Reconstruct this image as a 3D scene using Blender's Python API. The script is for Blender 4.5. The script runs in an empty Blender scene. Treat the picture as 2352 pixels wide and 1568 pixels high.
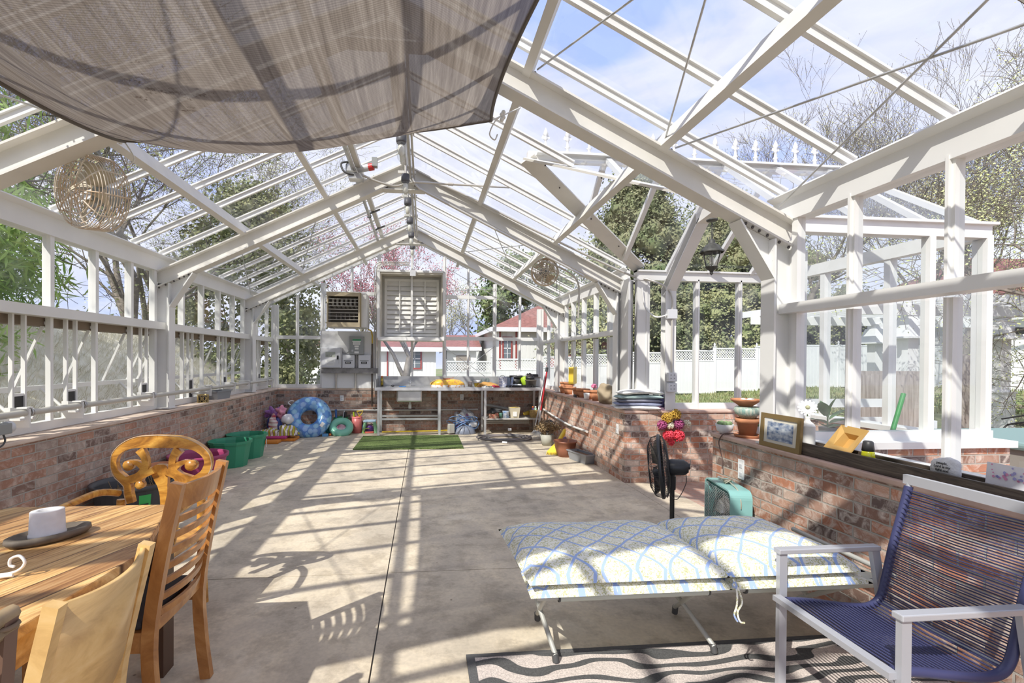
import bpy, math, random
from math import sin, cos, pi, radians, sqrt
from mathutils import Vector, Matrix, Euler, noise
S = bpy.context.scene
C = S.collection
# ---------------- camera, sky, sun, exposure ----------------
FPX, YAW, PITCH, ROLL = 1110.0, .1013, -.008, .0066
def _rows():
    cy, sy, cp, sp, cr, sr = cos(YAW), sin(YAW), cos(PITCH), sin(PITCH), cos(ROLL), sin(ROLL)
    A = Matrix(((cy, -sy, 0), (sy, cy, 0), (0, 0, 1)))
    B_ = Matrix(((1, 0, 0), (0, cp, sp), (0, -sp, cp)))
    C_ = Matrix(((cr, 0, sr), (0, 1, 0), (-sr, 0, cr)))
    return C_ @ B_ @ A
_R = _rows()
cam_d = bpy.data.cameras.new('camera'); cam = bpy.data.objects.new('camera', cam_d); C.objects.link(cam)
right, fwd, up = Vector(_R[0]), Vector(_R[1]), Vector(_R[2])
cam.matrix_world = Matrix(((right.x, up.x, -fwd.x, .2474), (right.y, up.y, -fwd.y, 0), (right.z, up.z, -fwd.z, 1.4551), (0, 0, 0, 1)))
cam_d.sensor_width = 36; cam_d.lens = 36 * FPX / 2352
cam_d.shift_x = 89.4 / 2352; cam_d.shift_y = 48.97 / 2352
cam_d.clip_start = .05; cam_d.clip_end = 600
S.camera = cam
S.view_settings.view_transform = 'Standard'; S.view_settings.look = 'None'
S.view_settings.gamma = 1; S.view_settings.exposure = 0.74
S.view_settings.use_curve_mapping = False
sd = bpy.data.lights.new('sun', 'SUN'); sun = bpy.data.objects.new('sun', sd); C.objects.link(sun)
sd.energy = 3.2; sd.angle = radians(.6); sd.color = (1, .95, .86)
sun.rotation_euler = Vector((.665, .735, -1)).to_track_quat('-Z', 'Y').to_euler()
sun.location = (-20, -22, 30)
W = bpy.data.worlds.new('sky'); S.world = W; W.use_nodes = True
nt = W.node_tree; nt.nodes.clear()
def wn(t, **k):
    n = nt.nodes.new(t)
    for a, b in k.items(): setattr(n, a, b)
    return n
tc = wn('ShaderNodeTexCoord'); mp = wn('ShaderNodeMapping'); nz = wn('ShaderNodeTexNoise'); rp = wn('ShaderNodeValToRGB')
mp.inputs['Scale'].default_value = (1.2, 1.2, 3.0); mp.inputs['Location'].default_value = (3.1, .4, 1.0)
nz.inputs['Scale'].default_value = 1.7; nz.inputs['Detail'].default_value = 7; nz.inputs['Roughness'].default_value = .56
nz.inputs['Distortion'].default_value = .5
rp.color_ramp.elements[0].position = .36; rp.color_ramp.elements[0].color = (.40, .52, .95, 1)
rp.color_ramp.elements[1].position = .50; rp.color_ramp.elements[1].color = (.67, .70, .88, 1)
e = rp.color_ramp.elements.new(.76); e.color = (.92, .92, .96, 1)
bg = wn('ShaderNodeBackground'); bg.inputs['Strength'].default_value = .78; wo = wn('ShaderNodeOutputWorld')
L = nt.links.new
L(tc.outputs['Generated'], mp.inputs[0]); L(mp.outputs[0], nz.inputs['Vector'])
vd_ = wn('ShaderNodeVectorMath', operation='DISTANCE'); vd_.inputs[1].default_value = (.265, .775, .565); L(tc.outputs['Generated'], vd_.inputs[0])
mr_ = wn('ShaderNodeMapRange'); mr_.inputs['From Min'].default_value = 0; mr_.inputs['From Max'].default_value = .20; mr_.inputs['To Min'].default_value = -.20; mr_.inputs['To Max'].default_value = 0; L(vd_.outputs['Value'], mr_.inputs[0])
sm_ = wn('ShaderNodeMath', operation='ADD'); L(nz.outputs['Fac'], sm_.inputs[0]); L(mr_.outputs[0], sm_.inputs[1]); L(sm_.outputs[0], rp.inputs[0])
L(rp.outputs[0], bg.inputs[0]); L(bg.outputs[0], wo.inputs[0])
S.cycles.max_bounces = 8; S.cycles.transparent_max_bounces = 40; S.cycles.diffuse_bounces = 4
S.cycles.caustics_reflective = False; S.cycles.caustics_refractive = False
# ---------------- helpers ----------------
class MB:
    def __init__(s): s.v = []; s.f = []; s.sm = []
    def add(s, vs, fs, smooth=False):
        n = len(s.v); s.v += [tuple(v) for v in vs]; s.f += [tuple(i + n for i in f) for f in fs]; s.sm += [smooth] * len(fs); return s
    def box(s, x0, y0, z0, x1, y1, z1, M=None):
        vs = [Vector(p) for p in ((x0,y0,z0),(x1,y0,z0),(x1,y1,z0),(x0,y1,z0),(x0,y0,z1),(x1,y0,z1),(x1,y1,z1),(x0,y1,z1))]
        if M: vs = [M @ v for v in vs]
        return s.add(vs, [(3,2,1,0),(4,5,6,7),(0,1,5,4),(1,2,6,5),(2,3,7,6),(3,0,4,7)])
    def cb(s, c, d, M=None):
        return s.box(c[0]-d[0]/2, c[1]-d[1]/2, c[2]-d[2]/2, c[0]+d[0]/2, c[1]+d[1]/2, c[2]+d[2]/2, M)
    def beam(s, p, q, w, h, up=(0,0,1)):
        # rectangular bar from p to q; w across, h along 'up'
        p, q = Vector(p), Vector(q); d = (q-p).normalized(); u = Vector(up); sd_ = d.cross(u)
        if sd_.length < 1e-4: sd_ = d.cross(Vector((0,1,0)))
        sd_.normalize(); u = sd_.cross(d).normalized(); a = sd_*w/2; b = u*h/2
        vs = [p-a-b, p+a-b, p+a+b, p-a+b, q-a-b, q+a-b, q+a+b, q-a+b]
        return s.add(vs, [(0,1,2,3),(7,6,5,4),(0,4,5,1),(1,5,6,2),(2,6,7,3),(3,7,4,0)])
    def sweep(s, pts, w, h, up=(0,0,1)):
        # one continuous rectangular bar along a path
        P = [Vector(p) for p in pts]; vs = []; n = len(P)
        for i, p in enumerate(P):
            d = (P[min(i+1, n-1)]-P[max(i-1, 0)]).normalized(); sd_ = d.cross(Vector(up)).normalized(); u = sd_.cross(d); a = sd_*w/2; b = u*h/2
            vs += [p-a-b, p+a-b, p+a+b, p-a+b]
        fs = [(i*4+k, i*4+(k+1) % 4, i*4+4+(k+1) % 4, i*4+4+k) for i in range(n-1) for k in range(4)]
        return s.add(vs, fs+[(3,2,1,0), (4*n-4, 4*n-3, 4*n-2, 4*n-1)])
    def ibeam(s, p, q, w, h, t=.012, up=(0,0,1)):
        p, q = Vector(p), Vector(q); d = (q-p).normalized(); sd_ = d.cross(Vector(up)).normalized(); u = sd_.cross(d)
        s.beam(p+u*(h/2-t/2), q+u*(h/2-t/2), w, t, u); s.beam(p-u*(h/2-t/2), q-u*(h/2-t/2), w, t, u); s.beam(p, q, t, h-2*t, u); return s
    def tube(s, pts, r, n=8, caps=True, smooth=True, closed=False):
        pts = [Vector(p) for p in pts]; N = len(pts); rs = r if isinstance(r, (list, tuple)) else [r]*N
        vs = []; prev = None
        for i, p in enumerate(pts):
            if closed: d = pts[(i+1) % N]-pts[i-1]
            else: d = pts[min(i+1, N-1)]-pts[max(i-1, 0)]
            if d.length < 1e-9: d = Vector((0,0,1))
            d.normalize()
            if prev is None: a = d.cross(Vector((0,0,1)) if abs(d.z) < .9 else Vector((1,0,0))).normalized()
            else:
                a = prev-d*prev.dot(d)
                a = a.normalized() if a.length > 1e-6 else d.orthogonal().normalized()
            prev = a; b = d.cross(a)
            for k in range(n):
                t = 2*pi*k/n; vs.append(p+(a*cos(t)+b*sin(t))*rs[i])
        fs = []
        for i in range(N if closed else N-1):
            j = (i+1) % N
            for k in range(n): fs.append((i*n+k, i*n+(k+1) % n, j*n+(k+1) % n, j*n+k))
        s.add(vs, fs, smooth)
        if caps and not closed:
            s.add(vs[:n], [tuple(range(n-1, -1, -1))]); s.add(vs[-n:], [tuple(range(n))])
        return s
    def lathe(s, prof, c=(0,0,0), n=24, axis=None, sx=1, sy=1, smooth=True):
        vs = []; M = Vector((0,0,1)).rotation_difference(Vector(axis)).to_matrix() if axis else None
        c = Vector(c)
        for r, z in prof:
            for k in range(n):
                t = 2*pi*k/n; v = Vector((r*cos(t)*sx, r*sin(t)*sy, z)); vs.append(c+(M@v if M else v))
        fs = [(i*n+k, i*n+(k+1) % n, (i+1)*n+(k+1) % n, (i+1)*n+k) for i in range(len(prof)-1) for k in range(n)]
        return s.add(vs, fs, smooth)
    def disc(s, c, r, n=20, axis=(0,0,1)):
        M = Vector((0,0,1)).rotation_difference(Vector(axis)).to_matrix(); c = Vector(c)
        return s.add([c+M@Vector((r*cos(2*pi*k/n), r*sin(2*pi*k/n), 0)) for k in range(n)], [tuple(range(n))])
    def ball(s, c, r, n=12, m=8, sc=(1,1,1), M=None, bump=0, sd=0):
        vs = []; c = Vector(c)
        for i in range(m+1):
            a = pi*i/m
            for k in range(n):
                t = 2*pi*k/n; v = Vector((sin(a)*cos(t)*sc[0], sin(a)*sin(t)*sc[1], cos(a)*sc[2]))*r
                if bump: v *= 1+bump*noise.noise(v/r*1.7+Vector((sd, sd*2.1, 0)))
                vs.append(c+(M@v if M else v))
        return s.add(vs, [(i*n+k, (i+1)*n+k, (i+1)*n+(k+1) % n, i*n+(k+1) % n) for i in range(m) for k in range(n)], True)
    def torus(s, c, R, r, axis=(0,0,1), n=40, m=12, squash=1):
        M = Vector((0,0,1)).rotation_difference(Vector(axis)).to_matrix(); c = Vector(c)
        vs = [c+M@Vector(((R+r*cos(2*pi*j/m))*cos(2*pi*i/n), (R+r*cos(2*pi*j/m))*sin(2*pi*i/n), r*squash*sin(2*pi*j/m))) for i in range(n) for j in range(m)]
        return s.add(vs, [(i*m+j, ((i+1) % n)*m+j, ((i+1) % n)*m+(j+1) % m, i*m+(j+1) % m) for i in range(n) for j in range(m)], True)
    def prism(s, poly, d0, d1, plane='XZ'):
        # polygon in a plane, extruded along the third axis from d0 to d1
        def P(a, b, d): return {'XZ': (a, d, b), 'YZ': (d, a, b), 'XY': (a, b, d)}[plane]
        n = len(poly); vs = [P(a, b, d0) for a, b in poly]+[P(a, b, d1) for a, b in poly]
        return s.add(vs, [tuple(range(n)), tuple(range(2*n-1, n-1, -1))]+[(i, i+n, (i+1) % n+n, (i+1) % n) for i in range(n)])
    def grid(s, fn, nu, nv, smooth=True):
        vs = [fn(i/nu, j/nv) for i in range(nu+1) for j in range(nv+1)]
        return s.add(vs, [(i*(nv+1)+j, (i+1)*(nv+1)+j, (i+1)*(nv+1)+j+1, i*(nv+1)+j+1) for i in range(nu) for j in range(nv)], smooth)
    def rot(s, M):
        s.v = [tuple(M @ Vector(v)) for v in s.v]; return s
    def build(s, name, mat, parent=None, world=True, thick=None, bevel=0, **tags):
        if parent is not None and world:
            o = Vector(parent.location); q = parent.parent
            while q: o += Vector(q.location); q = q.parent
        elif parent is None:
            xs = [v[0] for v in s.v]; ys = [v[1] for v in s.v]; zs = [v[2] for v in s.v]
            o = Vector(((min(xs)+max(xs))/2, (min(ys)+max(ys))/2, min(zs)))
        else: o = Vector((0,0,0))
        me = bpy.data.meshes.new(name); me.from_pydata([(v[0]-o.x, v[1]-o.y, v[2]-o.z) for v in s.v], [], s.f)
        me.polygons.foreach_set('use_smooth', s.sm); me.materials.append(mat); me.update()
        ob = bpy.data.objects.new(name, me); C.objects.link(ob)
        if parent is not None: ob.parent = parent
        else: ob.location = o
        if thick: m = ob.modifiers.new('s', 'SOLIDIFY'); m.thickness = thick; m.offset = 0
        if bevel: m = ob.modifiers.new('b', 'BEVEL'); m.width = bevel; m.segments = 2; m.limit_method = 'ANGLE'
        for k, v_ in tags.items(): ob[k] = v_
        return ob
def tag(o, label=None, cat=None, group=None, kind=None):
    if label: o['label'] = label
    if cat: o['category'] = cat
    if group: o['group'] = group
    if kind: o['kind'] = kind
    return o
def thing(name, label, cat, loc=(0,0,0), rz=0, group=None, kind=None):
    o = bpy.data.objects.new(name, None); C.objects.link(o); o.location = loc; o.rotation_euler = (0,0,rz); o.empty_display_size = .1
    return tag(o, label, cat, group, kind)
def copy_tree(o, parent=None):
    c = o.copy(); C.objects.link(c); c.parent = parent
    for ch in list(o.children): copy_tree(ch, c)
    return c
def struct(mb, name, mat, parent=None, **k):
    o = mb.build(name, mat, parent, **k)
    if parent is None: o['kind'] = 'structure'
    return o
def sthing(name, loc=(0,0,0)):
    o = bpy.data.objects.new(name, None); C.objects.link(o); o.location = loc; o['kind'] = 'structure'; o.empty_display_size = .1; return o
def smooth_path(P, k=6, closed=False):
    P = [Vector(p) for p in P]; n = len(P); out = []
    for i in range(n if closed else n-1):
        a = P[(i-1) % n] if closed or i > 0 else P[0]; b = P[i]; c = P[(i+1) % n]; d = P[(i+2) % n] if closed or i < n-2 else P[-1]
        for j in range(k):
            t = j/k; out.append(.5*((2*b)+(c-a)*t+(2*a-5*b+4*c-d)*t*t+(3*b-a-3*c+d)*t**3))
    if not closed: out.append(P[-1])
    return out
def RZ(a, c=(0,0,0)): return Matrix.Translation(c) @ Matrix.Rotation(a, 4, 'Z') @ Matrix.Translation(-Vector(c))
# ---------------- materials ----------------
MATS = {}
def mat(name, col, rough=.5, metal=0, bump=0, bscale=30, var=0, vscale=6, spec=.5, coat=0, col2=None, trans=0, alpha=1, stretch=(1,1,1), vdetail=4, emit=0):
    if name in MATS: return MATS[name]
    m = bpy.data.materials.new(name); m.use_nodes = True; N = m.node_tree; b = N.nodes['Principled BSDF']
    b.inputs['Base Color'].default_value = (*col, 1); b.inputs['Roughness'].default_value = rough; b.inputs['Metallic'].default_value = metal
    b.inputs['Specular IOR Level'].default_value = spec
    if coat: b.inputs['Coat Weight'].default_value = coat
    if trans: b.inputs['Transmission Weight'].default_value = trans
    if alpha < 1: b.inputs['Alpha'].default_value = alpha
    if var or col2 or bump:
        t = N.nodes.new('ShaderNodeTexCoord'); mp_ = N.nodes.new('ShaderNodeMapping'); mp_.inputs['Scale'].default_value = stretch
        N.links.new(t.outputs['Object'], mp_.inputs[0])
        if var or col2:
            n = N.nodes.new('ShaderNodeTexNoise'); n.inputs['Scale'].default_value = vscale; n.inputs['Detail'].default_value = vdetail; N.links.new(mp_.outputs[0], n.inputs['Vector'])
            r = N.nodes.new('ShaderNodeValToRGB'); c2 = col2 or tuple(min(1, x*(1+var)) for x in col); c1 = col if col2 else tuple(x*(1-var) for x in col)
            r.color_ramp.elements[0].position = .35; r.color_ramp.elements[1].position = .65
            r.color_ramp.elements[0].color = (*c1, 1); r.color_ramp.elements[1].color = (*c2, 1)
            N.links.new(n.outputs['Fac'], r.inputs[0]); N.links.new(r.outputs[0], b.inputs['Base Color'])
        if bump:
            n = N.nodes.new('ShaderNodeTexNoise'); n.inputs['Scale'].default_value = bscale; N.links.new(mp_.outputs[0], n.inputs['Vector'])
            u = N.nodes.new('ShaderNodeBump'); u.inputs['Strength'].default_value = bump; u.inputs['Distance'].default_value = .01
            N.links.new(n.outputs['Fac'], u.inputs['Height']); N.links.new(u.outputs[0], b.inputs['Normal'])
    MATS[name] = m; return m
def custom(name):
    m = bpy.data.materials.new(name); m.use_nodes = True; N = m.node_tree; MATS[name] = m
    def nd(t, **k):
        n = N.nodes.new(t)
        for a, v in k.items():
            if a[0] == '_': n.inputs[a[1:].replace('_', ' ')].default_value = v
            else: setattr(n, a, v)
        return n
    return m, N, N.nodes['Principled BSDF'], nd, N.links.new
def ramp(n, stops):
    e = n.color_ramp.elements
    while len(e) < len(stops): e.new(.5)
    for i, (p, c) in enumerate(stops): e[i].position = p; e[i].color = (*c, 1)
# brick
def brick_mat(name, pal, axis=0, mort=(.46,.42,.37), white=.3):
    m, N, b, nd, lk = custom(name)
    t = nd('ShaderNodeNewGeometry'); sx = nd('ShaderNodeSeparateXYZ'); lk(t.outputs['Position'], sx.inputs[0])
    cx = nd('ShaderNodeCombineXYZ')
    if axis == 2: lk(sx.outputs[0], cx.inputs[0]); lk(sx.outputs[1], cx.inputs[1])
    else:
        ad = nd('ShaderNodeMath', operation='ADD'); lk(sx.outputs[0], ad.inputs[0]); lk(sx.outputs[1], ad.inputs[1]); lk(ad.outputs[0], cx.inputs[0]); lk(sx.outputs[2], cx.inputs[1])
    wv = nd('ShaderNodeTexNoise', _Scale=9.0); lk(cx.outputs[0], wv.inputs['Vector'])
    wm = nd('ShaderNodeMixRGB', blend_type='ADD', _Fac=.012); lk(cx.outputs[0], wm.inputs[1]); lk(wv.outputs['Color'], wm.inputs[2])
    br = nd('ShaderNodeTexBrick', _Scale=1.0); br.offset = .5
    br.inputs['Color1'].default_value = (0,0,0,1); br.inputs['Color2'].default_value = (1,1,1,1); br.inputs['Mortar'].default_value = (.5,.5,.5,1)
    br.inputs['Mortar Size'].default_value = .006; br.inputs['Mortar Smooth'].default_value = .35
    br.inputs['Brick Width'].default_value = .213; br.inputs['Row Height'].default_value = .068
    lk(wm.outputs[0], br.inputs['Vector'])
    r = nd('ShaderNodeValToRGB'); ramp(r, pal); r.color_ramp.interpolation = 'LINEAR'; lk(br.outputs['Color'], r.inputs[0])
    n1 = nd('ShaderNodeTexNoise', _Scale=11.0, _Detail=8.0, _Roughness=.68, _Distortion=1.2); lk(cx.outputs[0], n1.inputs['Vector'])
    r1 = nd('ShaderNodeValToRGB'); ramp(r1, [(.46, (0,0,0)), (.70, (1,1,1))]); lk(n1.outputs['Fac'], r1.inputs[0])
    mw = nd('ShaderNodeMath', operation='MULTIPLY'); lk(r1.outputs[0], mw.inputs[0]); mw.inputs[1].default_value = white*2.2
    mx = nd('ShaderNodeMixRGB'); lk(mw.outputs[0], mx.inputs[0]); lk(r.outputs[0], mx.inputs[1]); mx.inputs[2].default_value = (.78,.68,.60,1)
    n2 = nd('ShaderNodeTexNoise', _Scale=3.0, _Detail=5.0); lk(cx.outputs[0], n2.inputs['Vector'])
    r2 = nd('ShaderNodeValToRGB'); ramp(r2, [(.38, (.84,.84,.84)), (.62, (1.16,1.15,1.14))]); lk(n2.outputs['Fac'], r2.inputs[0])
    ml = nd('ShaderNodeMixRGB', blend_type='MULTIPLY', _Fac=1.0); lk(mx.outputs[0], ml.inputs[1]); lk(r2.outputs[0], ml.inputs[2])
    mm = nd('ShaderNodeMixRGB'); lk(br.outputs['Fac'], mm.inputs[0]); lk(ml.outputs[0], mm.inputs[1]); mm.inputs[2].default_value = (*mort, 1)
    lk(mm.outputs[0], b.inputs['Base Color']); b.inputs['Roughness'].default_value = .9; b.inputs['Specular IOR Level'].default_value = .2
    su = nd('ShaderNodeMath', operation='SUBTRACT'); lk(n1.outputs['Fac'], su.inputs[0]); lk(br.outputs['Fac'], su.inputs[1])
    bu = nd('ShaderNodeBump', _Strength=.7, _Distance=.008); lk(su.outputs[0], bu.inputs['Height']); lk(bu.outputs[0], b.inputs['Normal'])
    return m
BR = [(0, (.16,.12,.11)), (.08, (.24,.16,.13)), (.16, (.46,.21,.13)), (.4, (.54,.25,.155)), (.6, (.46,.29,.22)), (.8, (.58,.33,.23)), (1, (.54,.44,.37))]
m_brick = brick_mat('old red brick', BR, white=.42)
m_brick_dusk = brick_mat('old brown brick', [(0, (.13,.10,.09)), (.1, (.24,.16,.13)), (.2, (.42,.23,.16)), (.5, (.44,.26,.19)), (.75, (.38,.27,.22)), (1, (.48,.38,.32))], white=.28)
m_patio = brick_mat('patio brick', [(0, (.42,.25,.19)), (1, (.52,.35,.28))], axis=2, mort=(.45,.38,.33), white=.1)
# concrete
m_conc, N, b, nd, lk = custom('worn concrete')
g = nd('ShaderNodeNewGeometry')
n1 = nd('ShaderNodeTexNoise', _Scale=1.3, _Detail=9.0, _Roughness=.62, _Distortion=.6); n2 = nd('ShaderNodeTexNoise', _Scale=42.0, _Detail=4.0); n3 = nd('ShaderNodeTexNoise', _Scale=5.0, _Detail=8.0, _Roughness=.7)
for n_ in (n1, n2, n3): lk(g.outputs['Position'], n_.inputs['Vector'])
r = nd('ShaderNodeValToRGB'); ramp(r, [(.3, (.46,.405,.325)), (.48, (.61,.53,.415)), (.56, (.70,.605,.46)), (.72, (.76,.685,.56))]); lk(n1.outputs['Fac'], r.inputs[0])
r2 = nd('ShaderNodeValToRGB'); ramp(r2, [(.40, (.78,.77,.76)), (.52, (1.0,1.0,1.0))]); lk(n3.outputs['Fac'], r2.inputs[0])
r3 = nd('ShaderNodeValToRGB'); ramp(r3, [(.3, (.9,.9,.9)), (.7, (1.05,1.05,1.05))]); lk(n2.outputs['Fac'], r3.inputs[0])
a = nd('ShaderNodeMixRGB', blend_type='MULTIPLY', _Fac=1.0); lk(r.outputs[0], a.inputs[1]); lk(r2.outputs[0], a.inputs[2])
a2 = nd('ShaderNodeMixRGB', blend_type='MULTIPLY', _Fac=1.0); lk(a.outputs[0], a2.inputs[1]); lk(r3.outputs[0], a2.inputs[2])
vo = nd('ShaderNodeTexVoronoi', _Scale=3.2); lk(g.outputs['Position'], vo.inputs['Vector']); rv = nd('ShaderNodeValToRGB'); ramp(rv, [(.012, (.25,.22,.2)), (.03, (1,1,1))]); lk(vo.outputs['Distance'], rv.inputs[0])
a3 = nd('ShaderNodeMixRGB', blend_type='MULTIPLY', _Fac=.8); lk(a2.outputs[0], a3.inputs[1]); lk(rv.outputs[0], a3.inputs[2])
lk(a3.outputs[0], b.inputs['Base Color']); b.inputs['Roughness'].default_value = .75; b.inputs['Specular IOR Level'].default_value = .25
bu = nd('ShaderNodeBump', _Strength=.12, _Distance=.003); lk(n2.outputs['Fac'], bu.inputs['Height']); lk(bu.outputs[0], b.inputs['Normal'])
# glass: a thin clear pane that lets daylight through and mirrors a little
def pane_mat(name, tint, dirt):
    m, N, b, nd, lk = custom(name); out = [x for x in N.nodes if x.type == 'OUTPUT_MATERIAL'][0]; N.nodes.remove(b)
    tr = nd('ShaderNodeBsdfTransparent', _Color=(*tint, 1)); gl = nd('ShaderNodeBsdfGlossy', _Roughness=.02); lw = nd('ShaderNodeLayerWeight', _Blend=.5); pw = nd('ShaderNodeMath', operation='POWER'); lk(lw.outputs['Facing'], pw.inputs[0]); pw.inputs[1].default_value = 5.0; fr = nd('ShaderNodeMath', operation='MULTIPLY_ADD'); lk(pw.outputs[0], fr.inputs[0]); fr.inputs[1].default_value = .9; fr.inputs[2].default_value = .045
    mx = nd('ShaderNodeMixShader'); lk(fr.outputs[0], mx.inputs[0]); lk(tr.outputs[0], mx.inputs[1]); lk(gl.outputs[0], mx.inputs[2])
    df = nd('ShaderNodeBsdfDiffuse', _Color=(.8,.82,.84,1)); n = nd('ShaderNodeTexNoise', _Scale=1.1, _Detail=6.0, _Distortion=1.5); g = nd('ShaderNodeNewGeometry'); lk(g.outputs['Position'], n.inputs['Vector'])
    r = nd('ShaderNodeMapRange'); r.inputs['From Min'].default_value = .45; r.inputs['From Max'].default_value = .75; r.inputs['To Max'].default_value = dirt; lk(n.outputs['Fac'], r.inputs[0])
    m2 = nd('ShaderNodeMixShader'); lk(r.outputs[0], m2.inputs[0]); lk(mx.outputs[0], m2.inputs[1]); lk(df.outputs[0], m2.inputs[2]); lk(m2.outputs[0], out.inputs[0]); return m
m_glass = pane_mat('window glass', (.95,.97,.97), .14)
m_glass_roof = pane_mat('roof glass', (.95,.965,.98), .10)
m_white = mat('white painted aluminium', (.80,.795,.775), .42, var=.03, vscale=3)
m_ivory = mat('off white painted steel', (.73,.71,.665), .5, var=.05, vscale=4)
m_bolt = mat('dark bolt steel', (.12,.11,.11), .4, .6)
m_galv = mat('galvanised steel', (.56,.56,.55), .38, .7, var=.15, vscale=12)
m_conduit = mat('conduit steel', (.60,.57,.52), .4, .45)
m_cope = mat('pink clay coping', (.62,.44,.36), .8, var=.15, vscale=5, bump=.3, bscale=25)
m_copel = mat('dusty clay coping', (.68,.55,.45), .85, var=.14, vscale=5, bump=.3, bscale=25)
m_black = mat('black plastic', (.035,.035,.037), .45)
m_dark = mat('dark rubber', (.08,.08,.08), .6)
m_terra = mat('terracotta', (.55,.24,.12), .85, var=.14, vscale=9)
m_whitep = mat('white plastic', (.85,.85,.84), .4)
m_steel = mat('stainless steel', (.60,.60,.58), .3, .75, var=.08, vscale=6)
# ---------------- setting: floor, brick walls, coping ----------------
m_gask = mat('grey brown gasket', (.20,.17,.15), .7)
T = [-2.287, .446, 3.179, 5.912, 8.645]; TB = 9.9
SL = .485
def zr(x, z0=2.23): return z0+(2.82-abs(x))*SL
fl = MB(); xs = [-2.62, .009, 2.66]; ys = [-2.3, .66, 3.31, 5.94, 8.56, 9.84]
for i in range(2):
    for j in range(5):
        if i == 1 and j == 2: fl.box(xs[i]+.004, ys[j]+.003, -.1, 2.62, ys[j+1]-.003, 0)
        else: fl.box(xs[i]+.004, ys[j]+.003, -.1, xs[i+1]-.004, ys[j+1]-.003, 0)
fl.box(2.625, 3.795, -.1, 3.02, 5.495, 0)
struct(fl, 'floor', m_conc)
struct(MB().box(-2.7, -2.3, -.3, 2.7, 9.85, -.012), 'floor_bed', m_dark)
struct(MB().box(3.02, 3.55, -.2, 4.7, 5.6, -.002), 'floor', m_patio)
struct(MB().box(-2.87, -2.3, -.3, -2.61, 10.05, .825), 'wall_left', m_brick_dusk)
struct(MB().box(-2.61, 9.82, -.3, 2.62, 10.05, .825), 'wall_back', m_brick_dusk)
struct(MB().box(2.62, 5.5, -.3, 2.9, 10.05, .825), 'wall_right', m_brick)
struct(MB().box(2.9, 5.5, -.3, 4.9, 5.76, .825), 'wall_right', m_brick)
struct(MB().box(2.64, -2.3, -.3, 2.9, 3.79, .825), 'wall_right', m_brick)
struct(MB().box(2.9, 3.3, -.3, 4.77, 3.54, .80), 'wall_right', m_brick)
struct(MB().box(4.62, 3.54, -.3, 4.77, 5.5, .80), 'wall_right', m_brick)
n_tr = [0]
def trim(mb, m=m_white, **k):
    n_tr[0] += 1; return struct(mb, 'trim_%d' % n_tr[0], m, **k)
trim(MB().box(-2.89, -2.3, .825, -2.595, 10.05, .857), m_copel, bevel=.008)
trim(MB().box(-2.595, 9.805, .825, 2.6, 10.05, .857), m_copel, bevel=.008)
trim(MB().box(2.605, 5.485, .825, 2.9, 10.05, .857), m_cope, bevel=.008)
trim(MB().box(2.9, 5.485, .825, 4.9, 5.78, .857), m_cope, bevel=.008)
trim(MB().box(2.625, -2.3, .825, 2.92, 3.805, .857), m_cope, bevel=.008)
trim(MB().box(2.92, 3.27, .80, 4.80, 3.56, .85), m_white)
trim(MB().box(4.60, 3.56, .80, 4.80, 5.48, .85), m_white)
# ---------------- portal frames ----------------
def bolts(mb, pts, r=.011):
    for p in pts: mb.ball(p, r, 6, 4)
def portal(y, idx):
    f = sthing('portal_frame', (0, y, 0))
    for s in (-1, 1):
        zc = .86
        MB().ibeam((s*2.735, y, zc), (s*2.735, y, 2.30), .135, .17, .014, up=(s, 0, 0)).build('column', m_white, f)
        MB().beam((s*2.735, y, zc+.004), (s*2.735, y, zc+.016), .17, .2, up=(s,0,0)).build('base_plate', m_white, f)
        MB().ibeam((s*2.82, y, 2.33), (0, y, zr(0, 2.33)), .13, .175, .014).build('rafter', m_ivory, f)
        b = MB(); b.beam((s*2.655, y, 2.03), (s*2.40, y, 2.425), .13, .012); b.prism([(s*2.655, 2.04), (s*2.41, 2.42), (s*2.655, 2.31)], y-.006, y+.006); b.build('haunch', m_white, f)
        b = MB(); bolts(b, [(s*2.66, y+dy, z) for z in (2.08, 2.15, 2.22) for dy in (-.045, .045)]+[(s*x, y-.045, zr(x, 2.222)) for x in (2.45, 2.5, 2.55, 2.61, 2.7, 2.77)]+[(s*x, y-.055, zr(x, 2.428)) for x in (1.84, 1.9, .9, .96)]); b.build('bolt_row', m_bolt, f)
    MB().beam((-.25, y, 3.476), (.25, y, 3.476), .13, .012).prism([(-.25, 3.48), (.25, 3.48), (0, 3.6)], y-.006, y+.006).build('apex_plate', m_ivory, f)
    b = MB(); bolts(b, [(x, y-.05, zr(x, 2.222)) for x in (-.2, -.13, .13, .2)]); b.build('bolt_row', m_bolt, f)
for i, y in enumerate(T): portal(y, i)
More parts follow.
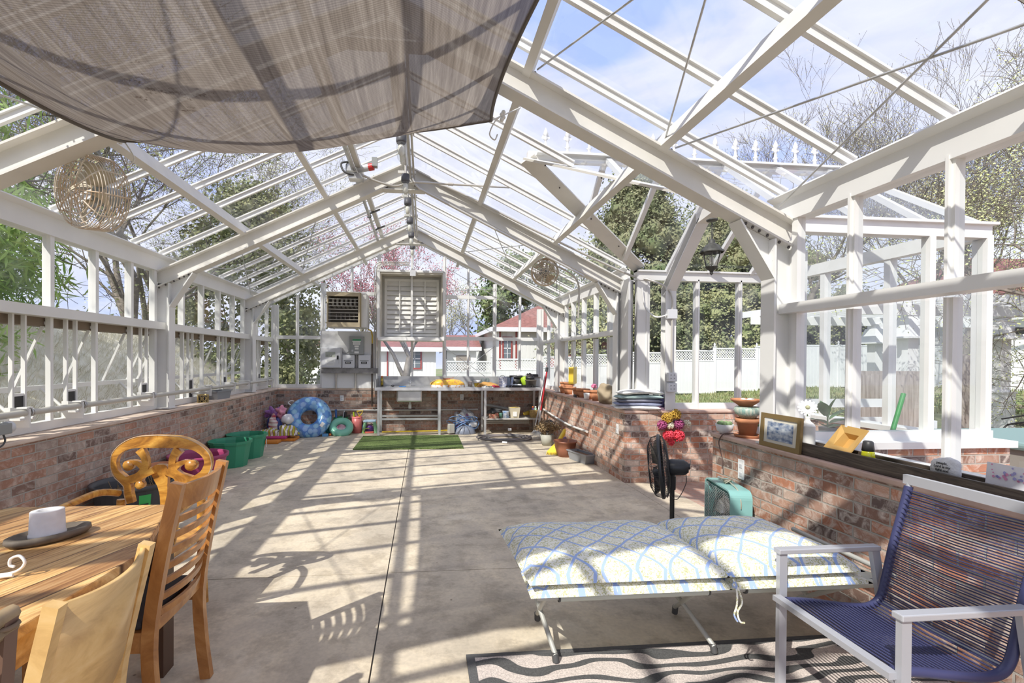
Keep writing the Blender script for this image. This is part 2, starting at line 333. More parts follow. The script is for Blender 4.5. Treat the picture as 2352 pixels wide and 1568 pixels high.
# ---------------- roof: purlins, glazing bars, panes, tie wires ----------------
Y0, Y1 = -2.3, 9.95
barsY = []
for k in range(5):
    for j in range(5): barsY.append(T[k]+.03+j*.5466)
barsY = [y for y in barsY if y < 9.85]+[9.9]
for s in (-1, 1):
    side = 'left' if s < 0 else 'right'
    rf = sthing('ceiling_'+side)
    for x, zz in ((1.88, 2.95), (.94, 3.40)):
        for k in range(4):
            a = T[k]; b_ = T[k+1] if k < 3 else TB
            q = MB(); q.beam((s*x, a, zz), (s*x, b_, zz), .055, .15, up=(s*.44, 0, .9)); q.build('purlin', m_ivory, rf)
    if s < 0: MB().beam((s*.52, Y0, 3.67), (s*.52, Y1, 3.67), .06, .05).build('vent_header', m_ivory, rf)
    for ea, eb in (((Y0, Y1),) if s < 0 else ((Y0, 3.3), (5.85, Y1))):
        e = MB(); e.box(s*2.80-.02, ea, 2.46, s*2.80+.02, eb, 2.60); e.beam((s*2.77, ea, 2.60), (s*2.77, eb, 2.60), .09, .012, up=(s*.44,0,.9)); e.box(s*2.84-.06, ea, 2.44, s*2.84+.06, eb, 2.46); e.build('eave_beam', m_white, rf)
    for y in barsY:
        if s > 0 and 3.6 < y < 5.7:
            # glazing bars stop at the valley of the cross gable
            t = abs(y-4.57)/1.15; xe = 1.22+1.6*min(1, t)
        else: xe = 2.80
        q = MB(); q.beam((0, y, zr(0, 2.63)), (s*xe, y, zr(xe, 2.63)), .028, .05); q.beam((0, y, zr(0, 2.655)), (s*xe, y, zr(xe, 2.655)), .06, .012); gb_ = q.build('glazing_bar', m_white, rf); MB().beam((0, y+.019, zr(0, 2.632)), (s*xe, y+.019, zr(xe, 2.632)), .010, .035).build('gasket', m_gask, gb_)
    if s < 0: pn = [[(0, Y0), (2.95, Y0), (2.95, Y1), (0, Y1)]]
    else: pn = [[(0, Y0), (2.95, Y0), (2.95, 3.44), (1.22, 4.57), (0, 4.57)], [(0, 4.57), (1.22, 4.57), (2.95, 5.70), (2.95, Y1), (0, Y1)]]
    q = MB()
    for poly in pn: q.add([(s*x, y, zr(x, 2.66)) for x, y in poly], [tuple(range(len(poly)))])
    q.build('pane', m_glass_roof, rf)
    def wire(x0, y0, x1, y1):
        MB().tube([(s*x0, y0, zr(x0, 2.47)), (s*x1, y1, zr(x1, 2.47))], .006, 6).build('tie_rod', m_galv, rf)
    for a, b_ in ((T[1], T[2]), (T[3], T[4])):
        for xa, xb in ((1.94, 2.70), (.98, 1.86)):
            wire(xa, a+.04, xb, b_-.04); wire(xb, a+.04, xa, b_-.04)
rd = MB(); rd.box(-.03, Y0, 3.80, .03, Y1, 3.98); rd.box(-.07, Y0, 3.97, .07, Y1, 4.0)
trim(rd, m_ivory)
# ---------------- side windows ----------------
n_w = [0]
def window(loc=(0,0,0)):
    n_w[0] += 1; return sthing('window_%d' % n_w[0], loc)
def side_window(s, ya, yb, kind, back_pairs=()):
    w = window((s*2.82, (ya+yb)/2, .86)); X = s*2.82
    MB().box(X-.035, ya+.07, .86, X+.035, yb-.07, .93).build('sill_rail', m_white, w)
    q = MB(); q.box(X-.03, ya, 1.77, X+.10, yb, 1.85) if s < 0 else q.box(X-.10, ya+.02, 1.785, X+.02, yb-.02, 1.85)
    q.build('transom', m_white, w)
    js = [ya+.03+.5466*j for j in range(1, 5) if ya+.03+.5466*j < yb-.2]
    for y in js:
        q = MB(); q.box(X-.025, y-.022, 1.85, X+.03, y+.022, 2.46); q.box(X-.045, y-.008, 1.85, X, y+.008, 2.46); q.build('mullion', m_white, w)
        if s < 0: MB().box(X-.015, y-.016, .93, X+.025, y+.016, 1.77).build('mullion', m_white, w)
        else: MB().box(X-.025, y-.02, .93, X+.03, y+.02, 1.77).box(X-.045, y-.008, .93, X-.025, y+.008, 1.77).build('mullion', m_white, w)
    for y in (ya+.075, yb-.075):
        MB().box(X-.03, y-.025, .93, X+.03, y+.025, 2.46).build('jamb', m_white, w)
    MB().add([(X, ya, 1.85), (X, yb, 1.85), (X, yb, 2.46), (X, ya, 2.46)], [(0,1,2,3)]).build('pane', m_glass, w)
    if s > 0:
        MB().add([(X, ya, .93), (X, yb, .93), (X, yb, 1.77), (X, ya, 1.77)], [(0,1,2,3)]).build('pane', m_glass, w)
    else:
        for y in back_pairs:
            for d in (-.057, .057):
                MB().box(X-.01, y+d-.009, .93, X+.02, y+d+.009, 1.77).build('vent_guide', m_white, w)
            MB().box(X-.02, y-.046, .93, X+.01, y+.046, 1.15).build('brush_seal', m_black, w)
            MB().box(X-.012, y-.05, 1.15, X+.012, y+.05, 1.17).build('seal_cap', m_white, w)
        # awning sash, swung open
        v = MB(); v.beam((-3.09, ya+.03, 1.18), (-3.09, yb-.03, 1.18), .045, .04); sash = v.build('awning_sash', m_white, w)
        yy = [ya+.1]+js+[yb-.1]
        for y in yy: MB().beam((-2.85, y, 1.74), (-3.09, y, 1.18), .015, .02).build('sash_bar', m_white, sash)
        MB().add([(-2.86, ya, 1.74), (-2.86, yb, 1.74), (-3.10, yb, 1.17), (-3.10, ya, 1.17)], [(0,1,2,3)]).build('sash_pane', m_glass, sash)
        MB().box(-2.99, ya, 1.70, -2.85, yb, 1.775).build('drip_hood', mat('brown weathered hood', (.22,.17,.12), .8), w)
        for y in back_pairs:
            q = MB(); q.tube(smooth_path([(-3.07, y+.02, 1.17), (-2.98, y+.05, 1.07), (-2.86, y+.03, .99), (-2.70, y, .985)], 6), .014, 6); q.build('rack_arm', m_white, w)
side_window(-1, T[0], T[1], 0, (T[0]+1.35,))
side_window(-1, T[1], T[2], 0, (T[1]+.83, T[1]+1.9))
side_window(-1, T[2], T[3], 0, (3.99, 4.54, 5.64))
side_window(-1, T[3], T[4], 0, (6.70, 7.79))
side_window(-1, T[4], TB, 0, (9.35,))
side_window(1, T[0], T[1], 0); side_window(1, T[1], T[2], 0); side_window(1, T[3], T[4], 0); side_window(1, T[4], TB, 0)
# ---------------- back gable ----------------
bw = window((0, 9.93, .86)); Yg = 9.93
q = MB()
for s in (-1, 1): q.beam((s*2.85, Yg, 2.52), (0, Yg, zr(0, 2.54)), .07, .09)
q.build('gable_rail', m_white, bw)
for x, z0, z1, wd in [(-2.69, .86, 2.5, .13), (-2.26, .86, 2.7, .05), (-1.765, .86, 2.95, .09), (-.66, .86, 3.55, .07), (.005, .86, 1.82, .05), (.66, .86, 3.55, .07), (1.15, .86, 3.3, .045), (1.70, .86, 3.0, .07), (2.23, .86, 2.75, .045), (2.66, .86, 2.5, .13), (0, 3.1, 3.8, .05), (-1.2, 2.6, 3.3, .05)]:
    MB().box(x-wd/2, Yg-.04, z0, x+wd/2, Yg+.03, z1).box(x-.008, Yg-.055, z0, x+.008, Yg-.04, z1).build('mullion', m_white, bw)
for x0, x1, z in [(-2.65, -1.80, 1.86), (.69, 2.62, 1.87), (.69, 1.68, 2.72), (-1.72, -.7, 2.75)]:
    MB().box(x0, Yg-.05, z-.035, x1, Yg+.02, z+.035).build('transom', m_white, bw)
MB().box(-2.63, Yg-.05, .86, -1.80, Yg+.03, .93).build('sill_rail', m_white, bw)
MB().box(-.62, Yg-.04, .86, 2.63, Yg+.03, .92).build('sill_rail', m_white, bw)
MB().add([(-2.8, Yg, .86), (-1.765, Yg, .86), (-1.765, Yg, 2.0), (-.66, Yg, 2.0), (-.66, Yg, 3.6), (0, Yg, 3.95), (-2.8, Yg, 2.6)], [tuple(range(7))]).add([(-.66, Yg, .86), (.66, Yg, .86), (.66, Yg, 1.85), (-.66, Yg, 1.85)], [(0,1,2,3)]).add([(-.66, Yg, 3.15), (.66, Yg, 3.15), (.66, Yg, 3.6), (0, Yg, 3.95), (-.66, Yg, 3.6)], [(0,1,2,3,4)]).add([(.66, Yg, .86), (2.8, Yg, .86), (2.8, Yg, 2.6), (.66, Yg, 3.62)], [(0,1,2,3)]).build('pane', m_glass, bw)
for a, b_ in [((.66, 9.86, 1.70), (1.70, 9.86, .95)), ((1.70, 9.86, 1.72), (.66, 9.86, .92)), ((.66, 9.86, 3.33), (1.9, 9.86, 2.62)), ((.66, 9.86, 2.83), (1.72, 9.86, 2.9)), ((.66, 9.86, 2.62), (1.7, 9.86, 1.95)), ((1.7, 9.86, 2.6), (.66, 9.86, 1.95))]:
    MB().tube([a, b_], .006, 6).build('tie_rod', m_galv, bw)
# ---------------- bay with cross gable on the right ----------------
Yr, Zr_ = 4.57, 3.42; XE = 4.68; Ya, Yb_ = 3.42, 5.70; ZE = 2.50
def yz(y, dz=0): return Zr_-(Zr_-ZE)*abs(y-Yr)/(Yb_-Yr)+dz
by = sthing('ceiling_bay', (3.5, Yr, 2.5))
# valley boards on the main roof slope
for ye in (Ya, Yb_):
    p, q_ = Vector((1.22, Yr, zr(1.22, 2.60))), Vector((2.86, ye, zr(2.86, 2.60)))
    MB().beam(p, q_, .16, .02, up=(-.44, 0, .9)).build('valley_board', m_ivory, by)
    bb = MB()
    for k in range(7):
        c = p.lerp(q_, (k+.6)/7.5); bolts(bb, [(c.x+.03, c.y+.03*(-1)**k, c.z-.018)], .009)
    bb.build('bolt_row', m_bolt, by)
MB().box(1.22, Yr-.03, Zr_-.07, 4.45, Yr+.03, Zr_+.02).box(1.3, Yr-.10, Zr_-.02, 4.45, Yr+.10, Zr_).build('ridge_cap', m_white, by)
for ye in (Ya, Yb_):
    q = MB(); q.box(2.82, ye-.05, ZE-.07, XE, ye+.05, ZE+.05); q.box(2.82, ye-.08, ZE+.03, XE+.03, ye+.06, ZE+.05); q.build('eave_beam', m_white, by)
    for x in (2.0, 2.6, 3.2, 3.75, 4.3):
        ys_ = ye if x > 2.86 else Yr+(ye-Yr)*(x-1.22)/1.64
        MB().beam((x, Yr, Zr_), (x, ys_, yz(ys_)), .05, .045).build('glazing_bar', m_white, by)
    MB().beam((4.42, Yr, Zr_), (XE, ye, ZE+.03), .06, .05).build('hip_bar', m_white, by)
    MB().add([(1.22, Yr, Zr_+.03), (4.42, Yr, Zr_+.03), (XE+.02, ye, ZE+.06), (2.86, ye, ZE+.06)], [(0,1,2,3)]).build('pane', m_glass_roof, by)
MB().add([(4.42, Yr, Zr_+.03), (XE+.02, Ya, ZE+.06), (XE+.02, Yb_, ZE+.06)], [(0,1,2)]).build('pane', m_glass_roof, by)
MB().box(XE-.05, Ya, ZE-.07, XE+.04, Yb_, ZE+.05).build('eave_beam', m_white, by)
fin = MB()
for k in range(14):
    x = 1.40+k*.2155+.0
    if x > 4.3: break
    q = MB(); c = (x, Yr, Zr_+.02)
    q.lathe([(.016, 0), (.016, .05), (.028, .06), (.014, .07), (.011, .12), (.022, .13), (.012, .145), (.014, .16), (.026, .18), (.016, .21), (0, .245)], c, 8)
    q.add([(x-.042, Yr, Zr_+.16), (x-.02, Yr-.006, Zr_+.15), (x+.02, Yr-.006, Zr_+.15), (x+.042, Yr, Zr_+.16), (x+.03, Yr, Zr_+.19), (x, Yr-.008, Zr_+.165), (x-.03, Yr, Zr_+.19)], [(0,1,2,3,4,5,6)])
    q.add([(x-.042, Yr+.004, Zr_+.16), (x+.042, Yr+.004, Zr_+.16), (x+.03, Yr+.004, Zr_+.19), (x-.03, Yr+.004, Zr_+.19)], [(0,1,2,3)])
    q.build('finial', m_white, by)
# inner frame of the bay with its two posts and rafters meeting overhead
bf = sthing('portal_frame', (3.17, Yr, 0))
for ye, s in ((Yb_-.15, 1), (Ya+.15, -1)):
    q = MB().ibeam((3.17, ye, .86 if s > 0 else .86), (3.17, ye, 2.32), .13, .12, .012, up=(0, 1, 0)); q.build('column', m_white, bf)
    q = MB().ibeam((3.17, ye+.03*s, 2.27), (3.17, Yr+.28*s, 2.98), .13, .11, .012); q.build('rafter', m_white, bf)
    MB().beam((3.17, Yr+.30*s, 2.95), (3.17, Yr, 2.99), .13, .10).build('apex_plate', m_ivory, bf)
# bay windows
def xwin(y, x0, x1, xsplit, z0, z1, zt=None, inner=None):
    w = window(((x0+x1)/2, y, z0))
    MB().box(x0, y-.04, z0, x1, y+.04, z0+.07).build('sill_rail', m_white, w)
    for x in xsplit: MB().box(x-.025, y-.035, z0+.06, x+.025, y+.035, z1).box(x-.008, y-.05, z0, x+.008, y+.05, z1).build('mullion', m_white, w)
    if zt: MB().box(x0, y-.03, zt-.02, x1, y+.03, zt+.02).build('transom', m_white, w)
    MB().add([(x0, y, z0), (x1, y, z0), (x1, y, z1), (x0, y, z1)], [(0,1,2,3)]).build('pane', m_glass, w)
    return w
xwin(Yb_, 2.9, XE+.02, (2.95, 3.61, 4.17, 4.66), .857, ZE-.05)
xwin(Ya-.02, 2.95, XE+.02, (2.98, 3.52, 4.16, 4.66), .85, ZE-.05)
w = window((XE, Yr, .85))
for y in (Ya+.03, 4.2, 4.95, Yb_-.03): MB().box(XE-.04, y-.03, .85, XE+.04, y+.03, ZE-.05).build('mullion', m_white, w)
MB().add([(XE, Ya, .85), (XE, Yb_, .85), (XE, Yb_, ZE), (XE, Ya, ZE)], [(0,1,2,3)]).build('pane', m_glass, w)
# sliding door leaves stacked against the far jamb of the opening
d = sthing('door_1', (2.85, 5.6, 0))
for k, (x, y) in enumerate(((2.72, 5.80), (2.76, 5.74), (2.81, 5.80), (2.86, 5.74), (2.92, 5.80))):
    MB().box(x-.016, y-.03, .86, x+.016, y+.03, 2.44).build('stile', m_white if k % 2 else m_galv, d)
MB().box(2.70, 5.62, .86, 2.72, 5.86, 2.44).build('jamb', m_white, d)
MB().box(2.83, 5.66, .86, 2.99, 5.69, 2.44).build('stile', m_white, d)
# jamb by the near column
j2 = sthing('door_2', (2.8, 3.5, 0))
MB().box(2.86, 3.25, .86, 2.96, 3.30, 2.44).build('jamb', m_white, j2)
# ---------------- shade cloth ----------------
m_cloth, N, b, nd, lk = custom('woven shade cloth'); out = [x for x in N.nodes if x.type == 'OUTPUT_MATERIAL'][0]; N.nodes.remove(b)
uv = nd('ShaderNodeNewGeometry'); mp1 = nd('ShaderNodeMapping'); mp1.inputs['Scale'].default_value = (46, 1.6, 1.6); mp1.inputs['Rotation'].default_value = (0, 0, .12)
lk(uv.outputs['Position'], mp1.inputs[0])
n1 = nd('ShaderNodeTexNoise', _Scale=1.0, _Detail=5.0, _Roughness=.7); lk(mp1.outputs[0], n1.inputs['Vector'])
wv = nd('ShaderNodeTexWave', _Scale=38.0, _Distortion=1.0); wv.wave_type = 'BANDS'; wv.bands_direction = 'Y'; lk(uv.outputs['Position'], wv.inputs['Vector'])
r = nd('ShaderNodeValToRGB'); ramp(r, [(.3, (.15,.125,.105)), (.5, (.235,.20,.17)), (.7, (.34,.30,.26))]); lk(n1.outputs['Fac'], r.inputs[0])
r2 = nd('ShaderNodeValToRGB'); ramp(r2, [(.1, (.74,.74,.74)), (.6, (1,1,1))]); lk(wv.outputs['Fac'], r2.inputs[0])
mx = nd('ShaderNodeMixRGB', blend_type='MULTIPLY', _Fac=1.0); lk(r.outputs[0], mx.inputs[1]); lk(r2.outputs[0], mx.inputs[2])
# droppings and mould stains near the crown of the sail
sp = nd('ShaderNodeTexNoise', _Scale=16.0, _Detail=9.0, _Roughness=.75); lk(uv.outputs['Position'], sp.inputs['Vector'])
sx = nd('ShaderNodeSeparateXYZ'); lk(uv.outputs['Position'], sx.inputs[0])
vd = nd('ShaderNodeVectorMath', operation='DISTANCE'); vd.inputs[1].default_value = (-.66, 1.80, 2.48); lk(uv.outputs['Position'], vd.inputs[0])
mr = nd('ShaderNodeMapRange'); mr.inputs['From Min'].default_value = .0; mr.inputs['From Max'].default_value = .42; mr.inputs['To Min'].default_value = .15; mr.inputs['To Max'].default_value = -.1; lk(vd.outputs['Value'], mr.inputs[0])
ad = nd('ShaderNodeMath', operation='ADD'); lk(sp.outputs['Fac'], ad.inputs[0]); lk(mr.outputs[0], ad.inputs[1])
r3 = nd('ShaderNodeValToRGB'); ramp(r3, [(.62, (0,0,0)), (.68, (1,1,1))]); lk(ad.outputs[0], r3.inputs[0])
m2 = nd('ShaderNodeMixRGB'); lk(r3.outputs[0], m2.inputs[0]); lk(mx.outputs[0], m2.inputs[1]); m2.inputs[2].default_value = (.10,.075,.06,1)
df = nd('ShaderNodeBsdfDiffuse'); tl = nd('ShaderNodeBsdfTranslucent'); lk(m2.outputs[0], df.inputs[0]); lk(m2.outputs[0], tl.inputs[0])
ms = nd('ShaderNodeMixShader', _Fac=.58); lk(df.outputs[0], ms.inputs[1]); lk(tl.outputs[0], ms.inputs[2])
tp = nd('ShaderNodeBsdfTransparent'); m3 = nd('ShaderNodeMixShader', _Fac=.06); lk(ms.outputs[0], m3.inputs[1]); lk(tp.outputs[0], m3.inputs[2]); lk(m3.outputs[0], out.inputs[0])
cA, cB, cC, cD = Vector((-1.66, 3.30, 2.83)), Vector((.70, 3.32, 3.10)), Vector((1.02, .55, 3.02)), Vector((-1.72, .45, 2.86))
def clothp(u, v):
    p = cD.lerp(cC, u).lerp(cA.lerp(cB, u), v)
    eu, ev = 4*u*(1-u), 4*v*(1-v)
    p.z -= .16*eu*(1-.4*v)+.36*ev*(.35+.65*eu)+.05*ev
    p.z -= .10*(1-u)**2*ev; p.x += (max(0, .5-u)*.42-max(0, u-.5)*.36)*ev; p.y -= (v-.5)*.12*eu
    p.z += .008*noise.noise(Vector((u*9, v*3, 1)))
    return p
sc = thing('shade_cloth', 'large sagging grey brown woven shade cloth hung under the glass roof', 'shade cloth', (-.4, 2, 2.4))
MB().grid(clothp, 48, 40).build('cloth', m_cloth, sc)
edge = [clothp(i/40, 1) for i in range(41)]; e2 = [clothp(0, i/40) for i in range(41)]; e3 = [clothp(1, i/40) for i in range(41)]
q = MB(); q.tube(edge, .009, 6).tube(e2, .016, 6).tube(e3, .011, 6); q.build('hem', mat('dark hem tape', (.13,.12,.11), .8), sc)
m_cord = mat('white cord', (.8,.8,.78), .6)
for nm, a, b_, ex in (('tie_cord', cA, (-1.80, 3.42, 2.93), 1), ('tie_cord', cB, (.93, 3.45, 3.27), -1)):
    a = Vector(a); b_ = Vector(b_); q = MB(); q.tube([a, b_], .005, 5); m_ = a.lerp(b_, .35)
    for k in range(4): q.ball(m_+Vector((.012*(k % 2), 0, .018*(k-1.5))), .016, 6, 4)
    q.tube(smooth_path([m_, m_+Vector((.05*ex, -.02, -.05)), m_+Vector((.085*ex, 0, -.13)), m_+Vector((.05*ex, 0, -.17)), m_+Vector((.03*ex, 0, -.13))], 5), .005, 5)
    q.build(nm, m_cord, sc)
# ---------------- wood materials ----------------
def wood(name, c1, c2, c3, sc=(1, 1, 1), rough=.4, coat=.2, scale=3.0, dist=2.0, planks=None):
    m, N, b, nd, lk = custom(name)
    t = nd('ShaderNodeTexCoord'); mp_ = nd('ShaderNodeMapping'); mp_.inputs['Scale'].default_value = sc; lk(t.outputs['Object'], mp_.inputs[0])
    n = nd('ShaderNodeTexNoise', _Scale=scale, _Detail=8.0, _Roughness=.62, _Distortion=dist); lk(mp_.outputs[0], n.inputs['Vector'])
    r = nd('ShaderNodeValToRGB'); ramp(r, [(.3, c1), (.5, c2), (.68, c3)]); lk(n.outputs['Fac'], r.inputs[0]); col = r.outputs[0]
    if planks:
        sx_ = nd('ShaderNodeSeparateXYZ'); lk(t.outputs['Object'], sx_.inputs[0])
        dv = nd('ShaderNodeMath', operation='DIVIDE'); lk(sx_.outputs[0], dv.inputs[0]); dv.inputs[1].default_value = planks
        fl_ = nd('ShaderNodeMath', operation='FLOOR'); lk(dv.outputs[0], fl_.inputs[0])
        wn_ = nd('ShaderNodeTexWhiteNoise', noise_dimensions='1D'); lk(fl_.outputs[0], wn_.inputs['W'])
        r2 = nd('ShaderNodeValToRGB'); ramp(r2, [(0, (.62,.5,.45)), (.35, (.95,.9,.85)), (.7, (1.15,1.1,1.0)), (1, (.85,.75,.68))]); lk(wn_.outputs['Value'], r2.inputs[0])
        m_ = nd('ShaderNodeMixRGB', blend_type='MULTIPLY', _Fac=1.0); lk(col, m_.inputs[1]); lk(r2.outputs[0], m_.inputs[2])
        fr_ = nd('ShaderNodeMath', operation='FRACT'); lk(dv.outputs[0], fr_.inputs[0])
        r3 = nd('ShaderNodeValToRGB'); ramp(r3, [(0, (.12,.07,.04)), (.018, (.12,.07,.04)), (.045, (1,1,1)), (.97, (1,1,1)), (1, (.3,.2,.1))]); lk(fr_.outputs[0], r3.inputs[0])
        m2_ = nd('ShaderNodeMixRGB', blend_type='MULTIPLY', _Fac=1.0); lk(m_.outputs[0], m2_.inputs[1]); lk(r3.outputs[0], m2_.inputs[2]); col = m2_.outputs[0]
    lk(col, b.inputs['Base Color']); b.inputs['Roughness'].default_value = rough; b.inputs['Coat Weight'].default_value = coat; b.inputs['Coat Roughness'].default_value = .25
    bu = nd('ShaderNodeBump', _Strength=.15, _Distance=.003); lk(n.outputs['Fac'], bu.inputs['Height']); lk(bu.outputs[0], b.inputs['Normal'])
    return m
w_table = wood('rustic plank wood', (.24,.11,.05), (.68,.42,.17), (.90,.69,.36), (9, .7, 2), .45, .15, planks=.118)
w_scroll = wood('golden carved wood', (.26,.10,.02), (.62,.29,.05), (.88,.52,.11), (1.2, 3, 3), .3, .5)
w_ladder = wood('reddish oak', (.30,.115,.03), (.46,.20,.055), (.60,.30,.10), (2, 2, 1.2), .35, .3)
w_blond = wood('blond maple', (.58,.35,.13), (.74,.48,.19), (.80,.55,.25), (2, 1, 3), .4, .25)
w_trough = wood('dark stained pine', (.035,.028,.024), (.085,.065,.05), (.15,.12,.09), (3, .7, 9), .6, .1)
m_edge = mat('pale worn wood edge', (.62,.45,.28), .5)
# ---------------- dining table ----------------
TX = [(-1.62, 2.42), (-.94, 2.41), (-.75, 1.83), (-.785, 1.31), (-.93, .82), (-1.45, .62), (-2.0, .80), (-2.22, 1.40), (-2.0, 2.08)]
tb = thing('dining_table', 'rustic plank dining table with angled edges beside the left brick wall', 'table', (-1.45, 1.55, 0))
a_ = radians(-20)
q = MB().prism([(x+1.45, y-1.55) for x, y in TX], .725, .76, 'XY').rot(Matrix.Rotation(-a_, 4, 'Z'))
o = q.build('tabletop', w_table, tb, world=False, bevel=.006); o.rotation_euler = (0, 0, a_)
q = MB().prism([(-1.45+(x+1.45)*.95, 1.55+(y-1.55)*.95) for x, y in TX], .63, .724, 'XY'); q.build('apron', w_table, tb)
m_dkleg = mat('dark brown leg wood', (.09,.045,.025), .45)
for x, y in ((-.965, 2.355), (-1.62, 2.30), (-1.27, .78), (-1.95, 1.0)): MB().box(x-.045, y-.045, 0, x+.045, y+.045, .63).build('leg', m_dkleg, tb)
# ---------------- scroll back armchair ----------------
def ribbon(mb, path, th, k=5, y0=0.0):
    P = smooth_path([(x, 0, z) for x, z, w in path], k); Wd = []
    n = len(path)
    for i in range(len(P)):
        t = i/(len(P)-1)*(n-1); j = min(int(t), n-2); f_ = t-j; Wd.append(path[j][2]*(1-f_)+path[j+1][2]*f_)
    vs = []
    for i, p in enumerate(P):
        d = (P[min(i+1, len(P)-1)]-P[max(i-1, 0)]); d.normalize(); nn = Vector((-d.z, 0, d.x))*Wd[i]/2
        for s_, yy in ((1, -th/2), (1, th/2), (-1, th/2), (-1, -th/2)): vs.append(p+nn*s_+Vector((0, yy+y0, 0)))
    fs = [(i*4+k_, i*4+(k_+1) % 4, i*4+4+(k_+1) % 4, i*4+4+k_) for i in range(len(P)-1) for k_ in range(4)]
    fs += [(3,2,1,0), tuple(len(vs)-4+i for i in range(4))]
    mb.add(vs, fs, False)
ch = thing('scroll_back_armchair', 'golden wooden armchair with carved scroll back at the far end of the table', 'chair', (-1.28, 3.0, 0))
SX = .000412
def sp_(pts, mir=False): return [((-(x-1040) if mir else (x-1040))*SX, 1.004-(z-90)*SX, w*SX) for x, z, w in pts]
q = MB(); th = .032
crest = [(640, 1060, 105), (610, 930, 105), (600, 830, 110), (540, 740, 120), (440, 650, 100), (395, 560, 95), (385, 470, 90), (430, 360, 100), (560, 255, 120), (760, 195, 165), (1040, 185, 185)]
for mir in (False, True):
    ribbon(q, sp_(crest, mir), th)
    ribbon(q, sp_([(770, 300, 130), (835, 400, 95), (855, 500, 85), (840, 590, 110), (770, 680, 130), (650, 720, 110), (540, 735, 60)], mir), th-.002)
    ribbon(q, sp_([(850, 610, 60), (780, 520, 75), (700, 485, 60), (620, 490, 50), (570, 540, 50), (610, 575, 40), (640, 540, 35)], mir), th-.004)
    ribbon(q, sp_([(960, 590, 110), (880, 650, 60), (810, 690, 55), (780, 750, 60), (760, 810, 80), (790, 840, 40)], mir), th-.003)
    x_ = sp_([(605, 530, 0)], mir)[0]; q.lathe([(0, -.019), (.03, -.019), (.03, .019), (0, .019)], (x_[0], 0, x_[1]), 14, (0, 1, 0))
    x_ = sp_([(775, 800, 0)], mir)[0]; q.lathe([(0, -.0185), (.024, -.0185), (.024, .0185), (0, .0185)], (x_[0], 0, x_[1]), 14, (0, 1, 0))
for v in q.v: pass
q.v = [(x, y+.35*(x*x)-.02, z) for x, y, z in q.v]
q.rot(Matrix.Translation((0, .0, 0)))
bk = q.build('backrest', w_scroll, ch, world=False)
q = MB(); ribbon(q, sp_([(1095, 1230, 110), (1090, 1060, 100), (1085, 950, 105), (1070, 820, 140), (1045, 700, 210), (1040, 620, 300), (1040, 560, 230), (1040, 520, 100)]), .028)
q.build('splat', w_scroll, ch, world=False)
e_ = MB()
for mir in (False, True):
    for cx, cz, R in ((605, 530, 1.0), (775, 800, .8)):
        pts = []
        for i in range(26):
            a = i*.45; rr = (70-2.5*i)*R; pts.append((cx+rr*cos(a)*(1), cz+rr*sin(a), 0))
        e_.tube([Vector((p[0], -.021, p[1])) for p in sp_(pts, mir)], .0022, 4)
    out_ = [(590, 1060, 0), (552, 930, 0), (545, 830, 0), (480, 760, 0), (395, 690, 0), (345, 580, 0), (338, 470, 0), (380, 340, 0), (520, 210, 0), (740, 115, 0), (1040, 90, 0)]
    e_.tube([Vector((p[0], .35*p[0]**2-.036, p[1]-.003)) for p in sp_([(v.x, v.z, 0) for v in smooth_path([(a, 0, c) for a, c, _ in out_], 4)], mir)], .0028, 4)
e_.build('carved_edge', m_edge, ch, world=False)
q = MB().box(-.26, -.50, .40, .26, .0, .455); q.build('seat', w_scroll, ch, world=False, bevel=.015)
for x in (-.235, .235):
    MB().tube([(x, .03, 0), (x, 0, .25), (x, -.01, .45), (x*.98, .0, .62)], [.022, .024, .026, .024], 8).build('leg', w_scroll, ch, world=False)
    MB().tube([(x, -.46, 0), (x, -.47, .25), (x, -.47, .42)], [.02, .025, .028], 8).build('leg', w_scroll, ch, world=False)
    q = MB(); q.tube(smooth_path([(x*1.0, -.01, .66), (x*1.18, -.12, .69), (x*1.3, -.28, .675), (x*1.28, -.40, .665)], 5), .02, 8); q.tube(smooth_path([(x*1.28, -.38, .665), (x*1.2, -.36, .56), (x*1.05, -.33, .45)], 5), .017, 8); q.build('armrest', w_scroll, ch, world=False)
ch.rotation_euler = (0, 0, radians(-4))
# ---------------- ladder back chair ----------------
lc = thing('ladder_back_chair', 'tall reddish brown ladder back chair with dark seat pad right of the table', 'chair', (-.74, 2.1, 0))
def postpath(y): return [(.012, y, 0), (-.012, y, .2), (-.02, y, .42), (.02, y, .70), (.078, y, .985)]
PP = {}
for y in (-.2, .2):
    p = postpath(y); q = MB(); P = smooth_path(p, 4)
    q.sweep(P, .034, .045, up=(1, 0, 0))
    q.build('leg', w_ladder, lc, world=False)
    MB().beam((-.42, y, .0), (-.42, y, .42), .042, .042).build('leg', w_ladder, lc, world=False)
    MB().beam((-.42, y, .39), (-.02, y, .39), .022, .06).build('seat_rail', w_ladder, lc, world=False)
def xback(z): # x of the post at height z
    P = smooth_path(postpath(0), 8)
    for i in range(len(P)-1):
        if P[i].z <= z <= P[i+1].z: t = (z-P[i].z)/(P[i+1].z-P[i].z); return P[i].x*(1-t)+P[i+1].x*t
    return P[-1].x
def slat(mb, z, h, t=.014, w=.37, bow=.035, xs_=None):
    def fn(u, v):
        y = (u-.5)*w; zz = z+(v-.5)*h; return Vector((xback(zz)+bow*(1-(2*u-1)**2), y, zz))
    for off in (0,):
        pass
    n = 12; vs = []
    for i in range(n+1):
        for (dv, dx) in ((0, -t/2), (1, -t/2), (1, t/2), (0, t/2)):
            p = fn(i/n, dv); vs.append((p.x+dx, p.y, p.z))
    mb.add(vs, [(i*4+k, i*4+(k+1) % 4, i*4+4+(k+1) % 4, i*4+4+k) for i in range(n) for k in range(4)], False)
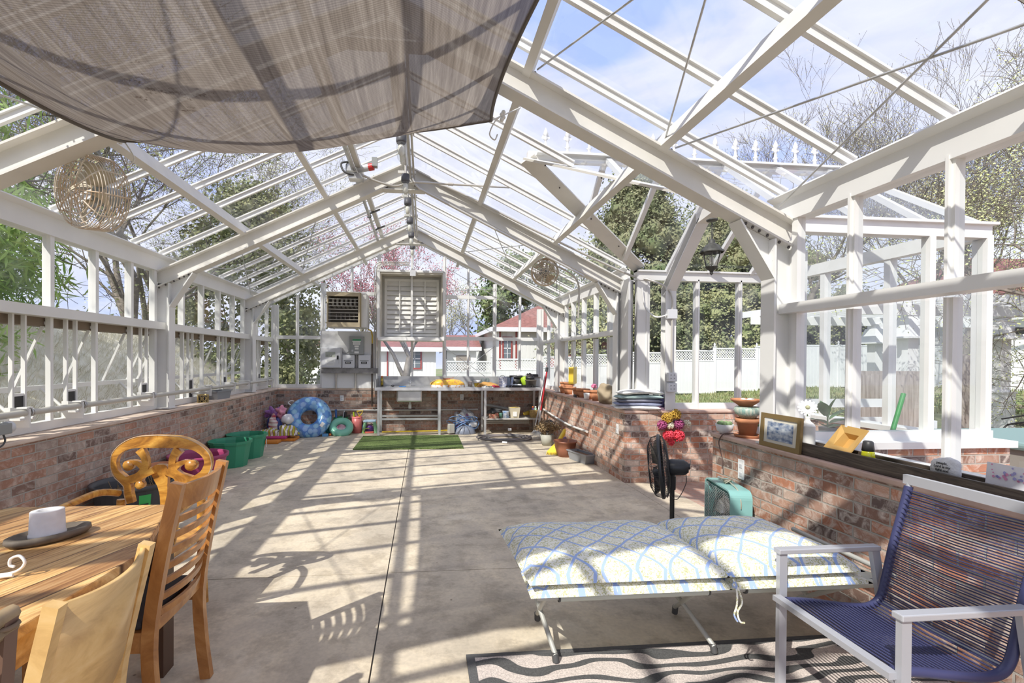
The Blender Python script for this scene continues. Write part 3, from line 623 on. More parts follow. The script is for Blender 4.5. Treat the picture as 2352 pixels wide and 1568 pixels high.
q = MB(); slat(q, .925, .095, .018); q.build('crest_rail', w_ladder, lc, world=False)
for k in range(7):
    q = MB(); slat(q, .835-k*.058, .026); q.build('slat', w_ladder, lc, world=False)
q = MB(); slat(q, .44, .05, bow=.005); q.build('back_rail', w_ladder, lc, world=False)
MB().box(-.44, -.21, .415, -.04, .21, .435).build('seat', w_ladder, lc, world=False)
q = MB().box(-.44, -.2, .436, -.05, .2, .475); q.build('seat_pad', mat('charcoal seat pad', (.05,.05,.055), .85), lc, world=False, bevel=.015)
# ---------------- blond chair ----------------
bc = thing('bent_back_chair', 'blond wooden chair with a curved solid back panel in the lower left foreground', 'chair', (-.69, 1.42, 0))
for y in (-.19, .19):
    q = MB(); P = smooth_path([(.03, y, 0), (-.01, y, .3), (-.005, y, .5), (.075, y, .87)], 4)
    q.sweep(P, .032, .036, up=(1, 0, 0))
    q.build('leg', w_blond, bc, world=False)
    MB().beam((-.40, y, 0), (-.40, y, .42), .036, .036).build('leg', w_blond, bc, world=False)
    MB().beam((-.40, y, .35), (-.0, y, .35), .02, .045).build('stretcher', w_blond, bc, world=False)
def bp(u, v, o_=0):
    zt = .862-.012*(1-(2*u-1)**2); zb = .60-.10*(1-(2*u-1)**2)
    z = zb+(zt-zb)*v; return (.0+.07*(z-.5)/.37+.045*(1-(2*u-1)**2)*(1)+o_, (u-.5)*.36, z)
n = 16; vs = []
for i in range(n+1):
    for (v_, o_) in ((0, -.008), (1, -.008), (1, .008), (0, .008)): vs.append(bp(i/n, v_, o_))
MB().add(vs, [(i*4+k, i*4+(k+1) % 4, i*4+4+(k+1) % 4, i*4+4+k) for i in range(n) for k in range(4)], True).build('back_panel', w_blond, bc, world=False)
MB().box(-.43, -.2, .42, -.02, .2, .445).build('seat', w_blond, bc, world=False, bevel=.006)
# ---------------- bamboo chair at the frame edge ----------------
bm = thing('bamboo_chair', 'grey brown bamboo lattice back chair cut off at the lower left corner', 'chair', (-.66, .92, 0))
m_bam = mat('aged bamboo', (.30,.22,.13), .45, var=.35, vscale=14); m_wrap = mat('rattan binding', (.20,.14,.09), .6)
for y in (-.19, .19):
    MB().beam((-.03, y, 0), (.03, y, .90), .034, .03, up=(1, 0, 0)).build('leg', mat('brown frame wood', (.17,.10,.07), .5), bm, world=False)
    MB().beam((-.42, y, 0), (-.42, y, .42), .034, .034).build('leg', m_bam, bm, world=False)
    for z in (.885, .60): MB().torus((.03-.1*(.9-z), y, z), .022, .006, n=12, m=5).build('binding', m_wrap, bm, world=False)
for z in (.905, .875, .60, .57): MB().tube([(.03-.1*(.9-z), -.21, z), (.03-.1*(.9-z), .21, z)], .017, 8).build('bamboo_rail', m_bam, bm, world=False)
q = MB()
for k in range(9):
    y = -.17+k*.0425; q.tube([(.025, y, .87), (0.0, y+.04, .735)], .009, 6); q.tube([(0.0, y+.04, .735), (-.0, y, .60)], .009, 6)
q.build('lattice_back', m_bam, bm, world=False)
MB().box(-.44, -.2, .42, -.03, .2, .45).build('seat', m_bam, bm, world=False)
# ---------------- things on the table ----------------
m_stone = mat('grey brown stoneware', (.14,.115,.09), .7, var=.3, vscale=14, bump=.2)
tr = thing('oval_tray', 'grey brown oval tray on the dining table', 'tray', (-1.165, 1.985, .7605), radians(52))
q = MB(); pr = [(0, 0), (.1, 0), (.15, .004), (.165, .016), (.162, .03), (.14, .031), (.125, .018), (0, .016)]
q.lathe(pr, (0, 0, 0), 40, None, .80, .46); q.build('tray', m_stone, tr, world=False)
m_cup = mat('rough white concrete', (.72,.71,.72), .9, var=.07, vscale=18, bump=.3)
cp = thing('concrete_pot', 'oval white concrete candle pot standing in the oval tray', 'candle pot', (-1.165, 1.975, .7775), radians(40))
MB().lathe([(0, 0), (.062, 0), (.0615, .012), (.059, .014), (.056, .095), (.054, .098), (.026, .098), (.024, .07), (0, .07)], (0, 0, 0), 36, None, .92, .66).build('pot', m_cup, cp, world=False)
MB().disc((0, 0, .074), .015).build('wax', mat('grey wax', (.28,.28,.27), .5), cp, world=False)
sc_ = thing('wire_stand', 'white scrolled wire stand on the table at the left frame edge', 'wire stand', (-1.03, 1.625, .7605))
q = MB(); q.tube(smooth_path([(-.16, .05, .005), (-.06, .03, .006), (0.01, .02, .02), (.035, .02, .045), (.02, .02, .068), (-.005, .02, .06), (-.008, .02, .04), (.005, .02, .035)], 6), .0045, 6)
q.tube([(-.16, -.03, .006), (.0, .02, .008)], .005, 6); q.tube([(-.16, .02, .006), (.0, .022, .006)], .005, 6); q.build('wire', m_whitep, sc_, world=False)
# ---------------- camp cot with its folded cushion ----------------
m_cotf = mat('pale grey green canvas', (.58,.61,.54), .8); m_cott = mat('grey painted tube', (.50,.50,.46), .45, .2)
ct = thing('camp_cot', 'folding camp cot with pale canvas standing across the rug', 'cot', (1.55, 2.42, 0))
YF, YB2, X0, X1 = 2.09, 2.76, .75, 2.50
MB().grid(lambda u, v: Vector((X0+.04+(X1-X0-.08)*u, YF+(YB2-YF)*v, .415-.02*sin(pi*v))), 20, 8).build('canvas', m_cotf, ct, thick=.004)
for y in (YF, YB2):
    MB().tube([(X0, y, .40), (X1-.02, y, .40)], .0135, 10).build('side_rail', m_cott, ct)
    q = MB()
    for xa, xb in ((X0+.10, X0+.80), (X0+.98, X1-.12)): q.tube([(xa, y, .40), (xb, y, .40)], .02, 12)
    q.build('canvas_sleeve', m_cotf, ct)
    for x in (X0+.10, X0+.80, X0+.98, X1-.12): MB().tube([(x-.004, y, .40), (x+.004, y, .40)], .0215, 12).build('sleeve_binding', m_dark, ct)
MB().tube([(X0-.01, YF-.0, .42), (X0-.02, YB2, .42)], .0135, 10).build('end_rail', m_cott, ct)
MB().tube([(X1+.02, YF+.02, .42), (X1+.02, YB2, .42)], .0135, 10).build('end_rail', m_cott, ct)
for (xa, xb) in ((X0+.04, .88), (1.50, 1.68), (2.30, 2.36)):
    for ya, yb in ((YF, 2.62), (YB2, 2.24)):
        # each pair of legs crosses under the canvas
        MB().tube([(xa, ya, .40), (xb, yb, .045)], .0125, 10).build('leg', m_cott, ct)
        MB().tube([(xb-.001, yb+(.012 if yb > ya else -.012)*-1, .055), (xb+.002, yb, .013)], .0165, 10).build('foot_cap', m_dark, ct)
m_cush, N, b, nd, lk = custom('trellis print fabric')
t = nd('ShaderNodeNewGeometry'); sx = nd('ShaderNodeSeparateXYZ'); wn1 = nd('ShaderNodeTexNoise', _Scale=7.0); lk(t.outputs['Position'], wn1.inputs['Vector'])
wm = nd('ShaderNodeMixRGB', blend_type='ADD', _Fac=.025); lk(t.outputs['Position'], wm.inputs[1]); lk(wn1.outputs['Color'], wm.inputs[2]); lk(wm.outputs[0], sx.inputs[0])
def line(ax, bx, per, w):
    a = nd('ShaderNodeMath', operation='MULTIPLY'); a.inputs[1].default_value = ax; lk(sx.outputs[0], a.inputs[0])
    c = nd('ShaderNodeMath', operation='MULTIPLY_ADD'); c.inputs[1].default_value = bx; lk(sx.outputs[1], c.inputs[0]); lk(a.outputs[0], c.inputs[2])
    z_ = nd('ShaderNodeMath', operation='MULTIPLY_ADD'); z_.inputs[1].default_value = -bx*.8; lk(sx.outputs[2], z_.inputs[0]); lk(c.outputs[0], z_.inputs[2])
    f = nd('ShaderNodeMath', operation='PINGPONG'); f.inputs[1].default_value = per; lk(z_.outputs[0], f.inputs[0])
    l = nd('ShaderNodeMath', operation='LESS_THAN'); l.inputs[1].default_value = w; lk(f.outputs[0], l.inputs[0]); return l
l1 = line(1, 1.05, .078, .008); l2 = line(1, -1.05, .078, .008)
mxl = nd('ShaderNodeMath', operation='MAXIMUM'); lk(l1.outputs[0], mxl.inputs[0]); lk(l2.outputs[0], mxl.inputs[1])
nf = nd('ShaderNodeTexNoise', _Scale=62.0, _Detail=1.0); lk(t.outputs['Position'], nf.inputs['Vector'])
rf_ = nd('ShaderNodeValToRGB'); ramp(rf_, [(.46, (.84,.83,.74)), (.51, (.72,.67,.38)), (.55, (.40,.42,.22)), (.60, (.84,.83,.74))]); lk(nf.outputs['Fac'], rf_.inputs[0])
ne = nd('ShaderNodeTexNoise', _Scale=120.0); lk(t.outputs['Position'], ne.inputs['Vector'])
mz = nd('ShaderNodeMixRGB'); lk(mxl.outputs[0], mz.inputs[0]); lk(rf_.outputs[0], mz.inputs[1]); mz.inputs[2].default_value = (.36,.48,.78,1)
lk(mz.outputs[0], b.inputs['Base Color']); b.inputs['Roughness'].default_value = .9
cu = thing('lounge_cushion', 'folded two section cushion with blue trellis and yellow floral print lying on the cot', 'cushion', (1.5, 2.35, .435))
def pillow(x0, x1, y0, y1, z0, h, seed, slant=0, hump=0, n=26):
    mb = MB()
    def f(u, v, top):
        e = min(1, (1-abs(2*u-1)**5))*min(1, (1-abs(2*v-1)**4)); e = max(e, 0)**.5
        x = x0+(x1-x0)*u+slant*v; y = y0+(y1-y0)*v
        hh = h*e*(1+.16*noise.noise(Vector((u*3+seed, v*3, seed))))+hump*e*sin(pi*v)*sin(pi*u)
        z = z0+h*.3+(hh if top else -h*.3*e)
        if not top: z = max(z, z0)
        y -= .012*sin(pi*u)*(1-v)*e; return Vector((x, y, z))
    mb.grid(lambda u, v: f(u, v, True), n, n); mb.grid(lambda u, v: f(v, u, False), n, n); return mb
for (xa, xb, z, h, hp, sl, nm) in ((.70, 1.62, .434, .055, 0, .02, 1), (1.60, 2.28, .434, .055, 0, 0, 2), (.695, 1.605, .484, .072, .01, -.03, 3), (1.59, 2.24, .484, .072, .03, -.03, 4)):
    pillow(xa, xb, 1.985, 2.66, z, h, nm*3.3, sl, hp).build('cushion_section', m_cush, cu)
q = MB(); q.tube(smooth_path([(1.60, 1.985, .50), (1.605, 1.965, .46), (1.60, 1.955, .40), (1.585, 1.95, .36), (1.60, 1.95, .33)], 5), .0045, 5); q.tube(smooth_path([(1.60, 1.98, .50), (1.615, 1.96, .45), (1.62, 1.95, .41), (1.60, 1.95, .37), (1.605, 1.94, .335), (1.625, 1.94, .328)], 5), .0045, 5)
q.ball((1.602, 1.975, .475), .012, 8, 6); q.build('tie', m_cush, cu)
# ---------------- rug ----------------
m_rug, N, b, nd, lk = custom('zebra pile rug')
t = nd('ShaderNodeNewGeometry'); mp_ = nd('ShaderNodeMapping'); mp_.inputs['Scale'].default_value = (.75, 1.5, 1); lk(t.outputs['Position'], mp_.inputs[0])
nw = nd('ShaderNodeTexNoise', _Scale=3.0, _Detail=1.0); lk(mp_.outputs[0], nw.inputs['Vector']); nm_ = nd('ShaderNodeMixRGB', blend_type='ADD', _Fac=.32); lk(t.outputs['Position'], nm_.inputs[1]); lk(nw.outputs['Color'], nm_.inputs[2])
w_ = nd('ShaderNodeTexWave', _Scale=3.6, _Distortion=0.0); w_.bands_direction = 'Y'; lk(nm_.outputs[0], w_.inputs['Vector'])
r = nd('ShaderNodeValToRGB'); ramp(r, [(.44, (.10,.10,.10)), (.50, (.66,.58,.53))]); lk(w_.outputs['Fac'], r.inputs[0])
nn = nd('ShaderNodeTexNoise', _Scale=160.0); lk(t.outputs['Position'], nn.inputs['Vector']); r2 = nd('ShaderNodeValToRGB'); ramp(r2, [(.3, (.7,.7,.7)), (.7, (1.2,1.2,1.2))]); lk(nn.outputs['Fac'], r2.inputs[0])
mx = nd('ShaderNodeMixRGB', blend_type='MULTIPLY', _Fac=1.0); lk(r.outputs[0], mx.inputs[1]); lk(r2.outputs[0], mx.inputs[2]); lk(mx.outputs[0], b.inputs['Base Color']); b.inputs['Roughness'].default_value = .95
rg = thing('zebra_rug', 'beige and charcoal zebra striped rug on the concrete floor under the cot', 'rug', (1.5, 1.4, 0))
MB().box(.475, .3, .0005, 2.62, 2.325, .010).build('pile', m_rug, rg)
q = MB().box(.46, .3, .0005, .50, 2.314, .012).box(.46, 2.315, .0005, 2.63, 2.34, .012); q.build('border', mat('charcoal rug border', (.12,.12,.12), .95, bump=.5, bscale=200), rg)
# ---------------- sling chair ----------------
m_sil = mat('silver grey powder coat', (.52,.53,.57), .35, .35); m_navy = mat('navy vinyl cord', (.05,.055,.14), .38)
sl = thing('corded_armchair', 'silver framed armchair strung with navy blue vinyl cord on the right', 'chair', (2.06, 1.69, 0))
YN, YFR = 1.455, 1.925
prof = [(1.775, .425), (1.90, .415), (2.10, .385), (2.20, .385), (2.25, .42), (2.275, .50), (2.31, .65), (2.37, .86), (2.385, .925)]
PR = smooth_path([(x, 0, z) for x, z in prof], 6)
for y in (YN, YFR):
    MB().tube([(p.x, y, p.z) for p in PR], .011, 8).build('side_rail', m_sil, sl)
    MB().tube([(p.x, y+(.0), p.z) for p in PR[2:-3]], .0165, 10).build('cord_wrap', m_navy, sl)
    yo = y+(.035 if y > 1.6 else -.035)
    q = MB(); q.box(1.793, yo-.011, .014, 1.828, yo+.011, .6155); q.build('leg', m_sil, sl)
    q = MB(); q.beam((2.36, yo, .014), (2.25, yo, .625), .022, .036, up=(1, 0, 0)); q.build('leg', m_sil, sl)
    q = MB(); q.box(1.785, yo-.02, .615, 2.27, yo+.02, .637); q.build('armrest', m_sil, sl, bevel=.004)
m_c = MB().box(1.765, YN-.03, .415, 1.80, YFR+.03, .437); m_c.build('front_rail', m_sil, sl)
MB().beam((2.385, YN-.02, .935), (2.385, YFR+.02, .935), .022, .04).build('top_rail', m_sil, sl)
MB().tube([(2.25, YN, .40), (2.25, YFR, .40)], .012, 8).build('cross_bar', m_sil, sl)
cd = MB(); Ltot = 0; cum = [0]
for i in range(len(PR)-1): cum.append(cum[-1]+(PR[i+1]-PR[i]).length)
nc = 92
for k in range(nc):
    d_ = .035+(cum[-1]-.07)*k/(nc-1)
    i = max(j for j in range(len(cum)-1) if cum[j] <= d_); t_ = (d_-cum[i])/(cum[i+1]-cum[i]); p = PR[i].lerp(PR[i+1], t_)
    off = .012 if k % 2 else .002
    nrm = (PR[i+1]-PR[i]).normalized(); nv = Vector((-nrm.z, 0, nrm.x))*off
    cd.tube([(p.x+nv.x, YN, p.z+nv.z), (p.x+nv.x-.003, 1.69, p.z+nv.z-.006), (p.x+nv.x, YFR, p.z+nv.z)], .0028, 5, caps=False)
cd.build('cord_webbing', m_navy, sl)
# ---------------- back wall: control boxes, heater, shutter ----------------
def rbox(mb, x0, y0, z0, x1, y1, z1): return mb.box(x0, y0, z0, x1, y1, z1)
def box_thing(name, label, cat, parts, group=None, loc=None):
    xs = [p[2][0] for p in parts]; t = thing(name, label, cat, loc or ((parts[0][2][0]+parts[0][2][3])/2, (parts[0][2][1]+parts[0][2][4])/2, parts[0][2][2]), 0, group)
    for nm, m_, b6 in parts: MB().box(*b6).build(nm, m_, t)
    return t
m_wboard = mat('white painted board', (.86,.86,.85), .55); m_lgrey = mat('light grey enamel', (.66,.67,.69), .35, .1); m_mgrey = mat('grey enamel', (.32,.335,.33), .4, .1)
m_green = mat('green label', (.05,.35,.14), .5); m_paper = mat('white label paper', (.85,.85,.83), .6); m_blk = mat('black print', (.03,.03,.03), .6)
struct(MB().box(-1.76, 9.80, .86, -.70, 9.87, 1.99), 'wall_panel', m_wboard)
FY = 9.80
cbx = thing('control_box', 'largest light grey control box with a small window at the left of the white board', 'control box', (-1.55, 9.72, 1.26))
MB().box(-1.75, 9.64, 1.262, -1.355, FY-.003, 1.66).build('body', m_lgrey, cbx, bevel=.006)
dr_ = MB().box(-1.735, 9.625, 1.275, -1.375, 9.64, 1.648).build('door', m_lgrey, cbx, bevel=.004)
MB().box(-1.655, 9.621, 1.475, -1.47, 9.626, 1.575).build('viewing_window', mat('greenish display', (.40,.43,.38), .2), dr_)
for x in (-1.62, -1.555): MB().lathe([(0, 0), (.014, 0), (.012, .012), (0, .012)], (x, 9.621, 1.505), 10, (0, -1, 0)).build('knob', m_mgrey, dr_)
lt = MB().box(-1.44, 9.612, 1.43, -1.405, 9.626, 1.505).build('latch', m_black, dr_); MB().box(-1.405, 9.614, 1.35, -1.40, 9.618, 1.43).build('key', m_galv, dr_)
MB().box(-1.655, 9.6215, 1.37, -1.47, 9.626, 1.42).build('paper_label', m_paper, dr_); MB().box(-1.635, 9.6215, 1.31, -1.49, 9.626, 1.362).build('paper_label', m_paper, dr_)
q = MB(); [q.box(-1.63, 9.6205, z, -1.50, 9.622, z+.004) for z in (1.41, 1.398, 1.385, 1.35, 1.335, 1.322)]; q.build('printing', m_mgrey, dr_)
for x0, lab in ((-1.345, 'small light grey heater control box left of the centre pipes'), (-1.035, 'small light grey heater control box at the right end of the white board')):
    c = thing('thermostat_box', lab, 'control box', (x0+.12, 9.7, 1.262))
    MB().box(x0, 9.68, 1.262, x0+.235, FY-.003, 1.52).build('body', m_lgrey, c, bevel=.005)
    MB().box(x0+.03, 9.675, 1.40, x0+.2, 9.683, 1.415).build('slot_plate', m_mgrey, c); MB().box(x0+.055, 9.672, 1.345, x0+.165, 9.683, 1.385).build('badge', m_blk, c)
    q = MB()
    for k in range(5): q.box(x0+.072+k*.016, 9.670, 1.357, x0+.082+k*.016, 9.6725, 1.373)
    q.build('badge_lettering', m_paper, c)
q = thing('disconnect_box', 'dark grey electrical disconnect box with green and white stickers', 'electrical box', (-1.07, 9.7, 1.52))
MB().box(-1.21, 9.66, 1.525, -.935, FY-.003, 1.88).build('body', m_mgrey, q, bevel=.005)
MB().box(-1.145, 9.655, 1.80, -.985, 9.662, 1.825).build('green_sticker', m_green, q)
for x0, z0, x1, z1 in ((-1.15, 1.775, -.985, 1.795), (-1.135, 1.715, -1.0, 1.772), (-1.11, 1.67, -1.025, 1.705), (-1.10, 1.625, -1.03, 1.66), (-1.11, 1.55, -1.025, 1.59)): MB().box(x0, 9.656, z0, x1, 9.662, z1).build('white_sticker', m_paper, q)
p_ = MB(); [p_.box(-1.12+.01*(k % 2), 9.6545, 1.765-k*.011, -1.01, 9.6562, 1.7675-k*.011) for k in range(5)]; p_.build('printing', m_mgrey, q)
MB().box(-1.165, 9.645, 1.585, -1.13, 9.662, 1.62).build('latch', m_galv, q)
MB().tube(smooth_path([(-1.21, 9.77, 1.66), (-1.22, 9.77, 1.60), (-1.27, 9.77, 1.565), (-1.35, 9.77, 1.57)], 5), .012, 8).build('flex_conduit', mat('grey flex', (.5,.5,.5), .5), q)
for x in (-1.09, -1.05, -1.0): MB().tube([(x, 9.775, 1.262), (x, 9.775, 1.525)], .0125, 8).build('conduit', m_conduit, q)
w_ = thing('wiring_trough', 'long grey metal wiring trough below the control boxes', 'wiring trough', (-1.2, 9.73, 1.16))
MB().box(-1.745, 9.68, 1.155, -.655, FY-.003, 1.258).build('body', mat('scuffed grey steel', (.26,.25,.24), .5, .4, var=.25, vscale=10), w_)
for x in (-1.48, -1.10): MB().tube([(x, 9.77, .86), (x, 9.77, 1.155)], .019, 10).build('conduit', m_conduit, w_)
# pipes between the board and the shutter
tag(MB().tube(smooth_path([(-.86, 9.74, 2.02), (-.80, 9.74, 2.0), (-.775, 9.74, 1.9)], 4)+[(-.775, 9.74, 1.75)], .014, 8).build('gas_pipe', mat('yellow gas pipe', (.70,.48,.06), .5)), 'short yellow gas pipe running down from the heater', 'pipe')
MB_ = MB().tube([(-.775, 9.74, 1.745), (-.775, 9.74, .50)], .016, 8); tag(MB_.build('iron_pipe', mat('dark iron pipe', (.10,.075,.06), .6)), 'dark iron gas pipe below the yellow pipe', 'pipe')
for k, x in enumerate((-.735, -.70, -.665)):
    q = MB().tube(smooth_path([(x, 9.79, 1.26), (x, 9.79, 2.2), (x, 9.79, 3.0), (x, 9.79, 3.26-.03*k), (x+.06, 9.79, 3.36-.03*k), (x+.2, 9.79, 3.38-.03*k), (-.05, 9.79, 3.38-.03*k)], 6), .011, 8)
    tag(q.build('conduit_pipe', m_conduit), ('left', 'middle', 'right')[k]+'most galvanised conduit of three rising beside the shutter'.replace('most', 'most' if k != 1 else ''), 'conduit', 'conduits beside the shutter')
# unit heater
m_tan = mat('tan enamel', (.50,.42,.28), .45, .1, var=.08); m_hw = mat('dirty white enamel', (.72,.71,.68), .5, var=.08, vscale=5)
h = thing('unit_heater', 'tan gas unit heater with open louvre front hung above the control boxes', 'heater', (-1.15, 9.4, 2.05))
hx0, hx1, hz0, hz1, hy = -1.53, -.93, 2.06, 2.66, 9.05
MB().box(hx0, hy+.45, hz0-.01, hx1+.02, 9.72, hz1).box(hx0, hy+.03, hz0-.04, hx1, hy+.45, hz0).box(hx0, hy+.03, hz1-.01, hx1, hy+.45, hz1+.01).box(hx0-.0, hy+.03, hz0, hx0+.02, hy+.45, hz1-.01).build('cabinet', m_hw, h)
MB().box(hx1-.02, hy+.12, hz0-.03, hx1+.10, hy+.64, hz1+.0).build('side_panel', m_hw, h)
q = MB(); q.box(hx0, hy, hz0-.03, hx1, hy+.08, hz0+.05).box(hx0, hy, hz1-.07, hx1, hy+.08, hz1).box(hx0, hy, hz0+.05, hx0+.03, hy+.08, hz1-.07).box(hx1-.03, hy, hz0+.05, hx1, hy+.08, hz1-.07); q.build('front_frame', m_tan, h)
MB().box(hx1-.0, hy+.02, hz0-.03, hx1+.012, hy+.14, hz1).build('edge_panel', mat('brown tan enamel', (.33,.26,.13), .5), h)
for k in range(7): MB().box(hx0+.035, hy+.0+.01, hz0+.095+k*.063, hx1-.035, hy+.05, hz0+.105+k*.063).build('louvre', mat('louvre metal', (.55,.52,.45), .4, .3), h)
for k in range(6):
    x = hx0+.10+k*.08
    MB().tube(smooth_path([(x, hy+.12, hz0+.49), (x, hy+.10, hz0+.44), (x, hy+.10, hz0+.38), (x+.02, hy+.22, hz0+.34)], 4), .024, 8).build('heat_tube', mat('pale heat tube', (.55,.53,.48), .5, .2), h)
for k in range(5):
    x = hx0+.16+k*.08
    MB().tube([(x, hy+.12, hz0+.10), (x, hy+.12, hz0+.19)], .026, 10).ball((x, hy+.12, hz0+.20), .026, 8, 6).build('burner', mat('burner steel', (.20,.18,.16), .4, .5), h)
MB().box(hx0+.02, hy+.30, hz0+.02, hx1-.02, hy+.31, hz1-.02).build('back_baffle', mat('dark heater inside', (.22,.19,.16), .7), h)
for x, zt_ in ((hx0+.06, 3.22), (hx1-.02, 3.36)): MB().tube([(x, hy+.3, hz1), (x, hy+.3, zt_)], .006, 6).build('hanger_rod', m_galv, h)
MB().lathe([(.05, 0), (.05, .05), (.03, .07), (0, .07)], (hx1-.2, hy+.25, hz1), 12).build('flue_collar', m_hw, h)
# shutter in its deep housing
s_ = thing('exhaust_shutter', 'large square louvred exhaust shutter in white housing above the bench', 'shutter', (0, 9.6, 1.83))
m_shut = mat('dusty white shutter', (.78,.77,.73), .5, var=.06, vscale=3)
q = MB(); q.box(-.625, 9.45, 1.85, -.585, 9.9, 3.13).box(.585, 9.45, 1.85, .625, 9.9, 3.13).box(-.585, 9.45, 3.09, .585, 9.9, 3.13); q.build('housing', mat('cream housing', (.62,.58,.50), .5, var=.1), s_)
q = MB(); q.box(-.64, 9.42, 1.80, .64, 9.9, 1.87).box(-.66, 9.43, 1.84, -.605, 9.45, 3.14).box(.605, 9.43, 1.84, .66, 9.45, 3.14).box(-.66, 9.43, 3.12, .66, 9.45, 3.165); q.build('front_flange', m_white, s_, bevel=.006)
q = MB(); q.box(-.54, 9.74, 1.90, -.49, 9.80, 3.04).box(.49, 9.74, 1.90, .54, 9.80, 3.04).box(-.49, 9.74, 2.99, .49, 9.80, 3.04).box(-.49, 9.74, 1.90, .49, 9.80, 1.95); q.build('inner_frame', m_shut, s_)
for k in range(11):
    z = 1.965+k*.094
    MB().add([(-.49, 9.725, z), (.49, 9.725, z), (.49, 9.765, z+.088), (-.49, 9.765, z+.088), (-.49, 9.74, z-.006), (.49, 9.74, z-.006)], [(0,1,2,3), (4,5,1,0)]).build('blade', m_shut, s_, thick=.003)
for x in (-.24, .26): MB().box(x-.012, 9.70, 1.99, x+.012, 9.718, 3.0).build('tie_bar', m_shut, s_)
MB().box(-.02, 9.66, 1.86, .02, 9.70, 3.1).build('centre_strut', m_white, s_)
MB().box(-.03, 9.40, 3.05, .08, 9.44, 3.16).build('switch_box', m_lgrey, s_)
MB().box(-.585, 9.80, 1.87, .585, 9.84, 3.09).build('back_sheet', m_shut, s_)
# ---------------- potting bench ----------------
bn = thing('potting_bench', 'long stainless potting bench with a sunk basin along the back wall', 'bench', (1, 9.5, 0))
m_btop = mat('dull galvanised top', (.50,.50,.49), .42, .55, var=.15, vscale=5)
MB().box(-.66, 9.21, .862, 2.54, 9.80, .905).build('worktop', m_btop, bn)
MB().box(-.66, 9.785, .906, 2.54, 9.803, 1.10).box(-.665, 9.22, .906, -.648, 9.785, 1.06).build('splashback', m_btop, bn)
MB().add([(-.66, 9.2, .906), (-.6, 9.2, .906)], []).box(-.672, 9.195, .85, 2.55, 9.209, .908).build('front_lip', mat('pale aluminium', (.72,.72,.72), .35, .5), bn)
m_al = mat('aluminium angle', (.66,.67,.67), .35, .55)
for x in (-.60, .548, 1.425, 2.50):
    for y in (9.235, 9.75): MB().box(x-.022, y-.022, 0, x+.022, y+.022, .86).build('leg', m_al, bn)
MB().box(-.6, 9.225, .29, .548, 9.245, .325).build('lower_rail', m_al, bn); MB().box(-.6, 9.735, .29, .548, 9.765, .325).build('lower_rail', m_al, bn)
MB().box(1.40, 9.22, .285, 2.52, 9.77, .305).build('lower_shelf', mat('grey shelf board', (.55,.53,.49), .6), bn)
sk = MB()
sk.box(-.27, 9.30, .62, .22, 9.70, .86); skb = sk.build('sink_basin', m_steel, bn, bevel=.03)
MB().tube([(-.02, 9.5, .62), (-.02, 9.5, .50)], .022, 10).tube([(-.02, 9.5, .56), (-.02, 9.5, .48)], .032, 10).build('drain', m_whitep, skb)
MB().add([(-.30, 9.28, .9062), (.25, 9.28, .9062), (.25, 9.72, .9062), (-.30, 9.72, .9062)], [(0,1,2,3)]).build('basin_rim', m_steel, bn)
q = MB(); q.tube(smooth_path([(-.02, 9.72, .905), (-.02, 9.71, 1.0), (-.02, 9.66, 1.01), (-.02, 9.63, .97)], 4), .010, 8).tube([(-.06, 9.72, .99), (.02, 9.72, .99)], .008, 6); q.build('faucet', mat('chrome', (.8,.8,.8), .1, 1), bn)
# pipes along the brick, outlets
def pipe(name, pts, r, m_, lab, cat='pipe', grp=None, n=8): return tag(MB().tube(smooth_path(pts, 4), r, n).build(name, m_), lab, cat, grp)
m_pvc = mat('off white pvc', (.74,.73,.69), .4)
pipe('water_pipe', [(-2.1, 9.79, .42), (-1.2, 9.79, .425), (0, 9.79, .42), (1.35, 9.79, .43)], .015, m_pvc, 'thin off white water pipe along the back brick wall')
pipe('drain_pipe', [(2.585, 9.3, .48), (2.59, 8.5, .43), (2.585, 7.6, .40), (2.59, 6.75, .42)], .018, m_pvc, 'white plastic pipe running along the right brick wall')
for k, (y, z) in enumerate(((9.76, .15), (9.76, .19))): tag(MB().tube([(1.5, y, z), (2.4, y, z)], .016, 8).build('shelf_pipe', m_pvc), ('lower', 'upper')[k]+' of two pale pipes low behind the right end of the bench', 'pipe', 'low pipes behind the bench')
tag(MB().tube([(-.55, 9.76, .24+.0), (.50, 9.76, .24)], .013, 8).tube([(-.55, 9.7, .16), (.5, 9.7, .16)], .0001, 4).build('drain_pipe', m_pvc), 'pale pipe behind the bench under the basin', 'pipe')
def outlet(x, y, z, ax, lab, h=.115):
    t = thing('wall_outlet', lab, 'electrical outlet', (x, y, z))
    if ax == 'y': MB().box(x-.035, y-.008, z, x+.035, y-.001, z+h).build('cover_plate', m_whitep, t, bevel=.003); [MB().box(x-.015, y-.011, z+h*f, x+.015, y-.008, z+h*f+.028).build('socket', m_lgrey, t) for f in (.16, .58)]
    else: MB().box(x-.008, y-.035, z, x-.001, y+.035, z+h).build('cover_plate', m_whitep, t, bevel=.003); [MB().box(x-.011, y-.015, z+h*f, x-.008, y+.015, z+h*f+.028).build('socket', m_lgrey, t) for f in (.16, .58)]
outlet(-1.37, 9.815, .60, 'y', 'white outlet on the back brick wall above the pink bucket')
outlet(1.02, 9.815, .62, 'y', 'white outlet on the back brick wall under the bench')
outlet(2.62, 5.72, .55, 'x', 'white outlet near the corner of the right brick wall')
outlet(2.64, 3.42, .56, 'x', 'tall white outlet with a plugged cord above the teal fan', .15)
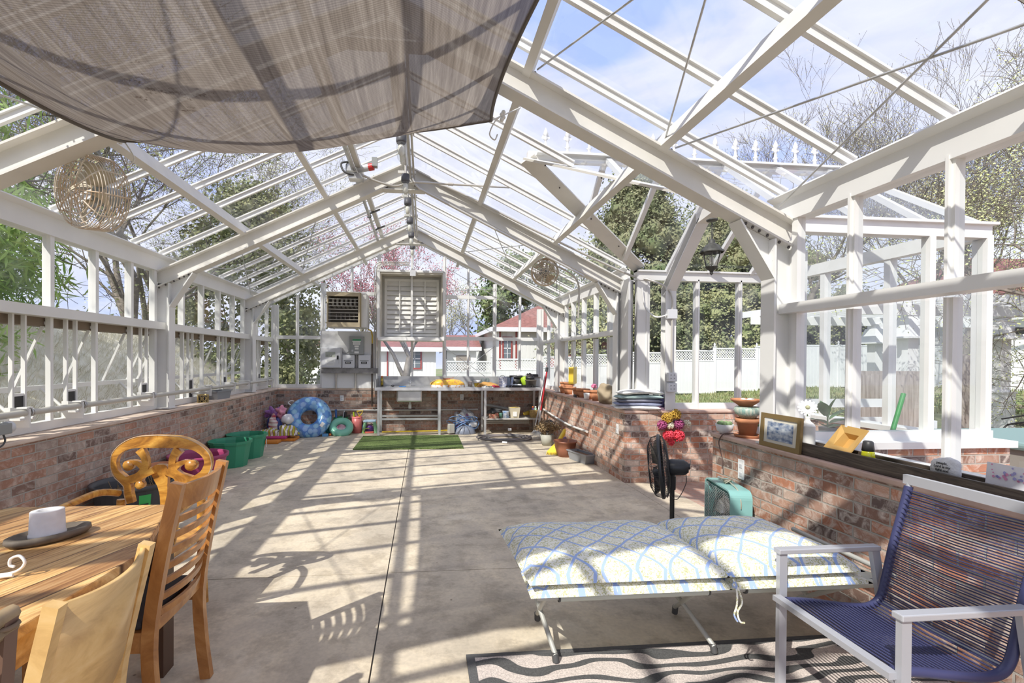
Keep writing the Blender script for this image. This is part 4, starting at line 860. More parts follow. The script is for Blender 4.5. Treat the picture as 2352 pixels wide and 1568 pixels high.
# ---------------- things on the bench ----------------
BZ = .9065
def cyl(mb, x, y, z, r, h, n=20, r2=None): r2 = r2 or r; return mb.lathe([(0, 0), (r, 0), (r2, h), (0, h)], (x, y, z), n)
def pot(name, label, x, y, z, r, h, m_, group=None, sauc=False, soil=None, rim=True, cat='pot', n=24, sq=None):
    t = thing(name, label, cat, (x, y, z), 0, group)
    rb = r*.68; pr = [(0, 0), (rb, 0), (r*.93, h*.78)] + ([(r*.93, h*.78), (r*1.02, h*.78), (r*1.04, h), (r*.95, h), (r*.88, h*.86), (rb*.9, h*.2), (0, h*.15)] if rim else [(r, h), (r*.95, h), (rb*.9, h*.2), (0, h*.15)])
    MB().lathe(pr, (0, 0, 0), n).build('body', m_, t, world=False)
    if soil: MB().disc((0, 0, h*.82), r*.88, n).build('soil', soil, t, world=False)
    return t
m_or = mat('orange plastic', (.80,.20,.04), .4); m_yl = mat('yellow plastic', (.80,.58,.04), .4)
t = thing('caulk_canister', 'orange capped spray foam can at the left end of the bench', 'can', (-.57, 9.62, BZ))
cyl(MB(), 0, 0, 0, .027, .17).build('body', mat('can print', (.75,.52,.05), .35, col2=(.05,.05,.06), vscale=22), t, world=False); cyl(MB(), 0, 0, .17, .012, .035, r2=.02).build('nozzle', m_or, t, world=False)
t = thing('scissors', 'open black handled scissors lying left of the basin', 'scissors', (-.40, 9.45, BZ))
q = MB(); q.torus((.05, .0, .02), .028, .006, (0, .6, 1), 14, 6).torus((.03, .05, .012), .026, .006, (0, 0, 1), 14, 6); q.build('handle', m_black, t, world=False)
MB().beam((-.10, 0, .003), (.02, .0, .006), .012, .003).beam((-.10, .04, .003), (.01, .04, .006), .012, .003).build('blade', m_galv, t, world=False)
tag(MB().box(-.23, 9.44, BZ, -.10, 9.50, BZ+.012).build('blue_sponge', mat('bright blue', (.06,.25,.62), .5), bevel=.004), 'flat blue cleaning pad beside the basin', 'sponge')
# sack of potting soil
m_sack, N, b, nd, lk = custom('printed yellow sack'); tt = nd('ShaderNodeTexCoord'); sx = nd('ShaderNodeSeparateXYZ'); lk(tt.outputs['Object'], sx.inputs[0])
r = nd('ShaderNodeValToRGB'); ramp(r, [(.0, (.82,.80,.76)), (.28, (.80,.78,.74)), (.30, (.85,.50,.05)), (1, (.85,.55,.06))]); mr = nd('ShaderNodeMapRange'); mr.inputs['From Max'].default_value = .16; lk(sx.outputs[2], mr.inputs[0]); lk(mr.outputs[0], r.inputs[0])
nn = nd('ShaderNodeTexNoise', _Scale=26.0, _Detail=2.0); lk(tt.outputs['Object'], nn.inputs['Vector']); r2 = nd('ShaderNodeValToRGB'); ramp(r2, [(.56, (0,0,0)), (.58, (1,1,1))]); lk(nn.outputs['Fac'], r2.inputs[0])
mm = nd('ShaderNodeMixRGB'); lk(r2.outputs[0], mm.inputs[0]); lk(r.outputs[0], mm.inputs[1]); mm.inputs[2].default_value = (.66,.30,.10,1); lk(mm.outputs[0], b.inputs['Base Color']); b.inputs['Roughness'].default_value = .35
def lump(x, y, z, a, bb, h, seed, n=22, bump=.25, p=2.6):
    mb = MB()
    def f(u, v):
        th = 2*pi*u; ph = pi/2*v
        cx_ = (abs(cos(th))**(2/p))*(1 if cos(th) > 0 else -1); cy_ = (abs(sin(th))**(2/p))*(1 if sin(th) > 0 else -1)
        r_ = cos(ph)**.55; hh = h*sin(ph)
        k = 1+bump*noise.noise(Vector((cos(th)*1.6+seed, sin(th)*1.6, v*2)))
        return Vector((x+a*cx_*r_*k, y+bb*cy_*r_*k, z+hh*(1+bump*noise.noise(Vector((cx_*2*r_+seed, cy_*2*r_, seed))))))
    mb.grid(f, n*2, n//2); mb.f = [tuple(reversed(f_)) for f_ in mb.f]; return mb
tag(lump(.70, 9.40, BZ, .36, .15, .15, 3.1, bump=.18).build('soil_bag', m_sack), 'plump yellow and white printed sack lying on the bench', 'bag of soil')
tag(MB().beam((.62, 9.40, BZ+.155), (.75, 9.36, BZ+.163), .02, .018).beam((.75, 9.36, BZ+.165), (.82, 9.35, BZ+.185), .008, .01).build('garden_trowel', mat('worn red wood', (.45,.14,.06), .5)), 'small hand tool lying on top of the yellow sack', 'hand tool')
def can(x, y, r, h, m_, lab, name='tin_can', cat='can', grp=None): return tag(MB().lathe([(0, 0), (r, 0), (r, h), (r*.93, h), (r*.93, h*.3), (0, h*.3)], (x, y, BZ), 18).build(name, m_), lab, cat, grp)
can(1.17, 9.62, .045, .10, mat('printed tin', (.40,.30,.26), .5, col2=(.6,.55,.5), vscale=30), 'small brown printed tin behind the yellow sack')
t = thing('two_tone_cup', 'white rimmed yellow flower pot on the bench', 'pot', (1.30, 9.58, BZ)); MB().lathe([(0, 0), (.045, 0), (.055, .07)], (0, 0, 0), 20).build('base', m_yl, t, world=False); MB().lathe([(.055, .07), (.067, .07), (.072, .125), (.064, .125), (.05, .07), (0, .065)], (0, 0, 0), 20).build('rim_band', m_paper, t, world=False)
m_clear = pane_mat('clear jar glass', (.86,.90,.88), .3)
for k, x in enumerate((1.42, 1.52)): tag(MB().lathe([(0, .002), (.044, .002), (.046, .13), (.038, .15), (.038, .165), (.034, .165), (.034, .15), (.041, .13), (.04, .01), (0, .01)], (x, 9.66, BZ), 18).build('glass_jar', m_clear), ('left clear glass jar behind the tan cloth', 'right clear glass jar behind the tan cloth')[k], 'jar')
tag(lump(1.50, 9.42, BZ, .19, .09, .085, 7.7, bump=.5).build('tan_cloth', mat('orange tan fabric', (.55,.30,.09), .95, bump=.4)), 'crumpled orange tan cloth on the bench', 'cloth')
tag(lump(1.47, 9.265, BZ, .11, .04, .03, 1.7, bump=.6).build('work_gloves', mat('patterned glove', (.75,.75,.72), .9, col2=(.05,.05,.05), vscale=40)), 'black and white patterned gloves at the front edge of the bench', 'gloves')
tag(lump(1.63, 9.265, BZ, .09, .04, .032, 2.7, bump=.6).build('bandana', mat('dark red fabric', (.36,.03,.06), .9, var=.5, vscale=30)), 'dark red bandana at the front edge of the bench', 'bandana')
t = thing('decorated_tin', 'white storage tin with blue flower print and lid handle', 'tin', (1.80, 9.36, BZ)); m_flor = mat('blue floral print', (.80,.79,.78), .4, col2=(.25,.30,.50), vscale=34)
MB().box(-.10, -.06, 0, .06, .06, .20).build('body', m_flor, t, world=False, bevel=.004); MB().tube(smooth_path([(-.06, 0, .20), (-.05, 0, .225), (.01, 0, .225), (.02, 0, .20)], 4), .004, 5).build('handle', m_black, t, world=False)
tag(MB().box(1.865, 9.33, BZ, 1.925, 9.45, BZ+.185).build('folded_magazine', mat('slate blue card', (.22,.28,.38), .5)), 'slate blue box standing right of the flowered tin', 'box')
tag(MB().beam((1.95, 9.34, BZ+.002), (1.985, 9.38, BZ+.19), .05, .01).build('paper_brochure', mat('blue white paper', (.75,.78,.85), .5, col2=(.2,.3,.6), vscale=20)), 'blue and white brochure leaning by the black pot', 'brochure')
pot('nursery_pot', 'large black plastic nursery pot behind the brochure on the bench', 2.09, 9.60, BZ, .125, .22, m_black)
tag(MB().lathe([(.09, 0), (.12, .04), (.10, .10), (.03, .12), (0, .12)], (2.22, 9.70, BZ+.17), 18, (.4, 0, 1)).build('plastic_bowl', m_paper), 'white bowl upturned in the black nursery pot', 'bowl')
t = thing('watering_can', 'lime green plastic watering can tipped on the bench', 'watering can', (2.28, 9.53, BZ)); m_lime = mat('lime plastic', (.42,.62,.04), .35)
MB().lathe([(0, 0), (.07, 0), (.085, .03), (.08, .15), (.055, .17), (0, .17)], (.02, 0, .045), 18, (-.45, 0, 1)).build('body', m_lime, t, world=False)
MB().tube(smooth_path([(.0, 0, .20), (.07, 0, .17), (.13, 0, .11)], 4), .009, 6).build('handle', m_black, t, world=False)
tag(lump(2.09, 9.42, BZ, .11, .07, .05, 9.2, bump=.6).build('white_cloth', mat('white rag', (.78,.80,.80), .95, var=.15, vscale=20)), 'crumpled white and green rag in front of the lime can', 'rag')
t = thing('seed_tray', 'black slotted seed tray at the front of the bench', 'seed tray', (2.12, 9.28, BZ)); q = MB(); q.box(-.28, -.06, 0, .28, .06, .006); q.box(-.28, -.062, .03, .28, -.055, .04)
for k in range(12): q.box(-.28+k*.0505, -.062, .006, -.262+k*.0505, -.055, .03)
q.box(-.28, .055, .006, .28, .062, .04).box(-.287, -.06, .006, -.28, .06, .04).box(.28, -.06, .006, .287, .06, .04).build('tray', m_black, t, world=False)
m_bas = mat('taupe plastic basket', (.28,.25,.21), .6, bump=.6, bscale=60)
t = thing('plastic_basket', 'taupe ribbed planter basket right of the lime can', 'planter', (2.36, 9.42, BZ)); MB().lathe([(0, 0), (.095, 0), (.11, .12), (.118, .12), (.118, .135), (.105, .135), (.09, .02), (0, .02)], (0, 0, .012), 24).build('body', m_bas, t, world=False)
tag(MB().lathe([(0, 0), (.09, 0), (.095, .03), (.085, .05), (0, .05)], (2.35, 9.46, BZ+.155), 18).build('black_saucer', m_black), 'black saucer stacked on the taupe basket', 'saucer')
tag(lump(2.34, 9.45, BZ+.207, .07, .05, .05, 4.4, bump=.7).build('dark_stone', mat('dark charcoal lump', (.09,.08,.08), .9)), 'dark lump lying on the black saucer', 'stone')
t = thing('storage_box', 'clear plastic box with a grey lid near the bench end', 'storage box', (2.48, 9.62, BZ)); MB().box(-.11, -.07, 0, .10, .07, .17).build('body', mat('cloudy plastic', (.55,.57,.56), .3), t, world=False, bevel=.01); MB().box(-.115, -.075, .17, .11, .075, .20).build('lid', mat('dark taupe lid', (.22,.20,.18), .5), t, world=False, bevel=.005)
tag(MB().box(2.40, 9.57, BZ+.203, 2.55, 9.67, BZ+.25).build('black_case', m_black, bevel=.01), 'small black case on top of the clear storage box', 'case')
# goods on the lower shelf and below
SZ = .3065
t = thing('hose_coil', 'coiled black hose on the lower shelf of the bench', 'hose', (1.62, 9.5, SZ)); q = MB()
for k in range(6): q.torus((1.64+.01*k, 9.5, SZ+.10+.012*k), .15-.008*k, .012, (.1*(k % 3-1), .05, 1), 24, 6)
q.build('coil', m_dark, t)
tag(MB().tube([(1.46, 9.60, SZ+.24), (1.9, 9.60, SZ+.16), (2.13, 9.66, SZ+.10)], .028, 10).build('grey_tube', mat('grey plastic tube', (.38,.38,.37), .5)), 'grey plastic tube lying across the lower shelf', 'tube')
tag(lump(1.60, 9.32, SZ, .11, .06, .07, 5.5, bump=.8).build('tangled_cord', mat('coral rope', (.60,.20,.12), .8, col2=(.25,.22,.16), vscale=22)), 'tangled coral and grey cord at the front of the shelf', 'cord')
cyl(MB(), 0, 0, 0, .03, .09)
tag(MB().lathe([(0, 0), (.035, 0), (.035, .09), (.025, .10), (0, .10)], (1.745, 9.33, SZ), 14).build('green_bottle', mat('dark green bottle', (.10,.22,.16), .3)), 'small dark green bottle on the lower shelf', 'bottle')
tag(MB().lathe([(0, 0), (.062, 0), (.066, .12), (.07, .135), (0, .135)], (1.85, 9.35, SZ), 20).build('plastic_tub', mat('printed tub', (.80,.80,.80), .4, col2=(.10,.25,.50), vscale=16)), 'white tub with blue print on the lower shelf', 'tub')
t = thing('square_bucket', 'cream square bucket with a yellow handle on the lower shelf', 'bucket', (2.02, 9.36, SZ+.005)); m_crm = mat('cream plastic', (.62,.56,.42), .5)
q = MB(); q.add([(-.075,-.07,0),(.075,-.07,0),(.075,.07,0),(-.075,.07,0),(-.10,-.09,.20),(.10,-.09,.20),(.10,.09,.20),(-.10,.09,.20)], [(3,2,1,0),(0,1,5,4),(1,2,6,5),(2,3,7,6),(3,0,4,7)]); q.build('body', m_crm, t, world=False, thick=.006)
MB().box(-.04, -.092, .03, .035, -.078, .12).build('label', m_paper, t, world=False); MB().tube(smooth_path([(-.1, 0, .19), (0, -.10, .21), (.1, 0, .19)], 5), .005, 5).build('handle', m_yl, t, world=False)
tag(MB().lathe([(0, 0), (.03, 0), (.045, .12), (0, .12)], (2.24, 9.55, SZ+.05), 14, (.9, 0, .2)).build('yellow_funnel', mat('mustard plastic', (.62,.42,.05), .5)), 'mustard yellow funnel beside the wicker basket', 'funnel')
m_wick = mat('golden wicker', (.55,.38,.15), .8, var=.3, vscale=50, bump=1, bscale=80)
t = thing('wicker_basket', 'small golden wicker basket of bottles on the lower shelf', 'basket', (2.42, 9.40, SZ)); q = MB(); q.lathe([(0, 0), (.075, 0), (.085, .15), (.08, .155), (.07, .03), (0, .03)], (0, 0, 0), 24)
for k in range(8): q.torus((0, 0, .012+k*.018), .078+k*.0013, .007, n=24, m=5)
q.build('weave', m_wick, t, world=False)
for nm, x, y, m_, lab in (('spray_bottle', 2.40, 9.41, mat('violet bottle', (.30,.22,.50), .35), 'orange capped violet bottle in the wicker basket'), ('green_bottle', 2.455, 9.40, mat('pale green bottle', (.35,.55,.40), .35), 'pale green bottle in the wicker basket')):
    t = thing(nm, lab, 'bottle', (x, y, SZ+.035)); cyl(MB(), 0, 0, 0, .022, .15).build('body', m_, t, world=False)
    cyl(MB(), 0, 0, .15, .015, .035).build('cap', m_or if nm[0] == 's' else m_whitep, t, world=False)
tag(MB().tube([(-.56, 9.52, .025), (.45, 9.60, .025), (.78, 9.63, .03)], .014, 8).build('yellow_pole', mat('yellow fibreglass', (.72,.52,.04), .4)), 'long yellow pole on the floor under the bench', 'pole')
# pool cleaner heap
t = thing('pool_cleaner', 'grey domed pool cleaner under the blue hoses beneath the bench', 'pool cleaner', (1.05, 9.38, 0)); m_pg = mat('blue grey plastic', (.22,.25,.32), .4)
MB().lathe([(.21, 0), (.22, .02), (.17, .10), (.08, .15), (0, .165)], (0, 0, 0), 28, None, 1, .6).build('body', m_pg, t, world=False)
MB().ball((.16, .03, .17), .07, 14, 10, (1.3, .8, .8)).build('float', mat('white float', (.75,.76,.77), .4), t, world=False)
for k in range(3): MB().tube(smooth_path([(-.17+.13*k, -.125, .01), (-.10+.08*k, -.10, .10), (0, 0, .17)], 4), .007, 5).build('rib', mat('dark grey rib', (.10,.10,.12), .5), t, world=False)
tag(MB().box(.72, 9.27, .02, .84, 9.36, .20, RZ(.4, (.78, 9.3, 0))).build('power_supply', mat('cream grey plastic', (.50,.49,.44), .5), bevel=.01), 'cream power supply case leaning on the pool cleaner', 'case')
random.seed(5); m_bh = mat('light blue hose', (.22,.38,.68), .35)
t = thing('blue_hose', 'heap of looped light blue pool hose under the bench', 'hose', (1.02, 9.48, 0)); 
for k in range(12):
    cx_, cy_ = 1.02+random.uniform(-.12, .12), 9.46+random.uniform(-.04, .06); R = random.uniform(.14, .26)
    MB().tube([(cx_+R*cos(a*.35)*(1+.1*sin(a)), cy_+R*.55*sin(a*.35), .12+.16*random.random()*0+.10*sin(a*.35+k)+.012*k) for a in range(18)], .009, 5, closed=True).build('loop', m_bh, t)
tag(lump(1.08, 9.60, 0, .26, .13, .40, 8.8, bump=.4).build('plastic_sack', pane_mat('milky plastic film', (.80,.80,.80), .75)), 'milky clear plastic sack behind the blue hoses', 'bag')
tag(lump(1.06, 9.57, 0, .17, .08, .33, 3.8, bump=.5).build('red_blue_cloth', mat('red and blue cloth', (.40,.06,.08), .9, col2=(.12,.15,.4), vscale=12)), 'red and blue cloth inside the clear sack', 'cloth')
# ---------------- floor: hoses, rake, pots on the right ----------------
t = thing('garden_hose', 'dark grey garden hose coiled loosely on the concrete floor', 'hose', (1.8, 8.75, 0)); q = MB(); random.seed(11); pts = []
for i in range(110):
    a = i*.30; R = .29+.07*sin(a*.23+1)+.04*sin(a*.9); pts.append((1.74+.05*sin(a*.17)+R*cos(a)*1.35, 8.66+R*sin(a)*.85+.04*cos(a*.31), .012+.010*(i//21)+.006*sin(a*2.3)))
q.tube(smooth_path(pts, 2), .012, 6); q.build('coil', mat('grey garden hose', (.13,.13,.13), .5, col2=(.26,.23,.23), vscale=4), t)
MB().tube([(1.60, 8.23, .02), (1.68, 8.20, .02)], .018, 8).build('coupling', m_whitep, t); MB().box(1.82, 8.9, .12, 1.88, 8.94, .16).build('strap', m_paper, t)
tag(MB().box(-.865, 7.79, .0008, .895, 9.11, .018).build('turf_mat', mat('artificial turf', (.15,.26,.05), .95, col2=(.34,.44,.15), vscale=45, bump=2, bscale=260, vdetail=6)), 'rectangular green artificial turf mat on the concrete before the bench', 'mat')
def rake(dx, m_h, lab, shaft2):
    t = thing('leaf_rake', lab, 'rake', (2.25+dx, 8.75, 0))
    A, B_ = Vector((2.36+dx, 8.80, .16)), Vector((2.585, 9.0-dx, 1.30)); MB().tube([A, A.lerp(B_, .45)], .013, 8).build('lower_shaft', m_galv, t); MB().tube([A.lerp(B_, .3), B_], .015, 8).build('shaft', m_h, t); MB().tube([A.lerp(B_, .93), B_], .019, 8).build('grip', m_black, t)
    for k in range(13): MB().tube(smooth_path([A, (2.35+dx+.016*k-.1, 8.72-.01*k, .06), (2.33+dx+.022*k-.12, 8.64-.008*k, .012)], 4), .003, 4).build('tine', m_galv, t)
rake(0, mat('red fibreglass', (.50,.02,.03), .35), 'leaf rake with a red handle leaning in the corner by the bench', 0)
rake(-.06, m_galv, 'leaf rake with a grey metal handle leaning behind the red one', 1)
tag(MB().lathe([(0, 0), (.09, 0), (.09, .03), (.03, .05), (0, .05)], (2.50, 8.55, .25), 20, (-.5, -1, .6)).torus((2.50, 8.55, .25), .10, .022, (-.5, -1, .6), 24, 8).build('cable_reel', m_black), 'black cable reel standing against the right brick wall', 'cable reel')
m_soil = mat('dry brown soil', (.20,.13,.08), .95, var=.4, vscale=60)
m_dry = mat('dried brown foliage', (.24,.16,.08), .9, col2=(.42,.31,.17), vscale=18)
dp = thing('dried_plant', 'pale pot of dried brown plants standing by the right wall', 'potted plant', (2.33, 8.02, 0))
MB().lathe([(0, 0), (.08, 0), (.12, .19), (.112, .19), (.07, .03), (0, .03)], (0, 0, 0), 24).build('pot', mat('pale grey green pot', (.42,.42,.36), .6), dp, world=False)
random.seed(3); q = MB()
for i in range(900):
    th, ph, rr = random.uniform(0, 2*pi), random.uniform(-.15, 1), random.uniform(.5, 1)
    c = Vector((cos(th)*.25*rr*sqrt(max(0, 1-ph*ph))+.01, sin(th)*.17*rr, .28+.14*ph*rr)); d = Vector((random.uniform(-1, 1), random.uniform(-1, 1), random.uniform(-1, 1))).normalized()*.022; e_ = d.orthogonal().normalized()*.009
    q.add([c-e_, c+d, c+e_, c-d], [(0,1,2,3)])
for i in range(30):
    th = random.uniform(0, 2*pi); q.tube([(0, 0, .12), (cos(th)*.1, sin(th)*.06, .22), (cos(th)*.22, sin(th)*.12, .30)], .003, 4)
q.build('foliage', m_dry, dp, world=False)
tag(MB().lathe([(0, 0), (.05, 0), (.06, .16), (0, .16)], (2.555, 7.86, 0), 14).build('violet_bottle', mat('violet plastic', (.12,.10,.35), .4)), 'violet bottle half hidden behind the brown planter', 'bottle')
t = thing('hand_broom', 'yellow hand brush with stiff bristles leaning by the brown planter', 'brush', (2.30, 7.35, 0)); 
MB().add([(2.14, 7.28, .01), (2.28, 7.22, .012), (2.36, 7.33, .16), (2.30, 7.38, .15), (2.14, 7.30, .03), (2.28, 7.24, .03), (2.37, 7.35, .17), (2.31, 7.40, .16)], [(3,2,1,0),(4,5,6,7),(0,1,5,4),(1,2,6,5),(2,3,7,6),(3,0,4,7)]).build('head', m_yl, t)
q = MB()
for k in range(8): q.beam((2.145+k*.018, 7.28-.007*k, .03), (2.12+k*.021, 7.22-.01*k, .004), .009, .014)
q.build('bristles', m_yl, t); MB().tube([(2.33, 7.36, .15), (2.47, 7.52, .28), (2.50, 7.56, .33)], [.03, .035, .022], 10).build('handle', m_yl, t)
m_bp = mat('red brown plastic', (.33,.13,.075), .45)
t = thing('round_planter', 'round red brown plastic planter on the floor by the right wall', 'planter', (2.375, 7.10, 0)); MB().lathe([(0, 0), (.11, 0), (.15, .12), (.165, .215), (.178, .215), (.18, .235), (.166, .235), (.14, .12), (0, .10)], (0, 0, 0), 32).build('body', m_bp, t, world=False); MB().disc((0, 0, .16), .155).build('soil', m_soil, t, world=False); MB().beam((.03, 0, .16), (.06, .03, .25), .02, .003).build('plant_tag', m_terra, t, world=False)
def trough(name, lab, cx, cy, z, a, b_, h, m_, rz, soil=True):
    t = thing(name, lab, 'planter', (cx, cy, z), rz); f = .82
    q = MB(); q.add([(-a*f,-b_*f,0),(a*f,-b_*f,0),(a*f,b_*f,0),(-a*f,b_*f,0),(-a,-b_,h),(a,-b_,h),(a,b_,h),(-a,b_,h)], [(3,2,1,0),(0,1,5,4),(1,2,6,5),(2,3,7,6),(3,0,4,7)]); q.build('body', m_, t, world=False, thick=.005)
    q = MB(); q.box(-a-.012, -b_-.012, h-.012, a+.012, -b_+.004, h+.004).box(-a-.012, b_-.004, h-.012, a+.012, b_+.012, h+.004).box(-a-.012, -b_+.004, h-.012, -a+.004, b_-.004, h+.004).box(a-.004, -b_+.004, h-.012, a+.012, b_-.004, h+.004); q.build('rim', m_, t, world=False)
    if soil: MB().box(-a*.93, -b_*.93, h*.6, a*.93, b_*.93, h*.78).build('soil', m_soil, t, world=False)
    return t
m_gp = mat('grey planter plastic', (.27,.28,.30), .5)
trough('trough_planter', 'grey rectangular planter with soil on the floor by the right wall', 2.50, 6.72, 0.001, .24, .085, .13, m_gp, radians(-75))
trough('window_box', 'small grey rectangular planter on the left brick ledge', -2.685, 7.30, .8575, .20, .075, .12, m_gp, radians(84), False)
# ---------------- right ledge ----------------
LZ = .858
T_ = [('stack of two terracotta pots at the far end of the right ledge', 2.755, 8.47, .09, .16), ('taller stack of terracotta pots second from the far end of the ledge', 2.76, 8.17, .115, .17), ('small terracotta pot just left of the yellow device', 2.77, 8.38, .001, .01)]
m_t2 = m_terra
for i, (lab, x, y, r_, h_) in enumerate(T_[:2]):
    pot('terracotta_pot', 'lower '+('wide' if i else 'narrow')+' terracotta pot of a stack at the far end of the ledge', x, y, LZ, r_, h_*.75, m_t2)
    pot('terracotta_pot', 'upper '+('wide' if i else 'narrow')+' terracotta pot nested in a stack at the far end of the ledge', x+.0, y, LZ+h_*.30+.02, r_*.82, h_*.8, m_t2)
pot('terracotta_pot', 'terracotta pot directly under the yellow device on the ledge', 2.76, 7.72, LZ, .085, .125, m_t2)
pot('terracotta_pot', 'wide terracotta pot right of the one under the yellow device', 2.765, 7.46, LZ, .11, .135, m_t2)
pot('terracotta_pot', 'terracotta pot just behind the small white cup', 2.76, 7.13, LZ, .095, .135, m_t2)
pot('terracotta_pot', 'terracotta pot nearest the khaki bag on the ledge', 2.76, 6.86, LZ, .08, .15, m_t2)
tag(MB().lathe([(0, 0), (.036, 0), (.046, .10), (.042, .10), (.034, .01), (0, .01)], (2.665, 7.0, LZ), 18).build('white_cup', m_paper), 'small white cup standing before the terracotta pots', 'cup')
tag(MB().box(2.625, 7.42, LZ, 2.655, 7.52, LZ+.045).build('tape_measure', m_black, bevel=.008), 'small black device at the edge of the ledge before the wide pot', 'tape measure')
t = thing('pink_flower', 'single pink blossom on a stem above the terracotta pots', 'flower', (2.77, 6.98, LZ)); m_pk = mat('pink petal', (.75,.22,.38), .8)
q = MB(); random.seed(2)
for k in range(26): a = random.uniform(0, 6.28); b_ = random.uniform(-.6, 1.4); q.ball((.03*cos(a)*cos(b_), .03*sin(a)*cos(b_), .20+.03*sin(b_)), .014, 5, 4)
q.build('blossom', m_pk, t, world=False); MB().tube([(0, 0, .0), (0, 0, .19)], .003, 4).build('stem', mat('green stem', (.12,.3,.08), .7), t, world=False)
t = thing('yellow_controller', 'yellow box with round dial hanging in front of the right windows', 'controller', (2.67, 7.6, 1.03)); m_ybx = mat('bright yellow enamel', (.85,.60,.06), .4)
MB().box(2.62, 7.53, 1.06, 2.70, 7.82, 1.335, RZ(-.5, (2.66, 7.67, 0))).build('body', m_ybx, t, bevel=.008)
Mz = RZ(-.5, (2.66, 7.67, 0)); f_ = lambda p: tuple(Mz @ Vector(p))
ax = (Mz.to_3x3() @ Vector((-1, 0, 0)))
MB().lathe([(0, 0), (.045, 0), (.045, .008), (.036, .010), (.036, .003), (0, .003)], f_((2.618, 7.69, 1.265)), 20, ax).build('dial_ring', m_blk, t); MB().disc(f_((2.607, 7.69, 1.265)), .022, 14, ax).build('dial', m_paper, t)
MB().add([f_((2.617, y, z)) for y, z in ((7.60, 1.13), (7.74, 1.13), (7.74, 1.165), (7.60, 1.165))], [(0,1,2,3)]).build('label', m_green, t)
q = MB(); q.tube([(2.66, 7.72, 1.34), (2.69, 7.60, 1.52)], .006, 5).tube([(2.66, 7.6, 1.34), (2.69, 7.60, 1.52)], .006, 5).tube(smooth_path([(2.68, 7.62, 1.52), (2.64, 7.55, 1.42), (2.66, 7.54, 1.30)], 5), .009, 5); q.build('hanging_cable', m_mgrey, t)
tag(MB().tube(smooth_path([(2.60, 7.7, 2.52), (2.66, 7.68, 2.2), (2.68, 7.62, 1.8), (2.68, 7.62, 1.5)], 4), .008, 6).build('white_rope', m_cord), 'pale cord dropping from the roof to the yellow controller', 'cord')
tag(MB().ball((2.74, 6.42, LZ+.125), .14, 32, 22, (.8, 1.15, .98), bump=.45, sd=6).build('canvas_bag', mat('khaki canvas', (.40,.32,.22), .95, bump=.4, bscale=12)), 'crumpled khaki canvas bag on the ledge beside the folded towels', 'bag')
tag(cyl(MB(), 2.80, 6.15, LZ, .035, .20).build('spray_can', mat('lime and blue can', (.45,.70,.15), .4, col2=(.05,.12,.55), vscale=9)), 'lime and blue spray can between the khaki bag and towels', 'can')
tws = [('white folded towel at the bottom of the pile', (.78,.78,.76), .05), ('blue grey folded towel second from the bottom', (.33,.36,.50), .045), ('dark grey folded towel in the middle of the pile', (.22,.22,.27), .04), ('sea green patterned folded towel near the top of the pile', (.42,.54,.52), .05), ('white folded towel on top of the pile', (.80,.79,.75), .055)]
z = LZ
for i, (lab, c, h_) in enumerate(tws):
    mb = MB(); w_x, w_y = .26+.01*(i % 2), .13
    def f(u, v, top):
        X = -w_x+2*w_x*u; Y = -w_y+2*w_y*v; e = (1-abs(2*v-1)**5)*(1-abs(2*u-1)**7); e = max(e, 0)**.5
        zz = h_*(.5+.5*e*(1 if top else -1)); zz += .006*noise.noise(Vector((u*4+i*3, v*3, i)))*e
        return Vector((X+.012*noise.noise(Vector((v*4, i*5, 0))), Y, zz+(.02 if i == 4 else .004)*sin(pi*u)))
    mb.grid(lambda u, v: f(u, v, True), 18, 12).grid(lambda u, v: f(v, u, False), 12, 18)
    mb.rot(Matrix.Translation((2.80+.01*i, 5.60+.01*(i % 2), z)) @ Matrix.Rotation(-.25+.06*i, 4, 'Z'))
    tag(mb.build('folded_towel', mat('towel cloth %d' % i, c, .95, var=.12, vscale=24, bump=.5, bscale=90)), lab+' on the ledge', 'towel', 'folded towels on the brick corner')
    z += h_*.93
tag(lump(3.07, 5.60, LZ, .09, .08, .15, 2.2, bump=.8).build('violet_cloth', mat('violet patterned cloth', (.20,.20,.48), .9, col2=(.06,.06,.12), vscale=18)), 'crumpled violet blue patterned cloth right of the towels', 'cloth')
tag(lump(3.03, 5.545, LZ, .08, .045, .05, 7.2, bump=.9).build('magenta_cloth', mat('magenta patterned cloth', (.45,.05,.18), .9, col2=(.8,.6,.65), vscale=30)), 'small crumpled magenta cloth below the violet one', 'cloth')
tag(MB().box(2.86, 6.35, LZ, 2.93, 6.45, LZ+.22).build('rusty_tin', mat('rusty printed tin', (.40,.25,.12), .6, col2=(.5,.4,.28), vscale=14)), 'tall rusty tin standing behind the folded towels', 'tin')
# post with outlet boxes in the bay
for z0, lab in ((1.08, 'lower grey outlet box on the bay post'), (1.19+.015, 'upper grey outlet box on the bay post')):
    t = thing('outlet_box', lab, 'outlet box', (3.17, 5.45, z0)); MB().box(3.115, 5.435, z0, 3.225, 5.483, z0+.105).build('body', m_lgrey, t, bevel=.004)
    for x in (3.15, 3.19):
        for dz in (.03, .07): MB().box(x-.006, 5.432, z0+dz, x+.006, 5.4355, z0+dz+.012).build('socket', m_mgrey, t)
t = thing('junction_box', 'light grey square junction box high on the bay post', 'junction box', (3.16, 5.45, 1.95)); MB().box(3.105, 5.43, 1.945, 3.22, 5.483, 2.055).build('body', m_lgrey, t, bevel=.004); MB().tube(smooth_path([(3.105, 5.46, 1.99), (2.98, 5.5, 1.97), (2.90, 5.6, 2.1), (2.87, 5.62, 2.33)], 6), .010, 6).build('flex_cable', m_cord, t)
